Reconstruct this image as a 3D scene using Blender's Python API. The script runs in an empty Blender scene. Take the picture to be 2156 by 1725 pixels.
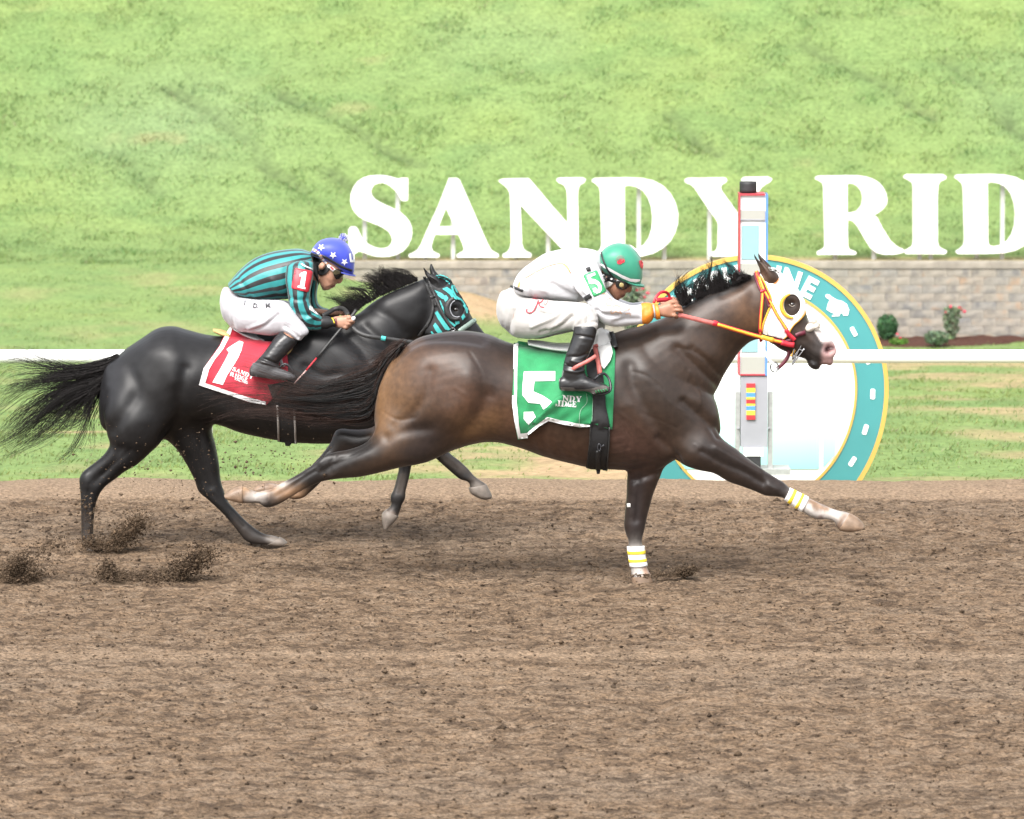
import bpy, bmesh, math, random
import numpy as np
from mathutils import Vector, Matrix
from mathutils.bvhtree import BVHTree
from mathutils.geometry import delaunay_2d_cdt

random.seed(7)
RNG = np.random.default_rng(7)
scene = bpy.context.scene
COL = scene.collection

# ------------------------------------------------------------------ camera, sky, sun, exposure
FOC = 12600.0                      # focal length in layout pixels (2156 wide)
PITCH = math.atan(1217.5 / FOC)
CAM = np.array([0.0, -30.0, 3.75])
cam_data = bpy.data.cameras.new("camera")
cam = bpy.data.objects.new("camera", cam_data)
COL.objects.link(cam)
cam.location = CAM
cam.rotation_euler = (math.pi / 2 - PITCH, 0, 0)
cam_data.sensor_width = 36.0
cam_data.sensor_fit = 'HORIZONTAL'
cam_data.lens = FOC / 2156.0 * 36.0
cam_data.clip_start = 0.5
cam_data.clip_end = 800.0
cam_data.dof.use_dof = True
cam_data.dof.focus_distance = 30.0
cam_data.dof.aperture_fstop = 8.0
scene.camera = cam

SUN_EL, SUN_AZ = math.radians(50), math.radians(203)      # high soft sun, behind the camera to the left
world = bpy.data.worlds.new("World")
scene.world = world
world.use_nodes = True
wn = world.node_tree
wn.nodes.clear()
w_out = wn.nodes.new("ShaderNodeOutputWorld")
w_bg = wn.nodes.new("ShaderNodeBackground")
w_sky = wn.nodes.new("ShaderNodeTexSky")
w_sky.sky_type = 'NISHITA'
w_sky.sun_disc = False
w_sky.sun_elevation = SUN_EL
w_sky.sun_rotation = SUN_AZ
w_sky.air_density = 1.0
w_sky.dust_density = 4.0
w_hsv = wn.nodes.new("ShaderNodeHueSaturation")            # cloud cover: the same sky, greyed
w_hsv.inputs['Saturation'].default_value = 0.22
w_bg.inputs['Strength'].default_value = 0.15
wn.links.new(w_sky.outputs[0], w_hsv.inputs['Color'])
wn.links.new(w_hsv.outputs[0], w_bg.inputs['Color'])
wn.links.new(w_bg.outputs[0], w_out.inputs['Surface'])
sun_data = bpy.data.lights.new("sun", 'SUN')
sun_data.energy = 1.5
sun_data.angle = math.radians(35)
sun_data.color = (1.0, 0.96, 0.90)
sun = bpy.data.objects.new("sun", sun_data)
COL.objects.link(sun)
_sd = Vector((math.sin(SUN_AZ) * math.cos(SUN_EL), math.cos(SUN_AZ) * math.cos(SUN_EL), math.sin(SUN_EL)))
sun.rotation_euler = _sd.to_track_quat('Z', 'Y').to_euler()
sun.location = (0, 0, 40)
scene.view_settings.view_transform = 'Standard'
scene.view_settings.look = 'None'
scene.view_settings.gamma = 1.0
scene.view_settings.use_curve_mapping = False
scene.view_settings.exposure = 1.45

# ------------------------------------------------------------------ layout: a pixel of the photo at depth Y is a point
FWD = np.array([0, math.cos(PITCH), -math.sin(PITCH)])
UPV = np.array([0, math.sin(PITCH), math.cos(PITCH)])
def P(px, py, Y):
    d = np.array([(px - 1078.0) / FOC, 0, 0]) + UPV * ((862.5 - py) / FOC) + FWD
    return CAM + d * ((Y - CAM[1]) / d[1])
def ray(px, py):
    d = np.array([(px - 1078.0) / FOC, 0, 0]) + UPV * ((862.5 - py) / FOC) + FWD
    return d / np.linalg.norm(d)
def PX(co):
    r = co - CAM
    w = r @ FWD
    return 1078.0 + FOC * r[:, 0] / w, 862.5 - FOC * (r @ UPV) / w
def Zm(x0, y0, w, ow=2156.0):
    k = w / ow
    return lambda x, y: ((x0 + x * k) * 0.598889, (y0 + y * k) * 0.598889)
zA = Zm(2200, 800, 900); zB = Zm(1650, 800, 800, 1533); zC = Zm(650, 780, 1100); zD = Zm(1250, 1100, 1350)
zE = Zm(0, 1100, 1300); zF = Zm(700, 1480, 1100); zG = Zm(2100, 1500, 1050); zH = Zm(2250, 600, 1350, 2117)
zI = Zm(1150, 550, 1350); zJ = Zm(2050, 840, 400); zK = Zm(1050, 810, 350); zN = Zm(1000, 1000, 300)
zO = Zm(1200, 880, 700); zQ = Zm(1450, 900, 300, 1617); zR = Zm(700, 1250, 400); zT = Zm(2600, 940, 400, 1816)
zU = Zm(2280, 850, 420); zL1 = Zm(1200, 600, 650); zL2 = Zm(1850, 600, 650); zL3 = Zm(2400, 600, 650)
zL4 = Zm(2950, 550, 650); zM = Zm(2950, 1000, 650)
zV = lambda x, y: (x, y)

# ------------------------------------------------------------------ numpy noise
def _hash(ix, iy, iz, seed):
    n = (ix.astype(np.int64) * 374761393 + iy.astype(np.int64) * 668265263 + iz.astype(np.int64) * 2147483647 + seed * 974634777) & 0xFFFFFFFF
    n = ((n ^ (n >> 13)) * 1274126177) & 0xFFFFFFFF
    n = (n ^ (n >> 16)) & 0xFFFFFFFF
    return n / 4294967295.0
def vnoise(p, seed=0):
    """value noise in -1..1 for an N x 3 (or N x 2) array"""
    p = np.asarray(p, float)
    if p.shape[1] == 2:
        p = np.concatenate([p, np.zeros((len(p), 1))], 1)
    f = np.floor(p); t = p - f; t = t * t * (3 - 2 * t)
    ix, iy, iz = f[:, 0], f[:, 1], f[:, 2]
    out = 0
    for dx in (0, 1):
        for dy in (0, 1):
            for dz in (0, 1):
                w = (t[:, 0] if dx else 1 - t[:, 0]) * (t[:, 1] if dy else 1 - t[:, 1]) * (t[:, 2] if dz else 1 - t[:, 2])
                out = out + w * _hash(ix + dx, iy + dy, iz + dz, seed)
    return out * 2 - 1
def fbm(p, seed=0, octaves=4, gain=0.5, lac=2.03):
    a, s, o = 1.0, 0.0, 0.0
    p = np.asarray(p, float)
    for k in range(octaves):
        o = o + a * vnoise(p, seed + k * 17); s += a; a *= gain; p = p * lac + 11.3
    return o / s
def smooth(a, b, x):
    t = np.clip((np.asarray(x, float) - a) / (b - a), 0, 1)
    return t * t * (3 - 2 * t)

# ------------------------------------------------------------------ materials
def sock(n, *names):
    for k in names:
        if k in n.inputs: return n.inputs[k]
def pbr(name, color, rough=0.6, var=0.12, scale=40.0, bump=0.0, bscale=None, spec=0.5, sheen=0.0, metal=0.0, coat=0.0, sub=0.0, attr=None, trans=0.0):
    m = bpy.data.materials.new(name); m.use_nodes = True
    nt = m.node_tree; b = nt.nodes['Principled BSDF']
    b.inputs['Roughness'].default_value = rough
    b.inputs['Metallic'].default_value = metal
    sock(b, 'Specular IOR Level', 'Specular').default_value = spec
    if sheen: sock(b, 'Sheen Weight', 'Sheen').default_value = sheen
    if coat:
        sock(b, 'Coat Weight', 'Clearcoat').default_value = coat
        sock(b, 'Coat Roughness', 'Clearcoat Roughness').default_value = 0.25
    if sub:
        sock(b, 'Subsurface Weight', 'Subsurface').default_value = sub
        b.inputs['Subsurface Radius'].default_value = (0.012, 0.005, 0.003)
    tc = nt.nodes.new('ShaderNodeTexCoord')
    no = nt.nodes.new('ShaderNodeTexNoise'); no.inputs['Scale'].default_value = scale; no.inputs['Detail'].default_value = 5
    nt.links.new(tc.outputs['Object'], no.inputs['Vector'])
    mr = nt.nodes.new('ShaderNodeMapRange')
    mr.inputs['From Min'].default_value = 0.3; mr.inputs['From Max'].default_value = 0.7
    mr.inputs['To Min'].default_value = 1 - var; mr.inputs['To Max'].default_value = 1 + var
    nt.links.new(no.outputs['Fac'], mr.inputs['Value'])
    mx = nt.nodes.new('ShaderNodeMix'); mx.data_type = 'RGBA'; mx.blend_type = 'MULTIPLY'; mx.inputs['Factor'].default_value = 1
    if attr:
        at = nt.nodes.new('ShaderNodeAttribute'); at.attribute_name = attr
        nt.links.new(at.outputs['Color'], mx.inputs[6])
    else:
        mx.inputs[6].default_value = (*color, 1)
    cm = nt.nodes.new('ShaderNodeCombineColor')
    for k in range(3): nt.links.new(mr.outputs[0], cm.inputs[k])
    nt.links.new(cm.outputs[0], mx.inputs[7])
    nt.links.new(mx.outputs[2], b.inputs['Base Color'])
    if bump:
        bn = nt.nodes.new('ShaderNodeBump'); bn.inputs['Strength'].default_value = bump; bn.inputs['Distance'].default_value = 0.004
        n2 = nt.nodes.new('ShaderNodeTexNoise'); n2.inputs['Scale'].default_value = bscale or scale * 3; n2.inputs['Detail'].default_value = 6
        nt.links.new(tc.outputs['Object'], n2.inputs['Vector'])
        nt.links.new(n2.outputs['Fac'], bn.inputs['Height'])
        nt.links.new(bn.outputs[0], b.inputs['Normal'])
    if trans:
        tr = nt.nodes.new('ShaderNodeBsdfTranslucent'); ms = nt.nodes.new('ShaderNodeMixShader'); ms.inputs[0].default_value = trans
        nt.links.new(mx.outputs[2], tr.inputs['Color'])
        nt.links.new(b.outputs[0], ms.inputs[1]); nt.links.new(tr.outputs[0], ms.inputs[2])
        nt.links.new(ms.outputs[0], nt.nodes['Material Output'].inputs['Surface'])
    return m
def striped(name, c1, c2, freq, duty=0.5, phase=0.0, rough=0.45):
    """woven stripes printed along the cloth: the cloth's own U coordinate"""
    m = pbr(name, c1, rough, var=0.08, scale=25, bump=0.25, bscale=60, sheen=0.15)
    nt = m.node_tree
    mx0 = [n for n in nt.nodes if n.type == 'MIX'][0]
    uv = nt.nodes.new('ShaderNodeUVMap'); sp = nt.nodes.new('ShaderNodeSeparateXYZ')
    nt.links.new(uv.outputs[0], sp.inputs[0])
    mu = nt.nodes.new('ShaderNodeMath'); mu.operation = 'MULTIPLY_ADD'; mu.inputs[1].default_value = freq; mu.inputs[2].default_value = phase
    fr = nt.nodes.new('ShaderNodeMath'); fr.operation = 'FRACT'
    gt = nt.nodes.new('ShaderNodeMath'); gt.operation = 'GREATER_THAN'; gt.inputs[1].default_value = duty
    nt.links.new(sp.outputs[0], mu.inputs[0]); nt.links.new(mu.outputs[0], fr.inputs[0]); nt.links.new(fr.outputs[0], gt.inputs[0])
    mx = nt.nodes.new('ShaderNodeMix'); mx.data_type = 'RGBA'
    mx.inputs[6].default_value = (*c1, 1); mx.inputs[7].default_value = (*c2, 1)
    nt.links.new(gt.outputs[0], mx.inputs[0]); nt.links.new(mx.outputs[2], mx0.inputs[6])
    return m

# ------------------------------------------------------------------ mesh building
class MB:
    def __init__(s): s.v = []; s.f = []; s.uv = []; s.m = []
    def n(s): return len(s.v)
    def add(s, verts, faces, uvs=None, mi=0):
        o = len(s.v)
        s.v.extend([tuple(map(float, q)) for q in verts])
        for k, f in enumerate(faces):
            s.f.append(tuple(i + o for i in f)); s.m.append(mi)
            s.uv.append(uvs[k] if uvs else [(0, 0)] * len(f))
        return s
    def box(s, lo, hi, mi=0):
        x0, y0, z0 = lo; x1, y1, z1 = hi
        v = [(x0, y0, z0), (x1, y0, z0), (x1, y1, z0), (x0, y1, z0), (x0, y0, z1), (x1, y0, z1), (x1, y1, z1), (x0, y1, z1)]
        return s.add(v, [(0, 3, 2, 1), (4, 5, 6, 7), (0, 1, 5, 4), (1, 2, 6, 5), (2, 3, 7, 6), (3, 0, 4, 7)], None, mi)
def catmull(a, sub):
    a = np.asarray(a, float)
    if len(a) < 2 or sub <= 1: return a
    p = np.vstack([2 * a[0] - a[1], a, 2 * a[-1] - a[-2]])
    out = []
    for i in range(1, len(p) - 2):
        for k in range(sub):
            t = k / sub
            out.append(0.5 * (2 * p[i] + (p[i + 1] - p[i - 1]) * t + (2 * p[i - 1] - 5 * p[i] + 4 * p[i + 1] - p[i + 2]) * t * t + (3 * p[i] - p[i - 1] - 3 * p[i + 1] + p[i + 2]) * t ** 3))
    out.append(a[-1])
    return np.array(out)
def rings_to(mb, C, V, HW, n, ex, cap0, cap1, mi=0, open_ends=False, egg=0.0):
    """rings with centre C, in-plane half vector V and depth half width HW -> closed skin"""
    th = np.linspace(0, 2 * math.pi, n, endpoint=False)
    cs, sn = np.cos(th), np.sin(th)
    cc = np.sign(cs) * np.abs(cs) ** (2 / ex); ss = np.sign(sn) * np.abs(sn) ** (2 / ex)
    C, V, HW = list(C), list(V), list(HW)
    def capr(c, v, h, d, amt):
        r = min(np.linalg.norm(v), h) * amt; o = []
        for k in range(1, 5):
            a = k * math.pi / 10
            o.append((c + d * r * math.sin(a), v * math.cos(a), h * math.cos(a)))
        o.append((c + d * r, v * 0.12, h * 0.12)); return o
    def nrm(q): return q / max(np.linalg.norm(q), 1e-9)
    if cap0: 
        e = capr(C[0], V[0], HW[0], nrm(C[0] - C[1]), cap0)
        for c, v, h in e: C.insert(0, c); V.insert(0, v); HW.insert(0, h)
    if cap1:
        e = capr(C[-1], V[-1], HW[-1], nrm(C[-1] - C[-2]), cap1)
        for c, v, h in e: C.append(c); V.append(v); HW.append(h)
    verts = []
    for c, v, h in zip(C, V, HW):
        for a, b in zip(cc, ss):
            hh = h * (1 + egg * a)
            verts.append(c + v * a + np.array([0, -hh * b, 0]))
    faces, uvs = [], []
    R = len(C)
    for i in range(R - 1):
        for j in range(n):
            k = (j + 1) % n
            faces.append((i * n + j, i * n + k, (i + 1) * n + k, (i + 1) * n + j))
            uvs.append([(j / n, i / (R - 1)), ((j + 1) / n, i / (R - 1)), ((j + 1) / n, (i + 1) / (R - 1)), (j / n, (i + 1) / (R - 1))])
    if not open_ends:
        faces.append(tuple(range(n))[::-1]); uvs.append([(j / n, 0) for j in range(n)][::-1])
        faces.append(tuple((R - 1) * n + j for j in range(n))); uvs.append([(j / n, 1) for j in range(n)])
    mb.add(verts, faces, uvs, mi)
    return mb
def loft(mb, z, secs, y=0.0, n=28, sub=5, ex=2.2, cap0=0.3, cap1=0.3, shrink=1.0, mi=0, open_ends=False, egg=0.0, grow=0.0):
    """sections (ax, ay, bx, by, half depth[, y]) traced across a limb or trunk"""
    rows = []
    for s in secs:
        yc = y if len(s) < 6 else s[5]
        a = P(*z(s[0], s[1]), yc); b = P(*z(s[2], s[3]), yc)
        v = (a - b) / 2 * shrink
        if grow: v = v * (1 + grow / max(np.linalg.norm(v), 1e-6))
        rows.append(np.concatenate([(a + b) / 2, v, [s[4] * shrink + grow]]))
    r = catmull(rows, sub)
    return rings_to(mb, r[:, :3], r[:, 3:6], np.maximum(r[:, 6], 0.002), n, ex, cap0, cap1, mi, open_ends, egg)
def tube(mb, pts, rad, n=8, sub=3, mi=0, flat=None, cap=True):
    """round tube through world points"""
    pts = np.asarray(pts, float); rad = np.broadcast_to(np.asarray(rad, float), (len(pts),))
    r = catmull(np.concatenate([pts, rad[:, None]], 1), sub)
    p, rr = r[:, :3], np.maximum(r[:, 3], 1e-5)
    t = np.gradient(p, axis=0); t /= np.maximum(np.linalg.norm(t, axis=1, keepdims=True), 1e-9)
    ref = np.array([0, 1, 0]) if abs(t[0][1]) < 0.9 else np.array([1, 0, 0])
    u = np.cross(t[0], ref); u /= np.linalg.norm(u)
    verts = []
    for i in range(len(p)):
        u = u - t[i] * (u @ t[i]); u /= max(np.linalg.norm(u), 1e-9)
        w = np.cross(t[i], u)
        for k in range(n):
            a = 2 * math.pi * k / n
            verts.append(p[i] + (u * math.cos(a) + w * math.sin(a)) * rr[i])
    faces = [(i * n + j, i * n + (j + 1) % n, (i + 1) * n + (j + 1) % n, (i + 1) * n + j) for i in range(len(p) - 1) for j in range(n)]
    if cap: faces += [tuple(range(n))[::-1], tuple((len(p) - 1) * n + j for j in range(n))]
    return mb.add(verts, faces, None, mi)
def blob(mb, px, py, y, rx, rz, ry, rot=0.0, n=16, mi=0):
    """ellipsoid: rx, rz in layout pixels, ry in metres"""
    c = P(px, py, y); s = np.linalg.norm(P(px + 1, py, y) - c)
    rx, rz = rx * s, rz * s
    ca, sa = math.cos(rot), math.sin(rot)
    verts = []
    m = n // 2 + 1
    for i in range(m):
        ph = math.pi * (i + 0.02 * (i == 0) - 0.02 * (i == m - 1)) / (m - 1)
        for j in range(n):
            t = 2 * math.pi * j / n
            lx, lz, ly = math.sin(ph) * math.cos(t) * rx, math.cos(ph) * rz, math.sin(ph) * math.sin(t) * ry
            verts.append((c[0] + lx * ca + lz * sa, c[1] + ly, c[2] - lx * sa + lz * ca))
    faces = [(i * n + j, i * n + (j + 1) % n, (i + 1) * n + (j + 1) % n, (i + 1) * n + j) for i in range(m - 1) for j in range(n)]
    faces += [tuple(range(n))[::-1], tuple((m - 1) * n + j for j in range(n))]
    return mb.add(verts, faces, None, mi)

def tag(o, label=None, cat=None, group=None, kind=None):
    if label: o['label'] = label
    if cat: o['category'] = cat
    if group: o['group'] = group
    if kind: o['kind'] = kind
    return o
def mesh_of(mb, name, base=(0, 0, 0), fix=True, uv=False):
    me = bpy.data.meshes.new(name)
    b = np.array(base, float)
    me.from_pydata([tuple(np.array(q) - b) for q in mb.v], [], mb.f)
    if uv:
        ul = me.uv_layers.new(name='UVMap')
        flat = [c for f in mb.uv for q in f for c in q]
        ul.data.foreach_set('uv', flat)
    me.polygons.foreach_set('material_index', mb.m)
    if fix:
        bm = bmesh.new(); bm.from_mesh(me); bmesh.ops.recalc_face_normals(bm, faces=bm.faces); bm.to_mesh(me); bm.free()
    return me
def link(name, me, mats, parent=None, base=(0, 0, 0), smoothed=True):
    """a child shares its parent's origin; a top-level mesh stands at its base"""
    o = bpy.data.objects.new(name, me); COL.objects.link(o)
    for m in (mats if isinstance(mats, (list, tuple)) else [mats]): me.materials.append(m)
    me.polygons.foreach_set('use_smooth', [bool(smoothed)] * len(me.polygons))
    if parent is not None: o.parent = parent
    else: o.location = base
    return o
def root_base(p):
    b = np.zeros(3)
    while p is not None: b += np.array(p.location); p = p.parent
    return b
def part(name, mb, mats, parent, smoothed=True, uv=False, fix=True):
    return link(name, mesh_of(mb, name, root_base(parent), fix, uv), mats, parent, smoothed=smoothed)
def thing(name, mb, mats, base, label, cat, group=None, smoothed=True, uv=False, kind=None):
    o = link(name, mesh_of(mb, name, base, True, uv), mats, None, base, smoothed)
    return tag(o, label, cat, group, kind)
def empty(name, base, label, cat, group=None):
    o = bpy.data.objects.new(name, None); COL.objects.link(o); o.location = base; o.empty_display_size = 0.2
    return tag(o, label, cat, group)
def fuse(mb, voxel, iters=6, factor=0.5):
    """all the lofts of one body become one continuous skin"""
    me = mesh_of(mb, 'tmp')
    o = bpy.data.objects.new('tmp', me); COL.objects.link(o)
    r = o.modifiers.new('r', 'REMESH'); r.mode = 'VOXEL'; r.voxel_size = voxel
    if iters:
        s = o.modifiers.new('s', 'SMOOTH'); s.factor = factor; s.iterations = iters
    dg = bpy.context.evaluated_depsgraph_get()
    out = bpy.data.meshes.new_from_object(o.evaluated_get(dg))
    bpy.data.objects.remove(o); bpy.data.meshes.remove(me)
    return out
def get_co(me):
    a = np.empty(len(me.vertices) * 3, np.float32); me.vertices.foreach_get('co', a); return a.reshape(-1, 3).astype(float)
def set_co(me, co):
    me.vertices.foreach_set('co', np.asarray(co, np.float32).ravel()); me.update()
def get_no(me):
    a = np.empty(len(me.vertices) * 3, np.float32); me.vertex_normals.foreach_get('vector', a); return a.reshape(-1, 3).astype(float)
def set_col(me, col, name='Col'):
    at = me.color_attributes.new(name, 'FLOAT_COLOR', 'POINT')
    at.data.foreach_set('color', np.concatenate([col, np.ones((len(col), 1))], 1).astype(np.float32).ravel())
def pdist(px, py, pts):
    """distance in pixels to a polyline"""
    pts = [np.array(q, float) for q in pts]
    if len(pts) == 1: return np.hypot(px - pts[0][0], py - pts[0][1])
    best = np.full(len(px), 1e9)
    for a, b in zip(pts[:-1], pts[1:]):
        d = b - a; L = max(d @ d, 1e-9)
        t = np.clip(((px - a[0]) * d[0] + (py - a[1]) * d[1]) / L, 0, 1)
        best = np.minimum(best, np.hypot(px - a[0] - t * d[0], py - a[1] - t * d[1]))
    return best
def sculpt(me, strokes, side=-1):
    """muscle and fold relief: strokes (points, width px, height m) pushed along the normals of the side that faces the camera"""
    co, no = get_co(me), get_no(me)
    px, py = PX(co)
    w = smooth(0.0, 0.5, side * no[:, 1])
    off = np.zeros(len(co))
    for pts, wd, amp in strokes:
        pts = catmull(pts, 4) if len(pts) > 2 else pts
        d = pdist(px, py, pts)
        off += amp * np.exp(-(d / wd) ** 2)
    set_co(me, co + no * (off * w)[:, None])
def relax(me, lines, width, iters):
    """blend the joins of fused limbs: repeated averaging near the given lines"""
    co = get_co(me); px, py = PX(co)
    w = np.zeros(len(co))
    for l in lines: w = np.maximum(w, np.exp(-(pdist(px, py, l) / width) ** 4))
    w[w < .02] = 0
    ed = np.empty(len(me.edges) * 2, np.int32); me.edges.foreach_get('vertices', ed); ed = ed.reshape(-1, 2)
    use = (w[ed[:, 0]] > 0) | (w[ed[:, 1]] > 0); a, b = ed[use, 0], ed[use, 1]
    n = len(co); cnt = np.bincount(a, minlength=n) + np.bincount(b, minlength=n); cnt = np.maximum(cnt, 1)
    w = w[:, None] * 0.7
    for _ in range(iters):
        s = np.stack([np.bincount(a, co[b, k], n) + np.bincount(b, co[a, k], n) for k in range(3)], 1) / cnt[:, None]
        co = co + (s - co) * w
    set_co(me, co)
def ruffle(me, freq, amp, seed, stretch=(1, 1, 1), octaves=3):
    co, no = get_co(me), get_no(me)
    n = fbm(co * freq * np.array(stretch), seed, octaves)
    set_co(me, co + no * (n * amp)[:, None])
def shift(me, base):
    set_co(me, get_co(me) - np.array(base, float))
def world_bvh(objs):
    vs, fs = [], []
    for o in (objs if isinstance(objs, (list, tuple)) else [objs]):
        b = root_base(o); off = len(vs)
        vs += [tuple(q) for q in (get_co(o.data) + b)]
        fs += [tuple(i + off for i in p.vertices) for p in o.data.polygons]
    return BVHTree.FromPolygons(vs, fs)
def cast(bvh, px, py, off):
    h = bvh.ray_cast(Vector(CAM), Vector(ray(px, py)))
    if h[0] is None: return None
    n = h[1]
    d = Vector(ray(px, py))
    if n.dot(d) > 0: n = -n
    return np.array(h[0] + n * off * 0.5 - d * off * 0.5)
def inside(x, y, polys):
    c = False
    for p in polys:
        j = len(p) - 1
        for i in range(len(p)):
            if (p[i][1] > y) != (p[j][1] > y) and x < (p[j][0] - p[i][0]) * (y - p[i][1]) / (p[j][1] - p[i][1]) + p[i][0]: c = not c
            j = i
    return c
def dense(poly, step):
    out = []
    for a, b in zip(poly, poly[1:] + poly[:1]):
        L = math.hypot(b[0] - a[0], b[1] - a[1]); k = max(1, int(math.ceil(L / step)))
        out += [(a[0] + (b[0] - a[0]) * i / k, a[1] + (b[1] - a[1]) * i / k) for i in range(k)]
    return out
def fill(polys, step):
    """triangulate polygons (even-odd) with inner points every step"""
    polys = [dense([tuple(q) for q in p], step) for p in polys]
    verts, edges = [], []
    for p in polys:
        o = len(verts); verts += p; edges += [(o + i, o + (i + 1) % len(p)) for i in range(len(p))]
    xs = [q[0] for q in verts]; ys = [q[1] for q in verts]
    bx = np.array(verts)
    gx = np.arange(min(xs) + step / 2, max(xs), step); gy = np.arange(min(ys) + step / 2, max(ys), step)
    for i, x in enumerate(gx):
        for y in gy:
            if inside(x, y, polys) and np.min(np.hypot(bx[:, 0] - x, bx[:, 1] - y)) > step * 0.4: verts.append((x, y))
    r = delaunay_2d_cdt([Vector(q) for q in verts], edges, [], 0, 1e-4)
    v2 = [(q.x, q.y) for q in r[0]]
    tris = [f for f in r[2] if inside(sum(v2[i][0] for i in f) / len(f), sum(v2[i][1] for i in f) / len(f), polys)]
    return v2, tris
def drape(polys, bvh, off, step=4.0, thick=0.0, lift=None, mirror=None):
    """a sheet cut to an outline and laid on whatever lies under it"""
    v2, tris = fill(polys, step)
    pos = []
    for x, y in v2:
        o = off + (lift(x, y) if lift else 0)
        pos.append(cast(bvh, x, y, o))
    good = [q for q in pos if q is not None]
    if not good: return None
    my = sum(q[1] for q in good) / len(good)
    for i, q in enumerate(pos):
        if q is None:
            k = min((j for j in range(len(pos)) if pos[j] is not None), key=lambda j: (v2[j][0] - v2[i][0]) ** 2 + (v2[j][1] - v2[i][1]) ** 2)
            pos[i] = P(v2[i][0], v2[i][1], pos[k][1])
    mb = MB()
    if thick:
        n = len(pos)
        back = [q - (q - CAM) / np.linalg.norm(q - CAM) * -thick for q in pos]
        f = [tuple(t) for t in tris] + [tuple(i + n for i in reversed(t)) for t in tris]
        cnt = {}
        for t in tris:
            for a, b in zip(t, list(t[1:]) + [t[0]]): cnt[(a, b)] = 1
        for (a, b) in list(cnt):
            if (b, a) not in cnt: f.append((b, a, a + n, b + n))
        mb.add(pos + back, f)
    else:
        mb.add(pos, [tuple(t) for t in tris])
    if mirror is not None:
        vs = [(q[0], 2 * mirror - q[1], q[2]) for q in mb.v]; mb.add(vs, [tuple(reversed(f)) for f in mb.f])
    return mb
def strap(mb, path, wpx, thick=0.005, bvh=None, off=0.004, y=None, mi=0, sub=4):
    """a flat strap along a traced line, lying on a surface or running through the air at depth y (one value or one per point)"""
    n0 = len(path)
    ys = [y] * n0 if not isinstance(y, (list, tuple)) else y
    ws = [wpx] * n0 if not isinstance(wpx, (list, tuple)) else wpx
    rows = [[q[0], q[1], w, (0 if b is None else b)] for q, w, b in zip(path, ws, ys)]
    r = catmull(rows, sub) if n0 > 2 else catmull(rows, max(sub, 2))
    t = np.gradient(r[:, :2], axis=0); t /= np.maximum(np.linalg.norm(t, axis=1, keepdims=True), 1e-9)
    verts = []
    last = None
    for (x, yy, w, dep), (tx, ty) in zip(r, t):
        q = []
        for sgn in (1, -1):
            px, py = x - ty * w / 2 * sgn, yy + tx * w / 2 * sgn
            if bvh is not None:
                h = cast(bvh, px, py, off)
                if h is None: h = P(px, py, last if last is not None else (dep or 0))
                last = h[1]
            else: h = P(px, py, dep)
            q.append(h)
        d = (q[0] + q[1]) / 2 - CAM; d /= np.linalg.norm(d)
        verts += [q[0] - d * thick / 2, q[1] - d * thick / 2, q[1] + d * thick / 2, q[0] + d * thick / 2]
    faces = []
    R = len(r)
    for i in range(R - 1):
        for j in range(4):
            k = (j + 1) % 4
            faces.append((i * 4 + j, i * 4 + k, (i + 1) * 4 + k, (i + 1) * 4 + j))
    faces += [(3, 2, 1, 0), tuple((R - 1) * 4 + j for j in range(4))]
    return mb.add(verts, faces, None, mi)
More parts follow.
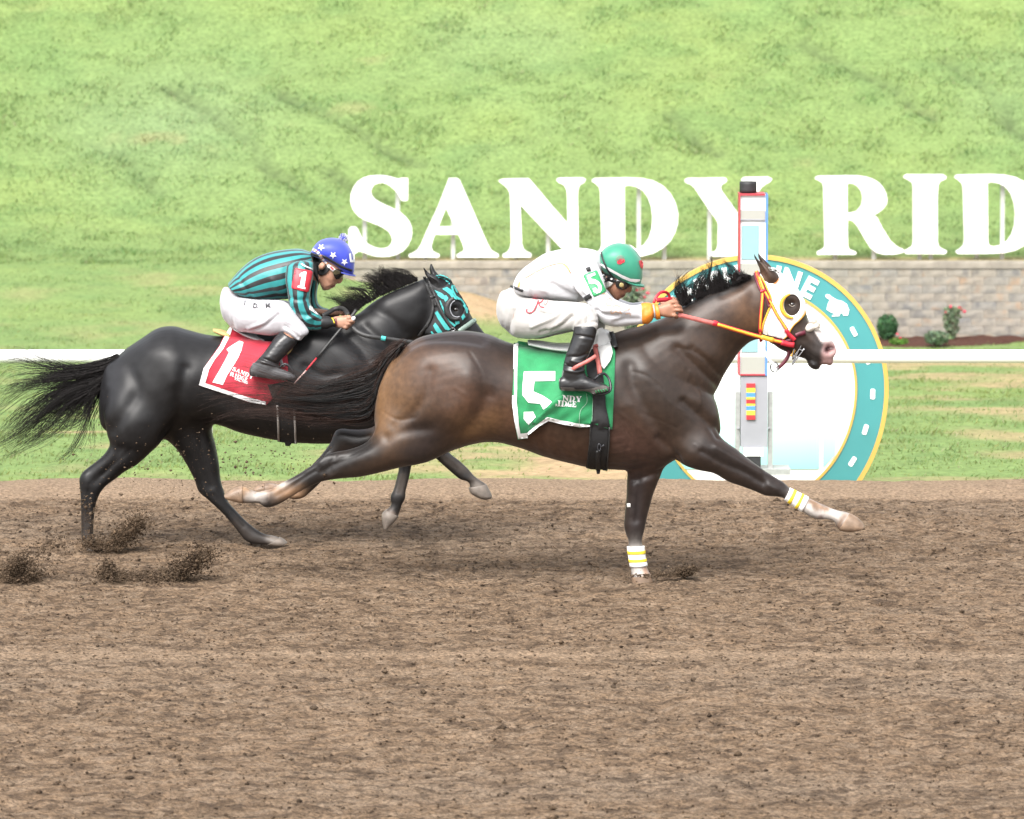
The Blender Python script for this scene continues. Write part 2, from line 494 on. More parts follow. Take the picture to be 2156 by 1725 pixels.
def hair(guides, n, y0, ysp, rad, seed, jit=8.0, segs=11, lenr=(0.6, 1.0), bias=None, mi=0, mb=None, locks=0, clump=0.8):
    """strands spread between traced guide lines, gathered into locks that taper towards their tips"""
    rng = np.random.default_rng(seed)
    G = [catmull(g, 6) for g in guides]
    G = np.array([np.stack([np.interp(np.linspace(0, 1, 24), np.linspace(0, 1, len(g)), g[:, k]) for k in (0, 1)], 1) for g in G])
    mb = mb or MB()
    m = len(G) - 1
    LK = []
    for _ in range(max(locks, 1)):
        u = (rng.random() if bias is None else bias(rng)) * m
        LK.append((u, lenr[0] + (lenr[1] - lenr[0]) * rng.random() ** 0.6, rng.normal(0, 1, 4), rng.uniform(0.8, 2.2, 2), rng.uniform(0, 6.3, 2), rng.normal(0, 1, 2)))
    k = np.linspace(0, 1, segs)
    for s in range(n):
        if locks:
            lu, L, la, lf, lp, ld = LK[rng.integers(locks)]
            us = np.clip(lu + rng.normal(0, 0.32) , 0, m); L = L * rng.uniform(0.72, 1.05)
            u = us + (lu - us) * clump * k ** 0.8
        else:
            u = np.full(segs, (rng.random() if bias is None else bias(rng)) * m); L = lenr[0] + (lenr[1] - lenr[0]) * rng.random() ** 0.7
            la, lf, lp, ld = np.zeros(4), np.ones(2), np.zeros(2), np.zeros(2)
        u = np.clip(u, 0, m - 1e-6); i = u.astype(int); f = (u - i)[:, None]
        tt = np.linspace(0, L, segs) * 23; j = np.clip(tt.astype(int), 0, 22); w = (tt - j)[:, None]
        g0 = G[i, j] * (1 - w) + G[i, j + 1] * w; g1 = G[i + 1, j] * (1 - w) + G[i + 1, j + 1] * w
        g = g0 * (1 - f) + g1 * f
        a1, a2 = rng.normal(0, 1, 2); f1, f2 = rng.uniform(1, 3.2, 2); p1, p2 = rng.uniform(0, 6.3, 2)
        own = 0.22 if locks else 1.0
        x = g[:, 0] + jit * k * (own * (a1 * 0.6 + 0.5 * np.sin(f1 * 3 * k + p1)) + la[0] * 0.7 + la[1] * np.sin(lf[0] * 4 * k + lp[0]) * 0.7) + rng.normal(0, jit * 0.2)
        y = g[:, 1] + jit * k * (own * (a2 * 0.6 + 0.5 * np.sin(f2 * 3 * k + p2)) + la[2] * 0.7 + la[3] * np.sin(lf[1] * 4 * k + lp[1]) * 0.7) + rng.normal(0, jit * 0.2)
        d0, d1 = rng.normal(0, 1), rng.normal(0, 1) * own + ld[1]
        pp = np.array([P(x[q], y[q], y0 + ysp * (0.45 * d0 + d1 * k[q] * 0.6)) for q in range(segs)])
        tube(mb, pp, rad * rng.uniform(0.6, 1.3) * np.linspace(1, 0.2, segs), n=3, sub=1, mi=mi, cap=False)
    return mb
def pts(z, *xy):
    return [z(*q) for q in xy]
# ================================================================== THE PLACE
def grid_mesh(name, xs, ys, zf):
    X, Y = np.meshgrid(xs, ys)
    Z = zf(X.ravel(), Y.ravel())
    v = np.stack([X.ravel(), Y.ravel(), Z], 1)
    nx, ny = len(xs), len(ys)
    i = np.arange(ny - 1)[:, None] * nx + np.arange(nx - 1)[None, :]
    f = np.stack([i, i + 1, i + nx + 1, i + nx], -1).reshape(-1, 4)
    me = bpy.data.meshes.new(name)
    me.vertices.add(len(v)); me.vertices.foreach_set('co', v.astype(np.float32).ravel())
    me.loops.add(f.size); me.loops.foreach_set('vertex_index', f.astype(np.int32).ravel())
    me.polygons.add(len(f)); me.polygons.foreach_set('loop_start', np.arange(0, f.size, 4, dtype=np.int32))
    me.update(calc_edges=True); me.validate()
    return me
def spaced(a, b, step, far_lo, far_hi, k=1.35):
    c = list(np.arange(a, b + step / 2, step)); s = step; lo = []
    x = a
    while x > far_lo: s *= k; x -= s; lo.append(max(x, far_lo))
    s = step; hi = []; x = c[-1]
    while x < far_hi: s *= k; x += s; hi.append(min(x, far_hi))
    return np.array(lo[::-1] + c + hi)

# ---- the racetrack: harrowed loose dirt
EDGE = 4.27
HOOVES = [(P(1350, 1218, 0.0)[0], 0.0), (P(570, 1145, 1.5)[0], 1.52), (P(198, 1150, 1.37)[0], 1.37)]      # prints under the planted hooves
def track_z(x, y):
    p2 = np.stack([x, y], 1)
    q = np.stack([x * 0.6, y], 1)                                   # harrow marks run along the track
    lump = fbm(q * 27, 3, 3); fine = fbm(q * 50, 9, 1)
    big = fbm(p2 * np.array([0.5, 1.3]), 21, 3)
    near = smooth(16, 7, np.abs(y + 1.5)) * smooth(12, 8, np.abs(x))
    z = 0.010 * big + near * (0.014 * np.maximum(lump, -0.3) + 0.009 * fine)
    hoof = vnoise(np.stack([x * 3.1, y * 4.2], 1), 77)
    z -= near * 0.028 * smooth(0.62, 0.95, hoof)
    berm = smooth(EDGE - 0.75, EDGE - 0.15, y)
    z = z * (1 - 0.75 * berm) + 0.035 * berm + 0.012 * berm * vnoise(np.stack([x * 2.3, y * 0], 1), 5)
    z = z - 0.016 * (1 - berm)
    for hx, hy in HOOVES: z -= 0.020 * np.exp(-(((x - hx) / 0.13) ** 2 + ((y - hy) / 0.16) ** 2))
    return z - 0.6 * smooth(EDGE - 0.02, EDGE + 0.5, y)
xs = spaced(-3.5, 3.5, 0.0175, -60, 60, 1.25)
ys = np.concatenate([spaced(-7.7, EDGE + 0.1, 0.017, -45, EDGE + 0.1, 1.25), [EDGE + 0.3, EDGE + 0.6]])
me = grid_mesh('dirt_track', xs, ys, track_z)
co = get_co(me)
def dirt_color(c):
    x, y = c[:, 0], c[:, 1]
    n1 = fbm(np.stack([x * 0.35, y * 1.5], 1), 31, 4); n2 = fbm(np.stack([x * 15, y * 30], 1), 33, 2); n3 = fbm(np.stack([x * 1.6, y * 5], 1), 35, 3)
    base = np.array([0.138, 0.094, 0.060]); dark = np.array([0.030, 0.020, 0.014]); pale = np.array([0.205, 0.155, 0.112]); grey = np.array([0.148, 0.110, 0.078])
    col = base[None] * (1 + 0.22 * n3[:, None])
    w = smooth(0.05, 0.6, n1)[:, None] * 0.5; col = col * (1 - w) + grey * w
    w = smooth(0.10, 0.42, -n2)[:, None] * 0.6; col = col * (1 - w) + dark * w
    w = smooth(0.10, 0.45, n2)[:, None] * 0.4; col = col * (1 - w) + pale * w
    dry = (np.exp(-((y + 2.75) / 0.13) ** 2) * 0.6 + np.exp(-((y + 3.3) / 0.10) ** 2) * 0.3 + np.exp(-((y - 0.9) / 0.08) ** 2) * 0.25)[:, None]
    edge = smooth(EDGE - 0.72, EDGE - 0.55, y)[:, None] * 0.8
    for w in (dry, edge): col = col * (1 - w) + np.array([0.225, 0.162, 0.110]) * w
    return np.clip(col, 0.01, 1)
set_col(me, dirt_color(co))
M_dirt = pbr('dirt', (0.13, 0.09, 0.06), 0.95, var=0.75, scale=92, bump=0.9, bscale=95, spec=0.15, attr='Col')
for n_ in M_dirt.node_tree.nodes:
    if n_.type == 'TEX_NOISE': n_.inputs['Detail'].default_value = 3
    if n_.type == 'BUMP': n_.inputs['Distance'].default_value = 0.02
    if n_.type == 'MAP_RANGE': n_.inputs['From Min'].default_value = 0.36; n_.inputs['From Max'].default_value = 0.62; n_.inputs['To Min'].default_value = 0.62; n_.inputs['To Max'].default_value = 1.30
_mp = M_dirt.node_tree.nodes.new('ShaderNodeMapping'); _mp.inputs['Scale'].default_value = (0.6, 1, 1)            # the harrow drags everything along the track
_tc = [n_ for n_ in M_dirt.node_tree.nodes if n_.type == 'TEX_COORD'][0]
M_dirt.node_tree.links.new(_tc.outputs['Object'], _mp.inputs[0])
for n_ in M_dirt.node_tree.nodes:
    if n_.type == 'TEX_NOISE': M_dirt.node_tree.links.new(_mp.outputs[0], n_.inputs['Vector'])
track = link('dirt_track', me, M_dirt); tag(track, kind='structure')

# loose clods lying on the track, far too many to count
def clods(name, n, xf, yf, rf, zf, seed, mats, label=None, flat=0.75, dark=1.0):
    rng = np.random.default_rng(seed)
    ico = np.array([(0, 0, 1), (1, 0, 0), (0, 1, 0), (-1, 0, 0), (0, -1, 0), (0, 0, -1.)])
    fi = np.array([(0, 1, 2), (0, 2, 3), (0, 3, 4), (0, 4, 1), (5, 2, 1), (5, 3, 2), (5, 4, 3), (5, 1, 4)])
    x, y = xf(rng, n), yf(rng, n); r = rf(rng, n); z = zf(rng, x, y, r)
    V = ico[None] * (1 + rng.uniform(-0.35, 0.35, (n, 6, 1))) * r[:, None, None] * np.stack([rng.uniform(0.8, 1.5, n), rng.uniform(0.7, 1.1, n), rng.uniform(flat - 0.15, flat + 0.15, n)], 1)[:, None, :]
    a = rng.uniform(0, 6.28, n); c, s = np.cos(a)[:, None], np.sin(a)[:, None]
    V = np.stack([V[..., 0] * c - V[..., 1] * s, V[..., 0] * s + V[..., 1] * c, V[..., 2]], -1) + np.stack([x, y, z], 1)[:, None, :]
    F = (fi[None] + (np.arange(n) * 6)[:, None, None]).reshape(-1, 3)
    me = bpy.data.meshes.new(name); v = V.reshape(-1, 3)
    me.vertices.add(len(v)); me.vertices.foreach_set('co', v.astype(np.float32).ravel())
    me.loops.add(F.size); me.loops.foreach_set('vertex_index', F.astype(np.int32).ravel())
    me.polygons.add(len(F)); me.polygons.foreach_set('loop_start', np.arange(0, F.size, 3, dtype=np.int32))
    me.update(calc_edges=True)
    cc = dirt_color(np.stack([x, y, z], 1)) * rng.uniform(0.6, 1.3, (n, 1)) * dark
    set_col(me, np.repeat(cc, 6, 0))
    o = link(name, me, mats); tag(o, label, None, None, 'stuff'); return o
clods('dirt_clods', 30000, lambda g, n: g.uniform(-3.8, 3.8, n), lambda g, n: g.uniform(-8.0, EDGE - 0.7, n),
      lambda g, n: 0.003 + 0.006 * g.random(n) ** 2 + 0.009 * (g.random(n) > 0.985), lambda g, x, y, r: track_z(x, y) + r * 0.3, 5, M_dirt, 'small loose clods scattered over the brown racetrack', dark=.72)

# ---- infield, hill, wall
WALL_Y, WALL_TOP = 40.0, P(1900, 551, 40.0)[2]
def left_rise(x, y):
    gx = [P(q, 600, 40)[0] for q in (560, 640, 750, 900, 1000, 1120, 1290)]
    a = np.interp(x, gx, [0.875, 0.85, 0.68, 0.60, 0.54, 0.32, 0.0])
    return a * np.clip((y - 29) / 11, 0, 1) ** 1.5
def infield_z(x, y):
    z = -0.17 - 0.057 * (y - 4.7) + left_rise(x, y)
    p2 = np.stack([x, y], 1)
    return z + 0.03 * fbm(p2 * 0.9, 41, 3) * smooth(4.7, 7, y) + 0.012 * fbm(p2 * 5, 43, 2)
def hill_at(px, py):
    d = P(px, py, 1.0) - CAM; k = (WALL_TOP - 0.04 - 0.33 * 41.1 - CAM[2] + 0.33 * CAM[1]) / (d[2] - 0.33 * d[1]); return (CAM + d * k)[:2]
RUNS = [[hill_at(*q) for q in l] for l in (((380, 88), (430, 130), (500, 185), (560, 240), (650, 300)), ((600, 95), (700, 150), (800, 200), (890, 245)), ((1690, -10), (1760, 30), (1850, 75), (1970, 150)), ((1990, 30), (2070, 95), (2170, 190)), ((1400, 140), (1470, 190), (1530, 225)), ((180, 200), (260, 240), (330, 300)), ((700, 250), (830, 330)))]
def runnel(x, y):
    o = np.zeros(len(x)); n = vnoise(np.stack([x, y], 1) * 1.3, 57)
    for l in RUNS: o = np.maximum(o, np.exp(-(pdist(x + 0.12 * n, y, l) / 0.095) ** 2))
    return o * (0.75 + 0.5 * n)
def hill_z(x, y):
    p2 = np.stack([x, y], 1)
    z = WALL_TOP - 0.04 + 0.33 * np.where(y < 45, np.maximum(y - 40.7, 0) ** 2 / 8.6, (y - 45) + 2.15) - 0.02 * smooth(-2.4, -3.0, x) * smooth(41, 40, y)
    z += smooth(41.1, 43, y) * (0.055 * fbm(p2 * 0.55, 51, 3) + 0.02 * fbm(p2 * 2.1, 53, 3))
    z -= smooth(42, 44, y) * 0.10 * runnel(x, y)
    z = np.where(y < 40.21, -2.6, z)
    return z
def turf_color(c, hill):
    x, y = c[:, 0], c[:, 1]
    p2 = np.stack([x, y], 1)
    a = fbm(p2 * 0.45, 61, 4); b = fbm(p2 * 1.7, 63, 3); d = fbm(p2 * 5.5, 67, 2)
    g = np.array([0.146, 0.209, 0.073]); yel = np.array([0.170, 0.226, 0.074]); deep = np.array([0.104, 0.172, 0.060]); blue = np.array([0.150, 0.212, 0.100])
    tan = np.array([0.30, 0.225, 0.125])
    col = np.repeat(g[None], len(c), 0)
    w = smooth(-0.1, 0.6, a)[:, None] * 0.6; col = col * (1 - w) + yel * w
    w = smooth(0.05, 0.5, -b)[:, None] * 0.45; col = col * (1 - w) + deep * w
    w = (np.exp(-(((x + 4.3) / 1.4) ** 2 + ((y - 47.0) / 2.2) ** 2)) * 0.6 + smooth(0.3, 0.7, fbm(p2 * 0.3, 71, 3)) * 0.3)[:, None] * (1 if hill else 0); col = col * (1 - w) + blue * w
    if hill:
        w = (smooth(42, 44, y) * 0.75 * runnel(x, y))[:, None]; col = col * (1 - w) + np.array([0.060, 0.082, 0.036]) * w
        w = (smooth(0.5, 0.8, fbm(p2 * 1.1, 73, 3)) * 0.35 + smooth(41.4, 40.9, y) * 0.75 * smooth(-2.55, -2.2, x))[:, None]
        col = col * (1 - w) + tan * w
    return col * (1 + 0.12 * d[:, None])
def bare(x, y):
    """how bare the infield turf is"""
    p2 = np.stack([x, y * 0.8], 1)
    n = fbm(p2 * 1.1, 81, 4)
    right = smooth(2.5, 4.2, x) * smooth(38, 30, y) * smooth(7, 12, y) * 0.5
    mid = np.exp(-((x - 0.9) / 1.6) ** 2) * smooth(18, 12, y) * 1.0
    le = np.exp(-((x + 3.3) / 0.9) ** 2 - ((y - 15) / 4.0) ** 2) * 0.6
    berm = np.exp(-(((x - P(985, 640, 38.5)[0]) / 0.55) ** 2 + ((y - 38.3) / 1.8) ** 2)) * 1.1 + np.exp(-(((x - P(1040, 660, 38)[0]) / 0.6) ** 2 + ((y - 39.0) / 1.2) ** 2)) * 0.8
    return np.clip(smooth(0.1, 0.5, n + right * 0.6 + mid * 0.5 + le * 0.5) * (0.25 + right + mid + le) + berm, 0, 1)
me = grid_mesh('infield', spaced(-8, 8, 0.13, -90, 90), np.concatenate([np.arange(EDGE + 0.06, 39.9, 0.13), [39.95, 40.3]]), infield_z)
co = get_co(me); c = turf_color(co, False); w = bare(co[:, 0], co[:, 1])[:, None]
tanc = np.array([0.30, 0.215, 0.125]) * (1 + 0.25 * fbm(co[:, :2] * 3, 91, 3)[:, None])
set_col(me, np.clip(c * 0.95 * (1 - w) + tanc * w, 0.01, 1))
M_turf = pbr('turf_soil', (0.1, 0.2, 0.04), 0.95, var=0.3, scale=18, bump=0.6, bscale=40, spec=0.1, attr='Col')
tag(link('infield', me, M_turf), kind='structure')
me = grid_mesh('hillside', spaced(-9, 9, 0.14, -120, 120), np.concatenate([[40.2], np.arange(40.22, 60, 0.14), np.arange(62.2, 130, 2.0)]), hill_z)
co = get_co(me); set_col(me, np.clip(turf_color(co, True) * 0.95, 0.01, 1))
tag(link('hillside', me, M_turf), kind='structure')

M_grass = pbr('grass_blade', (0.1, 0.2, 0.04), 0.55, var=0.15, scale=3, spec=0.25, attr='Col', trans=0.5)
def grass(name, n, xr, yr, zf, colf, h0, h1, wid, seed, keep=None, label=None, lean=0.5):
    rng = np.random.default_rng(seed)
    x = rng.uniform(*xr, n); y = rng.uniform(*yr, n)
    tuft = fbm(np.stack([x, y], 1) * 2.6, 101 + seed, 2)
    k = rng.random(n) < (0.7 + 0.6 * np.clip(tuft, -0.5, 0.5))
    if keep is not None: k &= rng.random(n) < keep(x, y)
    x, y, tuft = x[k], y[k], tuft[k]; n = len(x)
    z = zf(x, y) - 0.01
    h = (h0 + (h1 - h0) * rng.random(n) ** 1.6) * (1 + 0.9 * np.clip(tuft, -0.3, 0.7))
    a = rng.uniform(0, 6.28, n); w = wid * rng.uniform(0.6, 1.4, n)
    dx, dy = np.cos(a) * w, np.sin(a) * w
    lx = rng.normal(0.15, lean, n) * h; ly = rng.normal(0, lean, n) * h
    V = np.stack([np.stack([x - dx, y - dy, z], 1), np.stack([x + dx, y + dy, z], 1), np.stack([x + lx * 0.4 + dx * 0.7, y + ly * 0.4 + dy * 0.7, z + h * 0.62], 1), np.stack([x + lx, y + ly, z + h], 1)], 1)
    base = np.arange(n)[:, None] * 4
    F = np.concatenate([base + np.array([0, 1, 2]), base + np.array([0, 2, 3])], 1).reshape(-1, 3)
    me = bpy.data.meshes.new(name); v = V.reshape(-1, 3)
    me.vertices.add(len(v)); me.vertices.foreach_set('co', v.astype(np.float32).ravel())
    me.loops.add(F.size); me.loops.foreach_set('vertex_index', F.astype(np.int32).ravel())
    me.polygons.add(len(F)); me.polygons.foreach_set('loop_start', np.arange(0, F.size, 3, dtype=np.int32))
    me.update(calc_edges=True)
    c = colf(np.stack([x, y, z], 1)) * rng.uniform(0.9, 1.12, (n, 1)) * (1 + 0.12 * tuft[:, None])
    c = c * (1 + rng.normal(0, 0.1, (n, 3)) * np.array([1, 0.3, 1]))
    dryb = (rng.random(n) > 0.965)[:, None]; c = np.where(dryb, np.array([0.30, 0.30, 0.17]), c)
    set_col(me, np.repeat(np.clip(c, 0.01, 1), 4, 0))
    return tag(link(name, me, M_grass, smoothed=False), label, None, None, 'stuff')
grass('hill_grass', 350000, (-8.6, 8.6), (40.3, 62), hill_z, lambda c: turf_color(c, True) * 1.12, 0.015, 0.048, 0.007, 1, label='bright green grass covering the slope behind the white letters',
      keep=lambda x, y: (1 - 0.85 * smooth(41.8, 40.9, y) * smooth(-2.6, -2.2, x)) * (1 - 0.9 * np.clip(runnel(x, y), 0, 1)))
tan_less = lambda x, y: 1 - 0.93 * bare(x, y)
grass('infield_grass', 190000, (-6.6, 6.6), (5.0, 39.9), infield_z, lambda c: turf_color(c, False) * (1.12 + np.array([0.13, 0.0, 0.0]) * smooth(40, 30, c[:, 1])[:, None]), 0.012, 0.036, 0.0055, 2, keep=lambda x, y: tan_less(x, y) * np.clip(1.25 - y / 90, 0, 1),
      label='short patchy grass of the infield between track and wall')

# ---- mulch bed at the foot of the wall
mx0, mx1 = P(1830, 700, 39)[0], P(2330, 700, 39)[0]
def mulch_mesh():
    xs_ = np.arange(mx0 - 0.4, mx1, 0.05); ys_ = np.arange(36.6, 39.97, 0.06)
    def zf(x, y):
        front = 37.0 + smooth(P(2040, 700, 38)[0], P(2170, 700, 38)[0], x) * 1.4 + 0.12 * vnoise(np.stack([x * 1.5, y * 0], 1), 3)
        left = smooth(mx0 - 0.35, mx0 + 0.1, x)
        e = smooth(front - 0.12, front + 0.25, y) * left
        return infield_z(x, y) - 0.04 + e * (0.065 + 0.03 * fbm(np.stack([x, y], 1) * 8, 5, 3))
    return grid_mesh('mulch_bed', xs_, ys_, zf)
M_mulch = pbr('mulch', (0.060, 0.028, 0.020), 0.95, var=0.5, scale=60, bump=1.0, bscale=90, spec=0.1)
tag(link('mulch_bed', mulch_mesh(), M_mulch), kind='structure')

# ---- retaining wall of split-face blocks
M_block = pbr('split_block', (0.3, 0.26, 0.2), 0.9, var=0.2, scale=9, bump=0.4, bscale=22, spec=0.2)
def block_colors(m):
    nt = m.node_tree; mx = [n for n in nt.nodes if n.type == 'MIX'][0]
    oi = nt.nodes.new('ShaderNodeObjectInfo'); cr = nt.nodes.new('ShaderNodeValToRGB')
    e = cr.color_ramp; e.interpolation = 'LINEAR'
    e.elements[0].position = 0; e.elements[0].color = (0.18, 0.175, 0.165, 1)
    e.elements[1].position = 1; e.elements[1].color = (0.25, 0.205, 0.16, 1)
    for p_, c_ in ((0.3, (0.215, 0.195, 0.165)), (0.55, (0.25, 0.22, 0.18)), (0.8, (0.235, 0.205, 0.165))):
        k = e.elements.new(p_); k.color = (*c_, 1)
    tc = nt.nodes.new('ShaderNodeTexCoord'); n = nt.nodes.new('ShaderNodeTexNoise'); n.inputs['Scale'].default_value = 6.5; n.inputs['Detail'].default_value = 3
    ad = nt.nodes.new('ShaderNodeVectorMath'); ad.operation = 'ADD'
    nt.links.new(tc.outputs['Object'], ad.inputs[0]); nt.links.new(oi.outputs['Random'], ad.inputs[1]) if False else None
    cb = nt.nodes.new('ShaderNodeCombineXYZ')
    mu = nt.nodes.new('ShaderNodeMath'); mu.operation = 'MULTIPLY'; mu.inputs[1].default_value = 37.0
    nt.links.new(oi.outputs['Random'], mu.inputs[0])
    for k in range(3): nt.links.new(mu.outputs[0], cb.inputs[k])
    nt.links.new(cb.outputs[0], ad.inputs[1]); nt.links.new(ad.outputs[0], n.inputs['Vector'])
    c2 = nt.nodes.new('ShaderNodeValToRGB'); f = c2.color_ramp
    f.elements[0].position = 0.34; f.elements[0].color = (0.10, 0.105, 0.115, 1)
    f.elements[1].position = 0.70; f.elements[1].color = (0.30, 0.195, 0.125, 1)
    q = f.elements.new(0.46); q.color = (0.235, 0.22, 0.195, 1); q = f.elements.new(0.58); q.color = (0.25, 0.23, 0.20, 1)
    nt.links.new(n.outputs['Fac'], c2.inputs[0]); nt.links.new(oi.outputs['Random'], cr.inputs[0])
    m2 = nt.nodes.new('ShaderNodeMix'); m2.data_type = 'RGBA'; m2.inputs[0].default_value = 0.5
    nt.links.new(cr.outputs[0], m2.inputs[6]); nt.links.new(c2.outputs[0], m2.inputs[7]); nt.links.new(m2.outputs[2], mx.inputs[6])
block_colors(M_block)
wx0, wx1 = P(640, 600, WALL_Y)[0], P(2700, 600, WALL_Y)[0]
wall = empty('retaining_wall', ((wx0 + wx1) / 2, WALL_Y, -2.2), 'long low retaining wall of tan and grey split blocks below the white letters', 'wall')
wb = MB().box((wx0, WALL_Y + 0.06, -2.4), (wx1, WALL_Y + 0.3, WALL_TOP - 0.06))
part('wall_core', wb, pbr('wall_mortar', (0.2, 0.18, 0.155), 0.95), wall, smoothed=False)  # one even mortar colour behind the block joints
def rough_block(w, h, d, seed):
    rng = random.Random(seed); mb = MB()
    nx, nz = 4, 3; g = 0.0013
    vs = [(-w / 2 + g + (w - 2 * g) * i / nx, -d - (0.0 if i in (0, nx) or j in (0, nz) else rng.uniform(0.001, 0.005)), -h / 2 + g + (h - 2 * g) * j / nz) for j in range(nz + 1) for i in range(nx + 1)]
    fs = [(j * (nx + 1) + i, j * (nx + 1) + i + 1, (j + 1) * (nx + 1) + i + 1, (j + 1) * (nx + 1) + i) for j in range(nz) for i in range(nx)]
    o = len(vs); x0, x1, z0, z1 = -w / 2 + g, w / 2 - g, -h / 2 + g, h / 2 - g
    vs += [(x0, 0.1, z0), (x1, 0.1, z0), (x1, 0.1, z1), (x0, 0.1, z1)]
    c = [0, nx, (nz + 1) * (nx + 1) - 1, nz * (nx + 1)]
    fs += [(c[0], o, o + 1, c[1]), (c[1], o + 1, o + 2, c[2]), (c[2], o + 2, o + 3, c[3]), (c[3], o + 3, o, c[0])]
    return mesh_of(mb.add(vs, fs), 'block')
CH = 17.4 / 180.0                                                     # course height
BW = 0.29
variants = [rough_block(BW, CH, 0.03, k) for k in range(6)]
for m_ in variants:
    m_.materials.append(M_block); m_.polygons.foreach_set('use_smooth', [False] * len(m_.polygons))
cap_v = [rough_block(0.62, 0.085, 0.045, 90 + k) for k in range(3)]
M_cap = pbr('cap_block', (0.25, 0.225, 0.19), 0.9, var=0.2, scale=7, bump=0.6, spec=0.2)
for m_ in cap_v:
    m_.materials.append(M_cap); m_.polygons.foreach_set('use_smooth', [False] * len(m_.polygons))
rb = np.array(wall.location)
def put(name, me, x, z, y=WALL_Y + 0.03):
    o = bpy.data.objects.new(name, me); COL.objects.link(o); o.parent = wall; o.location = np.array((x, y, z)) - rb
x = wx0 + 0.31; k = 0
while x < wx1 - 0.2:
    put('cap_stone', cap_v[k % 3], x, WALL_TOP - 0.04); x += 0.62; k += 1
far_b = MB(); wseen = P(2215, 600, WALL_Y)[0]
for r in range(9):
    z = WALL_TOP - 0.085 - CH * (r + 0.5); x = wx0 + BW / 2 + (BW / 2 if r % 2 else 0)
    while x < wx1 - BW / 2 + 0.01:
        g = float(infield_z(np.array([x]), np.array([39.9]))[0])
        if z + CH / 2 > g - 0.03:
            if x < wseen: put('block', variants[(k * 7 + r * 3) % 6], x, z)
            else: far_b.box((x - BW / 2 + .002, WALL_Y, z - CH / 2 + .002), (x + BW / 2 - .002, WALL_Y + 0.12, z + CH / 2 - .002))
        x += BW; k += 1
tag(part('block_run', far_b, M_block, wall, smoothed=False), kind='stuff')

# ---- hillside letters, each one standing on its own posts
L_S = pts(zL1, (775, 95), (775, 340), (755, 355), (705, 350), (682, 310), (655, 262), (620, 222), (580, 185), (530, 155), (480, 141), (430, 143), (382, 165), (352, 205), (342, 250), (357, 298), (395, 343), (450, 378), (520, 412), (600, 450), (680, 490), (745, 545), (790, 600), (818, 670), (822, 740), (807, 810), (770, 880), (715, 940), (640, 980), (560, 1000), (470, 1004), (390, 996), (320, 978), (260, 955), (205, 938), (160, 968), (130, 978), (95, 970), (87, 900), (85, 690), (110, 664), (165, 664), (190, 690), (207, 730), (232, 780), (270, 830), (320, 872), (380, 902), (440, 918), (500, 918), (550, 900), (583, 860), (596, 810), (585, 760), (558, 715), (510, 675), (440, 640), (350, 605), (270, 575), (200, 530), (150, 475), (120, 410), (108, 340), (115, 270), (140, 200), (185, 140), (250, 95), (330, 70), (430, 62), (520, 68), (590, 85), (660, 106), (700, 93))
L_A = [pts(zL1, (1255, 96), (1350, 96), (1380, 120), (1430, 230), (1560, 530), (1700, 850), (1745, 935), (1800, 968), (1832, 985), (1830, 1012), (1350, 1012), (1345, 990), (1390, 965), (1425, 945), (1432, 905), (1405, 830), (1368, 745), (1090, 745), (1060, 830), (1045, 890), (1060, 940), (1100, 968), (1142, 985), (1140, 1011), (790, 1011), (788, 985), (830, 970), (885, 935), (925, 875), (1010, 680), (1130, 420), (1235, 150)), pts(zL1, (1220, 430), (1130, 661), (1330, 661))]
L_N = pts(zL1, (1835, 125), (1880, 106), (2100, 99), (2185, 100), (2212, 125), (2300, 230), (2450, 410), (2641, 625), (2636, 300), (2630, 230), (2600, 170), (2540, 140), (2512, 118), (2520, 98), (2560, 92), (2820, 90), (2850, 108), (2830, 138), (2780, 168), (2760, 215), (2755, 300), (2765, 890), (2768, 1015), (2670, 1015), (2596, 935), (2156, 470), (2085, 395), (2090, 500), (2105, 870), (2130, 930), (2180, 960), (2215, 978), (2210, 1011), (1885, 1011), (1883, 985), (1930, 965), (1965, 920), (1980, 850), (1975, 400), (1965, 260), (1940, 210), (1890, 162))
D_o = [(765, 122), (800, 96), (900, 95), (1180, 90), (1350, 97), (1480, 125), (1590, 180), (1680, 270), (1740, 380), (1768, 500), (1765, 620), (1735, 720), (1680, 820), (1590, 905), (1480, 965), (1340, 1000), (1100, 1011), (800, 1011), (780, 992), (830, 960), (870, 920), (880, 850), (865, 250), (850, 190), (810, 152)]
D_i = [(1145, 180), (1200, 172), (1280, 187), (1360, 232), (1420, 310), (1460, 420), (1475, 550), (1465, 690), (1430, 800), (1380, 870), (1310, 920), (1220, 935), (1165, 920), (1150, 870)]
L_D = [pts(zL2, *D_o), pts(zL2, *D_i)]
L_Y = pts(zL3, (25, 120), (60, 96), (200, 95), (500, 90), (520, 115), (500, 140), (460, 160), (442, 190), (452, 235), (645, 505), (790, 240), (800, 195), (760, 160), (690, 135), (690, 108), (720, 85), (1000, 80), (1040, 100), (1020, 130), (960, 162), (910, 205), (860, 290), (760, 480), (740, 520), (735, 600), (735, 900), (760, 950), (810, 975), (830, 1000), (320, 1000), (318, 972), (380, 950), (405, 920), (415, 850), (415, 620), (400, 580), (270, 400), (140, 200), (90, 157), (40, 142))
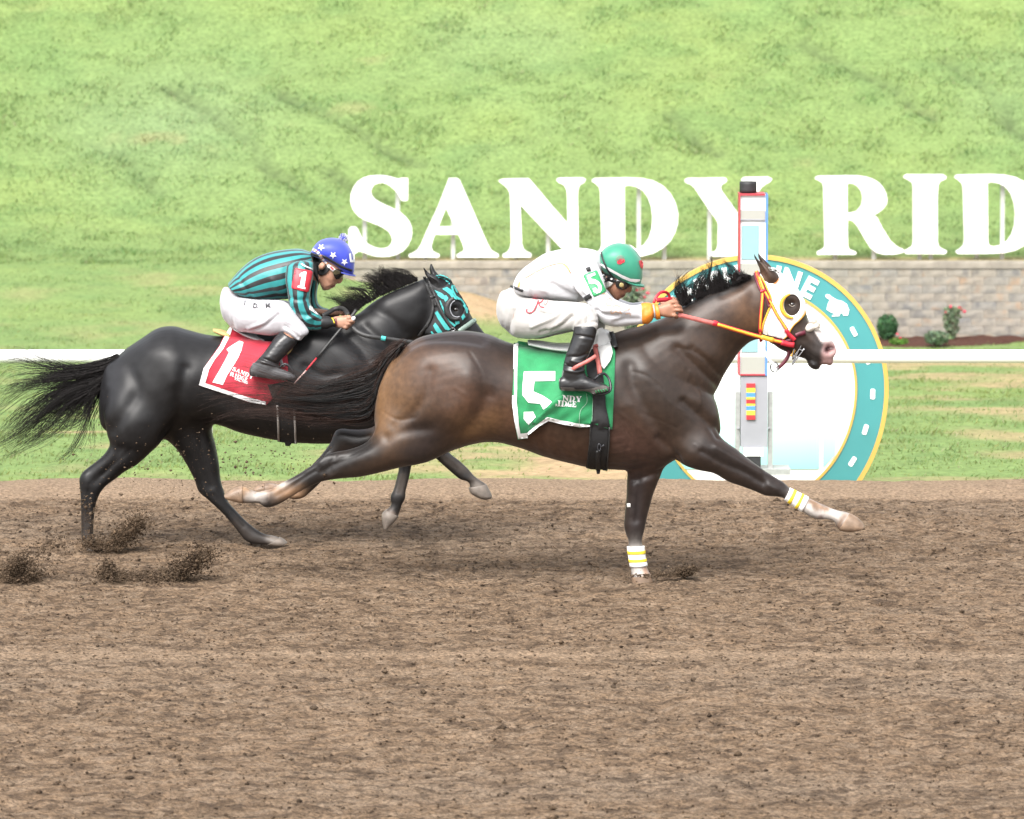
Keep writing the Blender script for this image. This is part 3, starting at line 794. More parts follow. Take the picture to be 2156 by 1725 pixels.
L_R = [pts(zL3, (1545, 95), (1580, 71), (1750, 69), (1924, 64), (2074, 69), (2150, 82), (2224, 106), (2290, 145), (2335, 195), (2372, 270), (2384, 344), (2375, 395), (2344, 436), (2274, 494), (2214, 524), (2264, 544), (2324, 664), (2424, 824), (2504, 894), (2579, 929), (2574, 954), (2520, 968), (2464, 976), (2354, 978), (2264, 959), (2194, 904), (2124, 794), (2044, 654), (1984, 584), (1924, 572), (1922, 700), (1926, 880), (1945, 925), (2000, 945), (2025, 957), (2020, 978), (1570, 980), (1570, 955), (1620, 935), (1655, 905), (1660, 860), (1645, 200), (1635, 150), (1600, 122)), pts(zL3, (1919, 149), (1974, 146), (2034, 174), (2085, 240), (2104, 324), (2089, 414), (2034, 484), (1964, 499), (1919, 499))]
L_I = pts(zL4, (755, 245), (790, 218), (1220, 218), (1252, 240), (1240, 266), (1180, 287), (1155, 332), (1145, 500), (1148, 1000), (1165, 1060), (1210, 1086), (1257, 1108), (1240, 1138), (780, 1138), (765, 1110), (810, 1086), (855, 1060), (868, 1000), (865, 350), (850, 300), (800, 271))
L_D2 = [pts(zL4, *[(x + 585, y + 126) for x, y in q]) for q in (D_o, D_i)]
M_white = pbr('white_paint', (0.86, 0.86, 0.85), 0.5, var=0.03, scale=2, bump=0.05)
M_post = pbr('grey_post', (0.42, 0.42, 0.41), 0.5, var=0.1, scale=6)
LY = 40.75
def letter(name, polys, posts, label):
    if isinstance(polys[0], tuple): polys = [polys]
    v2, tris = fill(polys, 9)
    f = [P(x, y, LY) for x, y in v2]; b = [q + np.array([0, 0.12, 0]) for q in f]
    n = len(f); faces = [tuple(t) for t in tris] + [tuple(i + n for i in reversed(t)) for t in tris]
    es = {(a, c) for t in tris for a, c in zip(t, list(t[1:]) + [t[0]])}
    faces += [(c, a, a + n, c + n) for a, c in es if (c, a) not in es]
    cx = np.mean([q[0] for q in f]); zb = float(hill_z(np.array([cx]), np.array([LY]))[0])
    base = (cx, LY, zb)
    o = thing('sign_letter', MB().add(f + b, faces), M_white, base, label, 'letter', 'letters of the hillside sign', smoothed=False)
    for px, ptop in posts:
        q = P(px, ptop, LY + 0.17); w = 0.024
        part('post', MB().box((q[0] - w, LY + 0.125, zb - 0.15), (q[0] + w, LY + 0.165, q[2])), M_post, o, smoothed=False)
lx = lambda z, x, y: z(x, y)
letter('S', L_S, [lx(zL1, 272, 500), lx(zL1, 658, 200)], 'white letter S beginning the hillside sign, just right of the blue helmet')
letter('A', L_A, [lx(zL1, 1303, 300), lx(zL1, 985, 800)], 'white letter A standing second in the hillside sign after the S')
letter('N', L_N, [lx(zL2, 255, 600), lx(zL1, 2040, 600)], 'white letter N of the hillside sign, its foot behind the white jockey')
letter('D', L_D, [lx(zL2, 1312, 200), lx(zL2, 1610, 700), lx(zL2, 1000, 400)], 'white letter D rising right above the green helmet')
letter('Y', L_Y, [lx(zL3, 312, 300), lx(zL3, 600, 500)], 'white letter Y half hidden by the striped finish post')
letter('R', L_R, [lx(zL4, 405, 800), lx(zL3, 1780, 400)], 'white letter R starting the second word of the hillside sign')
letter('I', L_I, [lx(zL4, 942, 500), lx(zL4, 1070, 500)], 'white letter I, narrowest of the hillside sign letters')
letter('D', L_D2, [lx(zL4, 1905, 330), lx(zL4, 1607, 600)], 'white letter D cut off by the right edge of the photo')

# ---- white running rail
RY = 5.75
M_rail = pbr('white_rail', (0.84, 0.84, 0.84), 0.35, var=0.03, scale=3, coat=0.2)
rail_z = P(1078, 751, RY)[2]; rr = 14.3 * (RY + 30.1) / FOC
rl = MB()
tube(rl, [(-9.5, RY, rail_z + 0.002), (9.5, RY, rail_z)], rr, n=20, sub=8)
rail = thing('running_rail', rl, M_rail, (0, RY, -0.2), 'long white tubular running rail along the inside of the track', 'rail')
for px in (433, 1352):
    q = P(px, 800, RY)
    pm = MB(); tube(pm, [(q[0], RY + 0.35, -0.6), (q[0], RY + 0.33, 0.3), (q[0], RY + 0.22, 0.5), (q[0], RY + 0.03, rail_z - 0.02)], 0.024, n=10)
    part('rail_post', pm, M_rail, rail)

# ---- round finish line sign
SY = 6.5
SC, SR = (1591.0, 817.0), 280.0
def arc(cx, cy, r, a0=0, a1=360, n=120, low=1.16): return [(cx + r * math.cos(math.radians(a0 + (a1 - a0) * i / n)), cy + r * math.sin(math.radians(a0 + (a1 - a0) * i / n)) * (1 if math.sin(math.radians(a0 + (a1 - a0) * i / n)) < 0 else low)) for i in range(n)]
def plate(mb, polys, y0, y1, step=14, mi=0):
    if isinstance(polys[0], tuple): polys = [polys]
    v2, tris = fill(polys, step)
    f = [P(x, y, y0) for x, y in v2]; b = [q + np.array([0, y1 - y0, 0]) for q in f]; n = len(f)
    faces = [tuple(t) for t in tris] + [tuple(i + n for i in reversed(t)) for t in tris]
    es = {(a, c) for t in tris for a, c in zip(t, list(t[1:]) + [t[0]])}
    faces += [(c, a, a + n, c + n) for a, c in es if (c, a) not in es]
    return mb.add(f + b, faces, None, mi)
M_teal = pbr('teal_print', (0.050, 0.245, 0.255), 0.5, var=0.04, scale=3)
M_yel = pbr('gold_trim', (0.52, 0.33, 0.075), 0.5, var=0.05, scale=5)
M_sw = pbr('sign_white', (0.80, 0.82, 0.82), 0.4, var=0.02, scale=2)
base_z = P(SC[0], SC[1] + SR, SY)[2]
sign = thing('finish_sign', plate(MB(), arc(*SC, SR - 4), SY + 0.012, SY + 0.05), M_sw, (P(*SC, SY)[0], SY, base_z), 'big round teal and white finish line sign behind the rail', 'sign')
part('outer_trim', plate(MB(), [arc(*SC, SR), arc(*SC, SR - 9)], SY - 0.004, SY + 0.055), M_yel, sign, False)
part('teal_ring', plate(MB(), [arc(*SC, SR - 9), arc(*SC, SR - 66)], SY + 0.004, SY + 0.012), M_teal, sign, False)
part('inner_trim', plate(MB(), [arc(*SC, SR - 66), arc(*SC, SR - 71)], SY - 0.002, SY + 0.012), M_yel, sign, False)
# lower scene panel printed in pale teal
M_pale = pbr('pale_panel', (0.5, 0.8, 0.76), 0.35, var=0.02, scale=2)
def panel_grad(m, z0, z1):
    nt = m.node_tree; mx = [n for n in nt.nodes if n.type == 'MIX'][0]
    tc = nt.nodes.new('ShaderNodeTexCoord'); sp = nt.nodes.new('ShaderNodeSeparateXYZ'); mr = nt.nodes.new('ShaderNodeMapRange'); cr = nt.nodes.new('ShaderNodeValToRGB')
    mr.inputs['From Min'].default_value = z0; mr.inputs['From Max'].default_value = z1
    nt.links.new(tc.outputs['Object'], sp.inputs[0]); nt.links.new(sp.outputs[2], mr.inputs['Value']); nt.links.new(mr.outputs[0], cr.inputs[0])
    cr.color_ramp.elements[0].color = (0.27, 0.60, 0.54, 1); cr.color_ramp.elements[1].color = (0.78, 0.83, 0.83, 1)
    k = cr.color_ramp.elements.new(0.45); k.color = (0.48, 0.74, 0.70, 1)
    nt.links.new(cr.outputs[0], mx.inputs[6])
panel_grad(M_pale, P(1600, 985, SY)[2] - base_z, P(1600, 790, SY)[2] - base_z)
part('printed_panel', plate(MB(), [(1432, 760), (1724, 760), (1724, 988), (1432, 988)], SY + 0.004, SY + 0.0115), M_pale, sign, False)
part('printed_panel', plate(MB(), [(1733, 790), (1765, 790), (1758, 958), (1733, 985)], SY + 0.004, SY + 0.0115), M_pale, sign, False)
for nm, (cx, cy), a, w, h in (('lane_dash', (1797.5, 698.5), 62, 9.5, 21), ('lane_dash', (1826.5, 757), 76, 9.5, 21), ('lane_dash', (1837.5, 830), 92, 10, 22), ('lane_dash', (1822, 905), 107, 10, 22), ('lane_dash', (1795, 972), 122, 10, 22)):
    ca, sa = math.cos(math.radians(a)), math.sin(math.radians(a))
    q = [(cx + (ca * u * h / 2 - sa * v * w / 2), cy + (sa * u * h / 2 + ca * v * w / 2)) for u, v in ((-1, -.6), (-.8, -1), (.8, -1), (1, -.6), (1, .6), (.8, 1), (-.8, 1), (-1, .6))]
    part(nm, plate(MB(), q, SY - 0.001, SY + 0.004, 8), M_sw, sign, False)
emblem = pts(zT, (1365, 450), (1395, 430), (1440, 440), (1480, 475), (1560, 520), (1640, 540), (1710, 585), (1732, 640), (1752, 680), (1730, 770), (1655, 770), (1640, 730), (1605, 745), (1590, 780), (1470, 786), (1480, 765), (1535, 752), (1440, 712), (1388, 675), (1410, 580), (1440, 520), (1385, 490))
part('horse_emblem', plate(MB(), emblem, SY - 0.001, SY + 0.004, 8), M_sw, sign, False)
def glyph(ch, bold=0.035):
    cu = bpy.data.curves.new('g', 'FONT'); cu.body = ch; cu.offset = bold; cu.resolution_u = 3; cu.align_x = 'CENTER'
    o = bpy.data.objects.new('g', cu); COL.objects.link(o)
    dg = bpy.context.evaluated_depsgraph_get(); me = bpy.data.meshes.new_from_object(o.evaluated_get(dg))
    v = [(q.co.x, q.co.y) for q in me.vertices]; f = [tuple(p.vertices) for p in me.polygons]
    bpy.data.objects.remove(o); bpy.data.curves.remove(cu); bpy.data.meshes.remove(me)
    return v, f
def sign_glyph(ch, ang, size):
    v, f = glyph(ch, 0.045)
    a = math.radians(ang); r0 = SR - 60
    q = []
    for x, y in v:
        R = r0 + y * size * 1.0; t = x * size * 0.95
        q.append((SC[0] + R * math.sin(a) + t * math.cos(a), SC[1] - R * math.cos(a) + t * math.sin(a)))
    fr = [P(x, y, SY - 0.002) for x, y in q]; bk = [p_ + np.array([0, 0.006, 0]) for p_ in fr]; n = len(fr)
    es = {(x, y) for t in f for x, y in zip(t, list(t[1:]) + [t[0]])}
    faces = list(f) + [tuple(i + n for i in reversed(t)) for t in f] + [(c, b, b + n, c + n) for b, c in es if (c, b) not in es]
    part('sign_text', MB().add(fr + bk, faces), M_sw, sign, False)
for ch, ang in zip('FINISH', (-45, -39, -32.5, -26, -20.5, -12.0)): sign_glyph(ch, ang, 57)
for ch, ang in zip('LINE', (5.0, 11.0, 18.0, 28.0)): sign_glyph(ch, ang, 57)
for px in (1500, 1690):
    q = P(px, 900, SY + 0.08); part('support_post', MB().box((q[0] - .03, SY + 0.056, -1.2), (q[0] + .03, SY + 0.11, q[2])), M_post, sign, False)

# ---- finish post with its coloured edges
FY = 5.15
fz = lambda x, y: P(x, y, FY)
fp_base = P(1588, 998, FY)
post = empty('finish_post', fp_base, 'square white finish post with red and blue edges and black cap', 'post')
def slab(name, x0, y0, x1, y1, ya, yb, m, bevel=0):
    a, b = P(x0, y1, FY), P(x1, y0, FY)
    return part(name, MB().box((a[0], FY + ya, a[2]), (b[0], FY + yb, b[2])), m, post, False)
M_red = pbr('red_trim', (0.42, 0.045, 0.06), 0.45, var=0.06); M_blue = pbr('blue_trim', (0.09, 0.22, 0.60), 0.45, var=0.06)
M_cream = pbr('cream_panel', (0.33, 0.33, 0.295), 0.5, var=0.03, scale=4); M_mirr = pbr('pale_glass', (0.24, 0.40, 0.42), 0.2, var=0.02, spec=0.8)
M_grey = pbr('grey_panel', (0.27, 0.275, 0.30), 0.5, var=0.08, scale=6); M_black = pbr('black_matte', (0.018, 0.018, 0.02), 0.6, var=0.2)
M_frame = pbr('dull_steel', (0.36, 0.37, 0.36), 0.45, var=0.12, metal=0.4)
slab('post_body', 1557, 410, 1615, 792, 0.02, 0.20, M_sw)
slab('red_edge', 1554.8, 408.5, 1558.8, 791, 0.0, 0.205, M_red)
slab('blue_edge', 1611, 410, 1617, 791, 0.0, 0.205, M_blue)
slab('red_top', 1558.8, 408.5, 1611, 412, 0.0, 0.205, M_red)
slab('red_sill', 1558.8, 788, 1611, 791, 0.0, 0.02, M_red)
slab('cream_panel', 1559, 443, 1611, 462, 0.008, 0.02, M_cream)
slab('joint_strip', 1559, 462, 1611, 464.5, 0.004, 0.02, M_grey)
slab('mirror_pane', 1562, 475, 1598, 547, 0.012, 0.02, M_mirr)
slab('cream_panel', 1559, 556, 1611, 600, 0.008, 0.02, M_cream)
slab('mirror_pane', 1562, 620, 1596, 742, 0.012, 0.02, M_mirr)
slab('cream_panel', 1560, 752, 1611, 788, 0.008, 0.02, M_cream)
cm = MB(); q = P(1576.5, 396, FY); hgt = (P(0, 385, FY) - P(0, 408, FY))[2]
tube(cm, [(q[0], FY + 0.1, q[2] - hgt / 2), (q[0], FY + 0.1, q[2] + hgt / 2)], 18 * (FY + 30.1) / FOC, n=24, sub=4)
part('black_cap', cm, M_black, post)
slab('grey_panel', 1559.5, 793, 1616.5, 942, 0.01, 0.16, M_grey)
cols = [pbr('stripe_' + n_, c_, 0.5, var=0.04) for n_, c_ in (('red', (0.50, 0.03, 0.035)), ('yellow', (0.72, 0.50, 0.05)), ('blue', (0.07, 0.24, 0.60)))]
yy = zA(0, 1315)[1]
for nm, c_, h_ in (('red', 0, 37), ('yellow', 1, 40), ('blue', 2, 36), ('yellow', 1, 20), ('red', 0, 36), ('yellow', 1, 20), ('blue', 2, 36), ('yellow', 1, 40), ('red', 0, 38)):
    slab(nm + '_band', 1571.5, yy, 1590, yy + h_ * 0.25, -0.004, 0.01, cols[c_]); yy += h_ * 0.25
for x0, x1 in ((1548.5, 1558.5), (1617.5, 1628)):
    slab('stand_upright', x0, 828, x1, 992, 0.03, 0.09, M_frame)
slab('stand_foot', 1540, 988, 1664, 999.5, -0.02, 0.25, M_frame)
slab('white_block', 1565, 943, 1607, 961, 0.0, 0.14, M_sw)
slab('black_base', 1573, 961, 1602, 996, 0.005, 0.13, M_black)
for x_ in (1555, 1619):
    for y_ in (903,):
        bq = P(x_, y_, FY); bm_ = MB(); tube(bm_, [(bq[0], FY + 0.028, bq[2]), (bq[0], FY + 0.012, bq[2])], 0.007, n=8, sub=1); part('bolt', bm_, M_grey, post)

# ---- planting along the wall
def leafy(name, px, py_top, py_bot, wpx, Y, n, leaf, color, seed, label, cat='shrub', shape='dome', flowers=None, stems=True, thin=1.0):
    rng = np.random.default_rng(seed)
    b = P(px, py_bot, Y); s = (Y + 30.1) / FOC
    H = (py_bot - py_top) * s; Wd = wpx * s / 2
    b[2] = float(infield_z(np.array([b[0]]), np.array([Y]))[0]) + 0.03
    H = P(px, py_top, Y)[2] - b[2]
    root = empty(name, b, label, cat)
    mb = MB(); vs, fs = [], []
    for i in range(n):
        d = rng.normal(0, 1, 3); d /= np.linalg.norm(d)
        r = rng.random() ** (0.33 if shape == 'dome' else 0.6)
        if shape == 'dome': c = b + np.array([d[0] * Wd * r, d[1] * Wd * r, H * 0.5 + d[2] * H * 0.5 * r])
        else:
            k = rng.random() ** 0.8; wdt = Wd * (0.35 + 0.65 * k) * (1 - 0.25 * k)
            c = b + np.array([d[0] * wdt * r, d[1] * wdt * r, H * k])
        nrm = rng.normal(0, 1, 3) + d * 1.2; nrm /= np.linalg.norm(nrm)
        u = np.cross(nrm, rng.normal(0, 1, 3)); u /= np.linalg.norm(u); w = np.cross(nrm, u)
        L = leaf * rng.uniform(0.6, 1.3)
        o = len(vs); vs += [c - u * L, c + w * L * 0.45, c + u * L, c - w * L * 0.45]; fs += [(o, o + 1, o + 2, o + 3)]
    mb.add(vs, fs)
    me = mesh_of(mb, 'foliage', b, False)
    cl = np.array(color) * rng.uniform(0.55, 1.5, (n, 1)) * (1 + rng.normal(0, 0.08, (n, 3)))
    set_col(me, np.repeat(np.clip(cl, 0.005, 1), 4, 0)); link('foliage', me, M_grass, root, smoothed=False)
    if stems:
        sm = MB()
        for k in range(7):
            e = b + np.array([rng.uniform(-.6, .6) * Wd, rng.uniform(-.6, .6) * Wd, H * rng.uniform(.5, .85)])
            tube(sm, [b + np.array([rng.uniform(-.05, .05), 0, -0.05]), (b + e) / 2 + rng.normal(0, .02, 3), e], np.array([0.008, 0.006, 0.003]), n=5, sub=2)
        part('stem', sm, pbr('bark_' + name, (0.09, 0.06, 0.04), 0.9), root)
    if flowers:
        for fx, fy, fr, fc in flowers:
            fm = MB(); c = P(fx, fy, Y - 0.05)
            for k in range(14):
                d = rng.normal(0, 1, 3); d /= np.linalg.norm(d); u = np.cross(d, (0.3, 0.5, 0.8)); u /= np.linalg.norm(u); w = np.cross(d, u)
                L = fr * s; cc = c + d * L * 0.55
                fm.add([cc - u * L * .6, cc + w * L * .6, cc + u * L * .6, cc - w * L * .6], [(0, 1, 2, 3)])
            part('blossom', fm, fc, root, False, fix=False)
    return root
M_pink = pbr('rose_petal', (0.62, 0.05, 0.10), 0.6, var=0.15)
leafy('boxwood_shrub', 1868, 661, 719, 46, 38.3, 1700, 0.022, (0.065, 0.15, 0.065), 1, 'dark green clipped boxwood dome by the wall beside the round sign')
leafy('rose_bush', 2004, 648, 708, 62, 38.7, 800, 0.028, (0.19, 0.25, 0.15), 2, 'leggy pale green rose bush with pink blossoms against the wall', 'rose bush', 'vase', [(x_, y_, 4.5, M_pink) for x_, y_ in pts(zM, (1298, 262), (1405, 272), (1255, 328), (1462, 318), (1420, 290))])
leafy('leafy_shrub', 1972, 697, 733, 54, 36.9, 900, 0.026, (0.14, 0.20, 0.12), 3, 'low grey green shrub in the mulch before the rose bush')
leafy('flowering_plant', 1892, 713, 735, 40, 36.8, 360, 0.024, (0.13, 0.24, 0.05), 4, 'small lime green plant with red blooms in the mulch', 'plant', 'dome', [(x_, y_, 3.2, M_pink) for x_, y_ in pts(zM, (715, 625), (680, 580))], False)
leafy('rose_bush', 1330, 604, 690, 90, 39.2, 800, 0.04, (0.20, 0.25, 0.17), 5, 'sparse rose bush with pink blossoms seen between green helmet and reins', 'rose bush', 'vase', [(x_, y_, 4.5, M_pink) for x_, y_ in pts(zJ, (1010, 970), (1130, 940), (1230, 1030), (1160, 1100), (1060, 980))])
# ================================================================== THE HORSES
M_coat = pbr('bay_coat', (0.03, 0.02, 0.015), 0.40, var=0.22, scale=34, bump=0.07, bscale=320, spec=0.30, attr='Col', sheen=0.05)
M_coatb = pbr('black_coat', (0.01, 0.01, 0.01), 0.44, var=0.2, scale=22, bump=0.06, bscale=300, spec=0.3, attr='Col')
M_hairb = pbr('black_hair', (0.012, 0.010, 0.010), 0.6, var=0.4, scale=30, spec=0.22)
M_hairr = pbr('rusty_black_hair', (0.042, 0.024, 0.019), 0.6, var=0.55, scale=26, spec=0.22)
M_eye = pbr('horse_eye', (0.012, 0.007, 0.004), 0.05, var=0.1, spec=0.8, coat=1.0)
M_eyew = pbr('eye_rim', (0.35, 0.30, 0.26), 0.4)

def paint(me, base, patches, noise=0.15, seed=3):
    """coat markings: (points px, width px, colour, strength) laid over a base colour"""
    co = get_co(me); px, py = PX(co)
    n = fbm(co * 9, seed, 3)
    col = np.repeat(np.array(base)[None], len(co), 0) * (1 + noise * n[:, None] + 0.1 * fbm(co * 38, seed + 5, 2)[:, None])
    for p_, wd, c, st in patches:
        q = catmull(p_, 4) if len(p_) > 2 else p_
        d = pdist(px + 6 * n, py + 6 * np.roll(n, 7), q)
        w = (st * np.exp(-(d / wd) ** 4 if st < 0 else -(d / wd) ** 2))[:, None]
        col = col * (1 - w) + np.array(c) * w
    return co, px, py, n, col

# ------------------------------------------------------------------ the bay, number 5
BY = 0.0
mb = MB()
trunk = [(232, 242, 102, 650, .11), (300, 174, 190, 790, .205), (380, 131, 340, 845, .26), (500, 110, 480, 800, .285), (620, 103, 640, 742, .285),
         (740, 121, 780, 725, .275), (860, 168, 920, 757, .275), (980, 195, 1060, 808, .285), (1120, 205, 1200, 841, .29), (1250, 195, 1320, 868, .28),
         (1370, 148, 1450, 880, .268), (1480, 102, 1580, 884, .25), (1600, 85, 1720, 862, .235), (1740, 150, 1850, 800, .215), (1880, 300, 1970, 745, .185), (1980, 430, 2028, 690, .13)]
loft(mb, zD, trunk, BY, n=44, sub=6, ex=2.15, cap0=.36, cap1=.33)
neck = [(1300, 700, 1470, 880, .21), (1340, 689, 1508, 822, .185), (1400, 668, 1524, 790, .15), (1450, 638, 1545, 757, .125), (1500, 612, 1566, 731, .11), (1545, 596, 1592, 716, .10), (1585, 577, 1625, 712, .095), (1606, 580, 1650, 700, .088)]
loft(mb, zV, neck, BY, n=36, sub=6, ex=2.1)
head = [(1590, 575, 1604, 716, .08), (1618, 565, 1622, 722, .098), (1645, 576, 1640, 734, .106), (1675, 603, 1652, 740, .11), (1693, 632, 1664, 745, .10), (1697, 658, 1675, 750, .085), (1706, 680, 1686, 753, .07), (1724, 693, 1697, 756, .06), (1742, 707, 1708, 760, .058), (1755, 721, 1722, 764, .058), (1761, 737, 1734, 768, .05)]
loft(mb, zV, head, BY, n=32, sub=5, ex=2.3, cap0=.3, cap1=.25)
blob(mb, 1713, 767, BY, 16, 10, .045, rot=0.65)                      # lower lip
blob(mb, 1746, 758, BY, 9, 13, .047, rot=-0.2)                        # upper lip
blob(mb, 1632, 694, -.065, 32, 34, .045)                              # jowls
blob(mb, 1632, 694, .065, 32, 34, .045)
def ear(mb, y, secs): loft(mb, zV, secs, y, n=14, sub=4, ex=2.0, cap0=.5, cap1=.3)
ear(mb, -.062, [(1587, 535, 1589, 535, .008), (1588.5, 546, 1595.5, 545, .013), (1592.5, 560, 1607, 553, .021), (1600, 577, 1623, 566, .027), (1611, 591, 1637, 579, .028), (1623, 598, 1640, 590, .022)])
ear(mb, .062, [(1595, 532, 1597, 532, .008), (1597, 543, 1603, 540, .013), (1601, 556, 1613, 550, .021), (1607, 572, 1625, 562, .027), (1615, 586, 1634, 574, .028)])
# near hind
loft(mb, zF, [(1240, -40, 1800, 150, .09), (1212, 24, 1700, 236, .115), (1188, 108, 1585, 291, .115), (1120, 165, 1420, 312, .10), (1040, 194, 1250, 354, .085), (960, 209, 1100, 386, .068), (890, 227, 1010, 394, .056), (840, 261, 930, 403, .05), (780, 304, 850, 417, .042), (710, 350, 780, 446, .034), (620, 400, 700, 486, .03), (545, 440, 620, 536, .03), (490, 475, 545, 578, .034), (448, 515, 475, 600, .034), (425, 535, 435, 588, .03)], -.135, n=26, sub=5)
loft(mb, zF, [(500, 468, 470, 592, .034), (445, 478, 425, 573, .031), (392, 486, 385, 569, .03), (333, 460, 335, 571, .036), (288, 450, 290, 566, .042), (235, 471, 242, 555, .042), (185, 508, 196, 538, .034)], -.135, n=22, sub=5, ex=2.4, cap1=.15)
# far hind
loft(mb, zF, [(1300, -40, 1650, 200, .14), (1190, 48, 1400, 255, .10), (1080, 50, 1250, 262, .085), (990, 44, 1100, 232, .066), (938, 72, 1040, 232, .052), (903, 150, 990, 262, .043), (850, 225, 930, 312, .034), (790, 290, 880, 382, .03), (720, 378, 820, 440, .03), (655, 455, 765, 492, .032), (630, 500, 715, 532, .034), (610, 520, 660, 542, .03)], .135, n=24, sub=5)
loft(mb, zF, [(690, 462, 668, 540, .032), (620, 462, 610, 534, .03), (560, 445, 560, 515, .03), (500, 430, 492, 503, .036), (435, 436, 432, 500, .041), (382, 462, 384, 497, .035)], .135, n=20, sub=4, ex=2.4, cap1=.15)
# near fore, stretched forward
loft(mb, zV, [(1450, 830, 1390, 900, .05, -.10), (1492, 870, 1388, 950, .085, -.11), (1513, 913, 1418, 965, .108, -.12)] + [(*zG(a, b), *zG(c, d), h, -.13) for a, b, c, d, h in
     [(930, 110, 640, 283, .098), (1000, 160, 740, 316, .084), (1080, 224, 840, 339, .073), (1160, 284, 940, 395, .061), (1230, 334, 1040, 432, .052), (1300, 377, 1140, 468, .047), (1345, 404, 1215, 497, .047), (1385, 442, 1300, 504, .042), (1412, 462, 1352, 520, .033), (1482, 494, 1434, 582, .03), (1560, 531, 1510, 634, .033), (1626, 563, 1588, 668, .037), (1692, 592, 1660, 670, .033), (1748, 608, 1712, 690, .034), (1802, 618, 1724, 722, .041), (1862, 652, 1758, 750, .047), (1906, 690, 1828, 757, .046), (1926, 724, 1896, 748, .038)]], -.13, n=24, sub=5, cap1=.15)
# far fore, on the ground
loft(mb, zG, [(180, 120, 560, 200, .11), (213, 318, 492, 288, .085), (212, 400, 452, 375, .075), (208, 500, 408, 480, .062), (203, 580, 382, 570, .055), (196, 660, 358, 660, .05), (192, 712, 346, 718, .05), (205, 775, 334, 770, .046), (224, 830, 322, 828, .036), (221, 880, 333, 872, .031), (231, 950, 343, 945, .031), (239, 1010, 357, 1003, .035), (245, 1060, 378, 1050, .037), (249, 1106, 391, 1080, .041), (254, 1140, 408, 1120, .046)], .0, n=22, sub=5, cap1=.1)
bay_me = fuse(mb, .0085, 3)
relax(bay_me, [pts(zD, (60, 600), (190, 640), (330, 690), (470, 770))], 48, 130)
relax(bay_me, [pts(zD, (1690, 820), (1790, 720), (1880, 620), (1960, 580))], 32, 60)
relax(bay_me, [pts(zD, (1300, 700), (1360, 500), (1450, 300), (1500, 130)), pts(zA, (1060, 420), (1080, 700), (1110, 950))], 30, 40)
S = []
def st(z, w, a, *q): S.append((pts(z, *q), w, a * (1.3 if w >= 6 else 0.75)))
st(zD, 11, -.012, (250, 230), (340, 168), (440, 148), (600, 152), (700, 168))         # spine groove over the croup
st(zD, 40, .012, (300, 280), (480, 230), (640, 260))
st(zD, 16, -.012, (735, 470), (700, 560), (650, 640), (590, 700))                      # flank fold
st(zD, 26, .012, (560, 560), (620, 480), (640, 380))
st(zD, 12, -.007, (420, 330), (400, 450), (330, 560), (220, 640))
st(zD, 34, .012, (200, 420), (190, 540), (240, 650))
st(zD, 12, -.009, (180, 700), (300, 660), (420, 650))                                  # gaskin
st(zF, 9, -.007, (1190, 140), (1060, 230), (930, 300), (850, 350))
st(zF, 8, .006, (880, 230), (840, 290))
st(zF, 3.5, -.007, (800, 345), (700, 410), (600, 478), (530, 520)); st(zF, 5, .005, (860, 255), (820, 300), (740, 350)); st(zF, 4, -.005, (940, 240), (900, 300), (905, 360)); st(zF, 4, .004, (900, 390), (960, 360))
st(zD, 13, -.008, (1540, 300), (1560, 430), (1640, 560), (1730, 680), (1810, 800))      # shoulder and triceps line
st(zD, 30, .011, (1640, 330), (1740, 480), (1840, 640))
st(zD, 26, .012, (1560, 520), (1640, 660), (1720, 790))
st(zD, 9, -.012, (1840, 500), (1920, 570), (2010, 650), (2040, 690))
st(zD, 24, .012, (1950, 480), (2000, 570))
st(zD, 7, -.010, (1560, 940), (1680, 905), (1790, 860))
st(zD, 8, -.012, (1700, 700), (1780, 790), (1830, 870))
for k in range(5):
    st(zD, 8, -.0035, (1000 + 68 * k, 560), (980 + 68 * k, 700), (1020 + 68 * k, 810))
st(zG, 7, -.008, (760, 180), (900, 260), (1060, 330), (1200, 410))                     # forearm
st(zG, 8, .007, (860, 150), (1010, 240), (1180, 330))
st(zG, 6, .005, (1230, 420), (1290, 450))
st(zG, 6, -.006, (300, 400), (290, 560), (280, 680))
st(zA, 9, -.009, (430, 1020), (540, 1110), (660, 1220), (770, 1320))                   # jugular and neck
st(zA, 7, -.006, (560, 1020), (700, 1150), (800, 1240))
st(zA, 24, .010, (300, 900), (520, 980), (700, 1080))
st(zA, 12, -.006, (820, 560), (940, 500), (1070, 420))
st(zA, 14, -.006, (1080, 520), (1060, 650), (1090, 780), (1110, 930))                  # behind the jaw
st(zT, 5, -.008, (960, 1270), (1080, 1340), (1200, 1420), (1310, 1490))                # mouth
st(zT, 8, -.028, (1420, 1310), (1460, 1280))                                           # nostril
st(zT, 8, .008, (1340, 1350), (1400, 1390), (1500, 1340), (1540, 1270))
st(zT, 7, .006, (1000, 1040), (1120, 1130), (1250, 1250))
st(zT, 7, -.012, (840, 580))                                                           # eye socket
st(zT, 12, .006, (780, 500), (880, 500))
st(zU, 6, -.010, (1960, 330), (2020, 480), (2080, 620))                                # hollow of the ear
for v in ([(560, 420), (660, 500), (700, 620), (820, 700)],):
    st(zD, 2.2, .0025, *v)
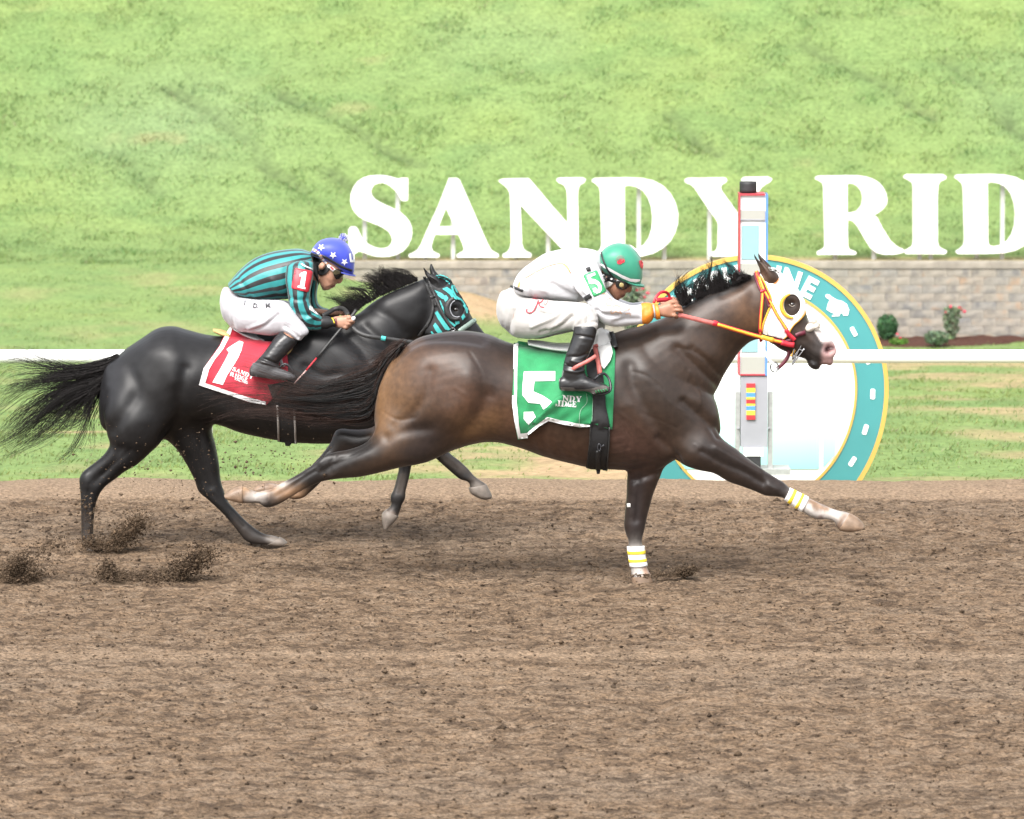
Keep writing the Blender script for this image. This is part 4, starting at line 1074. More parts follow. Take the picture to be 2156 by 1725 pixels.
for z_, w_, a_, q_ in ((zD, 2.4, .0030, [(1480, 560), (1560, 620), (1660, 720), (1700, 800)]), (zD, 2.2, .0026, [(1340, 760), (1440, 790), (1540, 770)]), (zD, 2.2, .0026, [(1380, 830), (1480, 840), (1580, 820)]), (zD, 3, -.004, [(1500, 640), (1540, 700), (1520, 780)]),
                       (zD, 2.0, .0024, [(1700, 420), (1780, 520), (1900, 560)]), (zG, 2.0, .003, [(700, 130), (840, 220), (980, 300), (1120, 380)]), (zG, 2.0, .0025, [(250, 380), (270, 520), (262, 640)]), (zF, 2.0, .003, [(1130, 200), (1000, 262), (900, 290), (820, 340)]),
                       (zT, 1.6, .0025, [(900, 1000), (980, 1080), (1090, 1160)]), (zT, 1.6, .0022, [(960, 930), (1060, 1100), (1160, 1180)]), (zA, 2.4, .0028, [(500, 1060), (620, 1160), (740, 1270)]), (zA, 3.0, -.004, [(450, 1010), (600, 1060), (720, 1140)]),
                       (zD, 3.0, -.0035, [(1560, 330), (1640, 360), (1720, 430)]), (zD, 3, -.003, [(1600, 560), (1700, 600), (1800, 640)]), (zD, 4, .004, [(1880, 330), (1920, 430), (1930, 520)]), (zD, 3, -.004, [(640, 230), (700, 330), (720, 430)]),
                       (zD, 3, -.004, [(160, 560), (240, 600), (330, 590)]), (zD, 2.5, -.003, [(1420, 700), (1500, 690)]), (zD, 2.5, -.003, [(1430, 740), (1500, 735)])): st(z_, w_, a_, *q_)
sculpt(bay_me, S)
ruffle(bay_me, 7, .003, 5)
TAN = (.150, .080, .035); RED = (.075, .037, .022); BLK = (.012, .0105, .010); WHT = (.44, .41, .38); DUST = (.20, .12, .07)
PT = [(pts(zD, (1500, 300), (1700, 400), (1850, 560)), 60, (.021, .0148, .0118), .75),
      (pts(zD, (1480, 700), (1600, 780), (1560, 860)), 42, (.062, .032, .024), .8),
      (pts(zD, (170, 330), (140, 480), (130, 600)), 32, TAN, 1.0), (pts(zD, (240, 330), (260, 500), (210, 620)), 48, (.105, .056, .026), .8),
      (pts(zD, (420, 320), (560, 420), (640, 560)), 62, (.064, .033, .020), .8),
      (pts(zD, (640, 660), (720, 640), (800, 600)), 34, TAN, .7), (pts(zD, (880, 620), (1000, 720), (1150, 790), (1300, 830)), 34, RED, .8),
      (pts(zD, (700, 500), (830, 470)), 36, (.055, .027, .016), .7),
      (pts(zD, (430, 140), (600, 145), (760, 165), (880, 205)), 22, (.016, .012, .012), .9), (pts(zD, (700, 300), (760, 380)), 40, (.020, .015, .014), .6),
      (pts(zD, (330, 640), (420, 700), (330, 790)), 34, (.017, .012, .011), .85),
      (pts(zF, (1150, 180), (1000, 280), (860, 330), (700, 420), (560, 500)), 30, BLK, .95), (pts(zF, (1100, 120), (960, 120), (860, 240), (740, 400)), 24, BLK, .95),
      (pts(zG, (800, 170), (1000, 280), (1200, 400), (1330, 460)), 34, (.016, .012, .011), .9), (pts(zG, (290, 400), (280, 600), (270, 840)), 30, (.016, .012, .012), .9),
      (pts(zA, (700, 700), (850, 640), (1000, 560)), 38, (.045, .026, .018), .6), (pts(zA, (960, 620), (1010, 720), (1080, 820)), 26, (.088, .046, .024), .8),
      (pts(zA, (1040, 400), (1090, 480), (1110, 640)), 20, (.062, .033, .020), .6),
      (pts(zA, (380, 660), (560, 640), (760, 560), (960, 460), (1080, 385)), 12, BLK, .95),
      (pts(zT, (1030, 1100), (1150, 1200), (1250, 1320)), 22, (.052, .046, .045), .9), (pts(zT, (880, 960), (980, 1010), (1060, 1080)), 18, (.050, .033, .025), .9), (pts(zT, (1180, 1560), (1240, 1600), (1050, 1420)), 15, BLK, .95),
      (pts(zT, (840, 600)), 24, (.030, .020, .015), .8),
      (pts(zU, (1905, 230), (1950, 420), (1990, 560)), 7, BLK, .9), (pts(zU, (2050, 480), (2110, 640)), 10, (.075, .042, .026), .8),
      # white and pale markings
      (pts(zF, (560, 440), (480, 490), (400, 520), (345, 520)), 13, WHT, .95), (pts(zF, (520, 500), (480, 560), (455, 590)), 8, BLK, .9),
      (pts(zF, (300, 500), (240, 510), (180, 522)), 17, (.17, .105, .062), 1.0), (pts(zF, (345, 480), (320, 470)), 7, (.30, .19, .11), .8),
      (pts(zF, (690, 500), (600, 500), (500, 470)), 16, DUST, .9), (pts(zF, (430, 470)), 14, (.14, .085, .05), .9),
      (pts(zG, (1460, 530), (1580, 600), (1700, 640), (1800, 660)), 20, WHT, 1.0), (pts(zG, (1540, 545), (1600, 580), (1660, 600)), 7, (.19, .115, .07), .95), (pts(zG, (1590, 600), (1570, 570)), 5, (.19, .115, .07), .8),
      (pts(zG, (1790, 650), (1735, 725)), 8, (.16, .10, .065), .9), (pts(zG, (1890, 715), (1850, 740)), 13, (.30, .215, .165), .9),
      (pts(zG, (1620, 660)), 5, (.10, .05, .04), .7),
      (pts(zG, (285, 930), (310, 1100)), 26, WHT, 1.0), (pts(zG, (350, 1030), (365, 1080)), 7, (.36, .22, .15), .9)]
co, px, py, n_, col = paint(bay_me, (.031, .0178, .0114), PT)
tx, ty = (px - 1557.1) / .13191, (py - 562.96) / .13191
pink = smooth(-35, 35, (tx - 1325) * 0.8 + (ty - 1300) * 0.12 + 30 * n_) * smooth(1000, 1180, ty) * smooth(1800, 1700, ty) * smooth(2200, 2000, tx)                # pink snip over nostril and upper lip
blaze = smooth(20, 50, (tx - 1050) - (ty - 850) * 0.62 + 12 * n_) * smooth(780, 900, ty) * smooth(1240, 1150, ty)
col = col * (1 - pink[:, None]) + np.array([.33, .205, .195]) * pink[:, None]
col = col * (1 - blaze[:, None]) + np.array([.50, .45, .43]) * blaze[:, None]
w = np.exp(-(pdist(px, py, pts(zT, (1390, 1325), (1475, 1282))) / 6.0) ** 4)[:, None]
col = col * (1 - w) + np.array([.045, .014, .014]) * w
w = np.exp(-(pdist(px, py, pts(zT, (960, 1270), (1080, 1345), (1200, 1425), (1310, 1490))) / 2.2) ** 2)[:, None] * .8
col = col * (1 - w) + np.array([.006, .005, .005]) * w
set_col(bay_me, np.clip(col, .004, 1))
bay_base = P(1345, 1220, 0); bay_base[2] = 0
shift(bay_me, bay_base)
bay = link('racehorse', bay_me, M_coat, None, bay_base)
tag(bay, 'bay racehorse wearing number 5, leading at full gallop, white hood and yellow reins', 'horse', 'racehorses')
bay_bvh = world_bvh(bay)

em = MB(); c_ = cast(bay_bvh, *zT(838, 590), 0.0)
e_px, e_py = zT(838, 590)
blob(em, e_px, e_py, c_[1] + .007, 6.6, 5.2, .017, rot=.1); part('eye', em, M_eye, bay)
er = MB()
for a, b in (((785, 590), (800, 615)), ((800, 615), (840, 632)), ((840, 632), (880, 612))):
    strap(er, [zT(*a), zT((a[0] + b[0]) / 2, (a[1] + b[1]) / 2 + 2), zT(*b)], 1.1, .003, bay_bvh, .006)
part('eye_rim', er, M_eyew, bay)

M_hoof = pbr('hoof_tan', (.20, .135, .09), 0.5, var=0.3, scale=24, bump=0.5, bscale=60)
M_hoofd = pbr('hoof_grey', (.15, .125, .105), 0.55, var=0.3, scale=24, bump=0.5, bscale=60)
def hoof(z, secs, y, mat, parent, grow=.003):
    m = MB(); loft(m, z, secs, y, n=24, sub=5, ex=2.5, cap0=0, cap1=.08, grow=grow); part('hoof', m, mat, parent)
hoof(zG, [(1816, 628, 1740, 738, .043), (1862, 650, 1762, 752, .047), (1905, 686, 1826, 758, .047), (1928, 722, 1880, 752, .040)], -.13, M_hoof, bay)
hoof(zF, [(300, 452, 302, 566, .041), (255, 462, 262, 558, .043), (215, 484, 225, 548, .042), (174, 514, 186, 536, .034)], -.135, M_hoof, bay)
hoof(zF, [(452, 436, 448, 502, .040), (415, 445, 414, 500, .042), (378, 464, 380, 496, .036)], .135, M_hoof, bay)
hoof(zG, [(247, 1085, 384, 1066, .041), (251, 1108, 393, 1085, .044), (254, 1138, 406, 1118, .047)], .0, M_hoof, bay)
# bandages on the forelegs
M_wrap = pbr('leg_wrap', (0.78, 0.77, 0.74), 0.75, var=0.06, scale=30, bump=0.4, bscale=120)
M_ytape = pbr('yellow_tape', (0.70, 0.52, 0.03), 0.6, var=0.05)
def wrap(secs, y, bands, grow=.005):
    m = MB(); loft(m, zG, secs, y, n=22, sub=5, cap0=0, cap1=0, grow=grow)
    o = part('leg_wrap', m, M_wrap, bay)
    for i, (s0, s1) in enumerate(bands):
        t = MB(); loft(t, zG, [s0, s1], y, n=22, sub=4, cap0=0, cap1=0, grow=grow + .0015); part('tape_band', t, M_ytape, o)
def mix(s, t, f): return tuple(a + (b - a) * f for a, b in zip(s, t))
w0, w1, w2 = (1388, 447, 1350, 524, .033), (1482, 494, 1434, 582, .031), (1560, 531, 1510, 634, .034)
wrap([w0, mix(w0, w1, .5), w1, mix(w1, w2, .55)], -.13, [(mix(w0, w1, .28), mix(w0, w1, .52)), (mix(w0, w1, .9), mix(w1, w2, .12))])
v0, v1, v2 = (219, 866, 334, 862, .033), (231, 950, 344, 945, .032), (240, 1012, 358, 1004, .036)
wrap([v0, mix(v0, v1, .5), v1, v2], .0, [(mix(v0, v1, .38), mix(v0, v1, .66)), (mix(v1, v2, .12), mix(v1, v2, .46))])
dm = MB(); strap(dm, [zG(216, 570), zG(240, 568)], 8, .003, bay_bvh, .004); part('white_mark', dm, M_wrap, bay)

# mane and tail
mane = [pts(zU, *g) for g in [((600, 1120), (545, 960), (550, 760), (552, 575)), ((650, 1090), (600, 930), (560, 850), (620, 690)), ((720, 1060), (690, 860), (770, 680), (805, 560)), ((850, 1030), (800, 830), (900, 640), (905, 560)), ((980, 1000), (950, 780), (1050, 600), (1035, 480)),
        ((1130, 940), (1080, 720), (1180, 540), (1190, 375)), ((1280, 870), (1230, 660), (1240, 500), (1170, 370)), ((1420, 810), (1370, 640), (1330, 500), (1290, 380)), ((1560, 760), (1500, 610), (1420, 500), (1340, 430)), ((1680, 700), (1650, 570), (1550, 500), (1430, 430)), ((1790, 650), (1720, 600), (1620, 530), (1480, 470))]]
hm = hair(mane, 760, -.035, .022, .0014, 11, jit=9, lenr=(.5, 1.08), locks=34, clump=.9)
hair(mane, 60, -.035, .026, .0011, 13, jit=16, lenr=(.6, 1.15), mb=hm)
core = [pts(zU, *g) for g in [((600, 1160), (640, 1080), (700, 1000)), ((760, 1100), (790, 980), (850, 860)), ((950, 1040), (980, 880), (1040, 760)), ((1150, 960), (1150, 800), (1200, 660)), ((1350, 860), (1340, 720), (1360, 600)), ((1540, 780), (1500, 680), (1490, 580)), ((1700, 700), (1660, 640), (1600, 580)), ((1840, 620), (1790, 610), (1720, 590))]]
hair(core, 620, -.03, .022, .0022, 12, jit=6, lenr=(.6, 1.1), mb=hm, locks=40, clump=.5)
lock = [zU(1600 + 62 * math.cos(a), 628 + 66 * math.sin(a)) for a in np.linspace(0.2, 6.0, 12)]
for k in range(10): tube(hm, [P(q[0] + RNG.normal(0, 1.2), q[1] + RNG.normal(0, 1.2), -.075 - .004 * i) for i, q in enumerate(lock)], .0028, n=4, sub=2)
part('mane', hm, M_hairb, bay)
forel = MB()
tail_g = [pts(zC, *g) for g in [((1520, 835), (1420, 885), (1350, 930), (1290, 905), (1220, 930)),
   ((1500, 840), (1400, 905), (1330, 985), (1265, 1035), (1100, 1062), (900, 1128), (740, 1080), (600, 970), (470, 880), (380, 905)),
   ((1490, 855), (1380, 940), (1310, 1040), (1160, 1100), (950, 1165), (720, 1130), (420, 1075), (230, 1080)),
   ((1480, 870), (1370, 975), (1300, 1110), (1150, 1165), (900, 1215), (600, 1180), (300, 1160), (120, 1195)),
   ((1470, 885), (1355, 1020), (1290, 1180), (1110, 1240), (850, 1262), (560, 1225), (330, 1240), (190, 1290)),
   ((1460, 900), (1345, 1070), (1280, 1260), (1100, 1310), (850, 1315), (620, 1280), (420, 1275)),
   ((1450, 915), (1340, 1120), (1285, 1330), (1120, 1375), (900, 1355), (720, 1320), (560, 1310)), 
   ((1450, 930), (1335, 1180), (1300, 1370), (1180, 1425), (1000, 1415), (860, 1400), (780, 1440))]]
ht = hair(tail_g, 700, .0, .05, .0012, 21, jit=20, segs=16, lenr=(.68, 1.06), bias=lambda g: 0.12 + 0.88 * g.beta(1.5, 1.5), locks=44, clump=.85)
tail_c = [pts(zC, *g) for g in [((1505, 842), (1385, 940), (1312, 1035), (1165, 1092), (1010, 1112), (900, 1168), (740, 1150)), ((1490, 860), (1365, 985), (1300, 1110), (1150, 1165), (980, 1195), (820, 1200), (600, 1165)), ((1475, 880), (1350, 1040), (1285, 1200), (1120, 1245), (920, 1255), (720, 1225), (520, 1200)),
   ((1460, 900), (1342, 1090), (1282, 1275), (1110, 1310), (880, 1300), (680, 1262), (480, 1240)), ((1450, 920), (1338, 1140), (1290, 1335), (1130, 1365), (920, 1340), (720, 1300), (600, 1285))]]
hair(tail_c, 1600, .0, .04, .0032, 22, jit=8, segs=11, lenr=(.55, 1.0), mb=ht, locks=36, clump=.35, mi=1)
hair(tail_g[:2], 45, .0, .05, .0014, 23, jit=26, segs=14, mb=ht)
part('tail', ht, [M_hairr, pbr('deep_black_hair', (.006, .0055, .0055), .5, var=.4, scale=30, spec=.3)], bay)

# ------------------------------------------------------------------ the black horse, number 1
KY = 1.5
mb = MB()
trunk = [(672, 262, 622, 690, .13), (740, 206, 760, 790, .21), (830, 146, 880, 775, .26), (920, 92, 980, 722, .28), (1010, 81, 1080, 655, .285), (1110, 106, 1180, 635, .275), (1220, 131, 1290, 657, .27), (1340, 140, 1400, 695, .28), (1460, 135, 1520, 724, .285), (1600, 102, 1650, 747, .28), (1740, 52, 1790, 762, .265), (1911, 37, 1972, 762, .25), (2050, 86, 2132, 750, .235), (2188, 170, 2285, 710, .215), (2340, 308, 2404, 640, .17), (2437, 392, 2473, 585, .12)]
loft(mb, zE, trunk, KY, n=44, sub=6, ex=2.15, cap0=.5, cap1=.33)
loft(mb, zV, [(690, 682, 860, 850, .20), (725, 672, 862, 790, .17), (757, 658, 858, 742, .14), (790, 634, 868, 722, .12), (830, 612, 885, 712, .11), (862, 599, 902, 711, .10), (890, 588, 925, 708, .09)], KY, n=36, sub=6, ex=2.1)
loft(mb, zV, [(893, 587, 890, 711, .08), (922, 579, 915, 722, .096), (948, 592, 935, 735, .104), (972, 629, 950, 745, .106), (986, 653, 965, 750, .09), (996, 672, 978, 752, .075), (1006, 683, 990, 755, .062), (1017, 698, 1000, 758, .057), (1036, 719, 1015, 762, .055), (1049, 736, 1030, 765, .05)], KY, n=32, sub=5, ex=2.3, cap0=.3)
blob(mb, 925, 690, KY - .06, 30, 32, .045); blob(mb, 925, 690, KY + .06, 30, 32, .045)
ear(mb, KY - .062, [(890.5, 561.5, 892, 561, .008), (892, 570, 897.5, 568, .013), (895, 580, 906, 576, .02), (902, 590, 920, 584, .026), (911, 599, 929, 591, .027), (919, 605, 932, 600, .022)])
ear(mb, KY + .062, [(907, 555, 908.5, 555, .008), (904, 560, 912, 561, .013), (904.5, 570, 917, 572, .02), (907, 580, 924, 579, .026), (912, 590, 928, 586, .026)])
loft(mb, zE, [(640, 450, 1000, 455, .11), (606, 570, 1050, 580, .14), (622, 700, 950, 742, .13), (640, 766, 880, 815, .10), (605, 826, 800, 886, .08), (545, 878, 735, 923, .062), (486, 925, 680, 965, .052), (462, 966, 625, 1005, .048), (466, 1030, 586, 1050, .041), (470, 1100, 562, 1110, .034), (471, 1180, 551, 1188, .03), (473, 1260, 546, 1268, .03), (474, 1310, 552, 1318, .036), (488, 1352, 566, 1345, .034), (512, 1385, 612, 1372, .043)], KY - .13, n=26, sub=5)
loft(mb, zE, [(960, 560, 1235, 520, .15), (962, 640, 1232, 615, .14), (966, 732, 1238, 690, .12), (1030, 796, 1262, 790, .096), (1090, 886, 1278, 880, .076), (1134, 976, 1287, 962, .06), (1158, 1042, 1308, 1042, .051), (1220, 1096, 1335, 1106, .043), (1280, 1151, 1386, 1162, .036), (1335, 1214, 1436, 1213, .032), (1388, 1280, 1492, 1260, .03), (1430, 1328, 1545, 1290, .034), (1480, 1349, 1590, 1298, .034), (1550, 1352, 1632, 1312, .04), (1612, 1358, 1668, 1336, .034)], KY + .05, n=24, sub=5, cap1=.15)
loft(mb, zF, [(1380, 60, 1600, 60, .09), (1368, 160, 1520, 160, .065), (1366, 235, 1482, 235, .05), (1376, 310, 1464, 310, .037), (1362, 390, 1446, 400, .03), (1342, 470, 1424, 480, .03), (1318, 520, 1421, 535, .036), (1324, 575, 1400, 572, .031), (1305, 600, 1380, 636, .034), (1262, 642, 1360, 676, .041), (1267, 710, 1332, 706, .04), (1277, 748, 1294, 746, .032)], KY - .1, n=22, sub=5, cap1=.15)
loft(mb, zF, [(1440, 20, 1620, -80, .085), (1500, 120, 1650, 40, .07), (1570, 200, 1690, 128, .055), (1640, 264, 1718, 212, .046), (1710, 330, 1792, 272, .035), (1775, 388, 1852, 328, .031), (1806, 407, 1892, 374, .036), (1856, 424, 1940, 412, .032), (1864, 458, 1972, 434, .037), (1872, 497, 1996, 480, .042), (1920, 526, 2011, 515, .042), (1974, 542, 2010, 534, .03)], KY + .1, n=22, sub=5, cap1=.15)
blk_me = fuse(mb, .0095, 3)
relax(blk_me, [pts(zE, (600, 420), (800, 440), (1000, 440), (1090, 500), (1080, 620))], 55, 90)
relax(blk_me, [pts(zV, (680, 800), (700, 700), (760, 690), (850, 800), (860, 740))], 34, 60)
S = []
st(zE, 14, -.010, (760, 330), (800, 460), (720, 600), (660, 680))
st(zE, 40, .014, (700, 400), (690, 520), (760, 640))
st(zE, 30, .010, (880, 230), (980, 260), (1040, 380))
st(zE, 14, -.014, (1080, 330), (1050, 480), (1050, 600), (970, 720))
st(zE, 9, -.008, (700, 800), (640, 900), (560, 980))
st(zE, 8, .006, (500, 950), (510, 1010))
st(zE, 3.5, -.007, (520, 1000), (515, 1100), (515, 1230)); st(zE, 4, -.006, (760, 800), (660, 890), (590, 950)); st(zE, 3.5, -.006, (1240, 1060), (1330, 1150), (1420, 1250)); st(zE, 5, .005, (1180, 1000), (1200, 1060)); st(zF, 3, -.006, (1420, 330), (1400, 430), (1380, 500)); st(zF, 3, -.006, (1700, 265), (1790, 340))
st(zE, 8, -.006, (1160, 700), (1190, 860), (1230, 1010))
st(zE, 14, .008, (640, 330), (640, 420))
for k in range(5): st(zE, 8, -.003, (1290 + 70 * k, 480), (1280 + 70 * k, 580), (1310 + 70 * k, 660))
st(zC, 9, -.009, (1240, 720), (1330, 800), (1400, 870))
st(zC, 24, .012, (900, 820), (1050, 880), (1160, 960))
st(zC, 10, -.008, (830, 1000), (950, 1060), (1060, 1050))
st(zC, 12, -.010, (1090, 780), (1200, 860), (1260, 960))
st(zO, 20, .010, (500, 560), (700, 500), (860, 440))
st(zO, 10, -.007, (300, 620), (500, 720), (640, 830), (700, 900))
st(zO, 14, -.009, (940, 480), (960, 620), (920, 760), (860, 880))
st(zQ, 6, -.010, (810, 1010)); st(zQ, 10, .006, (740, 930), (860, 920))
st(zQ, 6, -.010, (230, 260), (330, 420), (430, 520))
sculpt(blk_me, S)
ruffle(blk_me, 7, .003, 6)
GR = (.085, .070, .060)
co, px, py, n_, col = paint(blk_me, (.0105, .0102, .0108), [
   (pts(zE, (660, 360), (640, 460)), 30, (.014, .014, .016), .7),
   (pts(zE, (1380, 1240), (1470, 1310), (1560, 1325)), 13, (.034, .027, .023), .8), (pts(zE, (1590, 1325), (1650, 1345)), 11, (.17, .145, .125), .9),
   (pts(zE, (510, 1200), (515, 1360)), 18, (.028, .021, .017), .8),
   (pts(zF, (1400, 400), (1385, 480)), 12, GR, .6), (pts(zF, (1320, 650), (1300, 720)), 16, (.16, .125, .105), .95), (pts(zF, (1372, 540), (1360, 610)), 9, (.014, .013, .013), .9),
   (pts(zF, (1700, 270), (1800, 320), (1900, 400)), 12, GR, .55), (pts(zF, (1830, 375)), 9, (.013, .012, .012), .9), (pts(zF, (1920, 480), (1980, 520)), 17, (.20, .17, .145), .95)], .2)
set_col(blk_me, np.clip(col, .003, 1))
blk_base = P(560, 1145, KY); blk_base[2] = 0
shift(blk_me, blk_base)
blk = link('racehorse', blk_me, M_coatb, None, blk_base)
tag(blk, 'black racehorse wearing number 1, galloping behind on the far side with striped hood', 'horse', 'racehorses')
blk_bvh = world_bvh(blk)
hoof(zE, [(1556, 1352, 1630, 1310, .041), (1600, 1358, 1652, 1322, .042), (1640, 1362, 1672, 1340, .034)], KY + .05, M_hoofd, blk)
hoof(zE, [(500, 1362, 585, 1350, .038), (512, 1388, 615, 1372, .044)], KY - .13, M_hoofd, blk)
hoof(zF, [(1290, 612, 1372, 655, .037), (1263, 644, 1358, 678, .043), (1266, 700, 1336, 704, .042), (1276, 746, 1298, 742, .032)], KY - .1, M_hoofd, blk)
hoof(zF, [(1862, 458, 1974, 436, .038), (1872, 495, 1996, 476, .044), (1918, 526, 2013, 514, .044), (1970, 543, 2012, 533, .032)], KY + .1, M_hoofd, blk)
em = MB(); q = zQ(815, 1015); c_ = cast(blk_bvh, *q, 0.0)
blob(em, q[0], q[1], c_[1] + .007, 6.6, 5.2, .017, rot=.1); part('eye', em, M_eye, blk)
mane = [pts(zO, *g) for g in [((110, 700), (50, 640), (0, 600), (-60, 590)), ((160, 660), (70, 590), (0, 560), (-70, 545)), ((220, 610), (100, 530), (0, 500), (-70, 485)), ((300, 560), (180, 470), (80, 430), (10, 400)), ((400, 505), (280, 400), (150, 375), (60, 388)), ((500, 455), (380, 340), (280, 295), (235, 290)), ((600, 415), (470, 305), (370, 245), (310, 210)), ((700, 375), (600, 262), (520, 222), (455, 222)), ((820, 320), (730, 255), (650, 215), (575, 207))]]
hm = hair(mane, 820, KY - .035, .022, .0014, 31, jit=9, lenr=(.5, 1.08), locks=34, clump=.9)
hair(mane, 60, KY - .035, .026, .0011, 33, jit=16, lenr=(.6, 1.15), mb=hm)
core = [[g[0], ((g[0][0] * .4 + g[1][0] * .6), (g[0][1] * .4 + g[1][1] * .6)), (g[1][0] * .6 + g[2][0] * .4, g[1][1] * .6 + g[2][1] * .4)] for g in mane]
hair(core, 460, KY - .03, .02, .0026, 32, jit=7, lenr=(.6, 1.1), mb=hm, locks=30, clump=.5)
part('mane', hm, M_hairb, blk)
tail_g = [pts(zE, *g) for g in [((690, 252), (600, 290), (420, 325), (250, 315), (100, 305), (-20, 345)), ((680, 280), (560, 325), (400, 350), (220, 345), (60, 360), (-60, 420)), ((665, 300), (550, 345), (380, 385), (200, 400), (60, 440), (-60, 520)), ((655, 330), (530, 380), (380, 430), (220, 500), (80, 590), (-50, 680)), ((645, 350), (520, 410), (360, 480), (220, 600), (90, 720), (-20, 810)), ((640, 370), (540, 430), (430, 490), (320, 590), (180, 720), (40, 790)), ((635, 390), (560, 455), (480, 500), (420, 600), (330, 700), (150, 805)), ((620, 430), (570, 480), (545, 570), (500, 690), (420, 775), (320, 815))]]
ht = hair(tail_g, 820, KY, .05, .0017, 41, jit=24, segs=16, lenr=(.72, 1.1), bias=lambda g: g.beta(1.15, .9), locks=30, clump=.92)
hair([g[:4] for g in tail_g], 700, KY, .045, .0026, 42, jit=10, segs=10, lenr=(.5, 1.1), mb=ht, bias=lambda g: g.beta(1.0, 1.25), locks=36, clump=.6)
part('tail', ht, M_hairb, blk)
# ================================================================== RIDERS AND TACK
M_skin1 = pbr('skin_brown', (0.32, 0.155, 0.098), 0.5, var=0.14, scale=30, bump=0.1, spec=0.4, sub=0.06)
M_skin2 = pbr('skin_tan', (0.37, 0.20, 0.135), 0.5, var=0.12, scale=30, bump=0.1, spec=0.4, sub=0.06)
M_silk = pbr('white_silk', (0.50, 0.50, 0.52), 0.5, var=0.04, scale=8, bump=0.25, bscale=40, sheen=0.2)
M_breech = pbr('white_breeches', (0.36, 0.35, 0.335), 0.75, var=0.06, scale=10, bump=0.35, bscale=60, sheen=0.2)
M_breech2 = pbr('pale_breeches', (0.37, 0.36, 0.38), 0.75, var=0.05, scale=10, bump=0.35, bscale=60, sheen=0.2)
M_boot = pbr('black_leather', (0.016, 0.016, 0.017), 0.28, var=0.3, scale=14, bump=0.15, spec=0.5)
M_bootd = pbr('dusty_sole', (0.075, 0.068, 0.062), 0.75, var=0.4, scale=30, bump=0.3)
M_bgrey = pbr('dusty_boot', (0.055, 0.055, 0.058), 0.55, var=0.3, scale=18)
M_green = pbr('green_cover', (0.025, 0.215, 0.135), 0.45, var=0.08, scale=10, bump=0.15, sheen=0.2)
M_blueh = pbr('blue_cover', (0.035, 0.055, 0.42), 0.5, var=0.08, scale=10, bump=0.15, sheen=0.2)
M_orange = pbr('orange_cuff', (0.62, 0.20, 0.02), 0.5, var=0.08, scale=20, bump=0.3)
M_print_o = pbr('orange_print', (0.60, 0.27, 0.10), 0.5); M_print_r = pbr('red_print', (0.42, 0.04, 0.06), 0.5); M_print_k = pbr('black_print', (0.02, 0.02, 0.022), 0.5)
M_print_w = pbr('white_print', (0.72, 0.72, 0.72), 0.5, var=0.03); M_print_g = pbr('green_print', (0.03, 0.28, 0.10), 0.5); M_print_gr = pbr('grey_print', (0.25, 0.17, 0.15), 0.6)
M_gog = pbr('goggle_lens', (0.012, 0.012, 0.012), 0.08, spec=0.8); M_strapk = pbr('black_strap', (0.014, 0.014, 0.015), 0.55, var=0.2)
M_chin = pbr('chin_cup', (0.5, 0.48, 0.45), 0.6); M_gold = pbr('gold_button', (0.45, 0.36, 0.16), 0.4, metal=0.3)
M_lip = pbr('lips', (0.15, 0.055, 0.045), 0.45, var=0.1)
M_redc = pbr('red_cloth', (0.36, 0.012, 0.030), 0.75, var=0.12, scale=24, bump=0.4, bscale=140, sheen=0.2)
M_grc = pbr('green_cloth', (0.012, 0.205, 0.070), 0.75, var=0.12, scale=24, bump=0.4, bscale=140, sheen=0.2)
M_elas = pbr('black_elastic', (0.012, 0.012, 0.013), 0.7, var=0.2, bump=0.3, bscale=200)
M_white_l = pbr('white_leather', (0.66, 0.66, 0.65), 0.4, var=0.04)
M_pinkl = pbr('pink_leather', (0.42, 0.115, 0.10), 0.5, var=0.15); M_redl = pbr('red_leather', (0.46, 0.02, 0.035), 0.45, var=0.1)
M_ylw = pbr('yellow_leather', (0.68, 0.34, 0.03), 0.45, var=0.08); M_maroon = pbr('maroon_leather', (0.10, 0.012, 0.025), 0.5, var=0.2)
M_metal = pbr('steel_bit', (0.28, 0.28, 0.29), 0.25, metal=1.0, var=0.1); M_blkl = pbr('dark_leather', (0.028, 0.028, 0.028), 0.5, var=0.25, bump=0.2)
M_hood = pbr('white_hood', (0.70, 0.69, 0.67), 0.7, var=0.05, scale=20, bump=0.3, bscale=150)
M_hoodk = pbr('black_hood', (0.016, 0.016, 0.017), 0.7, var=0.2, bump=0.3, bscale=150); M_tealp = pbr('teal_print_cloth', (0.045, 0.36, 0.35), 0.6, var=0.06)
M_fleece = pbr('sheepskin', (0.62, 0.57, 0.50), 0.95, var=0.15, scale=60, bump=0.8, bscale=120)
M_stirr = pbr('dark_iron', (0.05, 0.05, 0.055), 0.35, metal=0.7)

def cloth_part(name, mb, mat, parent, seed, amp=.0035, freq=7, stretch=(1, 1, 1), strokes=(), uv=False, voxel=None, iters=3):
    """a garment: lofts (fused when voxel is given) with wrinkles pushed into the mesh"""
    b = root_base(parent)
    me = fuse(mb, voxel, iters) if voxel else mesh_of(mb, name, (0, 0, 0), True, uv)
    if strokes: sculpt(me, [(p_, w_, a_ * 1.5) for p_, w_, a_ in strokes])
    ruffle(me, freq, amp * 1.4, seed, stretch, 4)
    shift(me, b)
    return link(name, me, mat, parent)
def decal(name, polys, bvh, mat, parent, off=.0015, step=3.0, thick=0.0):
    off = max(off, .004)
    if isinstance(polys[0], tuple): polys = [polys]
    m = drape(polys, bvh, off, step, thick)
    return part(name, m, mat, parent, fix=False) if m else None
def line(name, path, w, bvh, mat, parent, off=.002, thick=.001):
    off = max(off, .0045)
    m = MB(); strap(m, path, w, thick, bvh, off); return part(name, m, mat, parent)
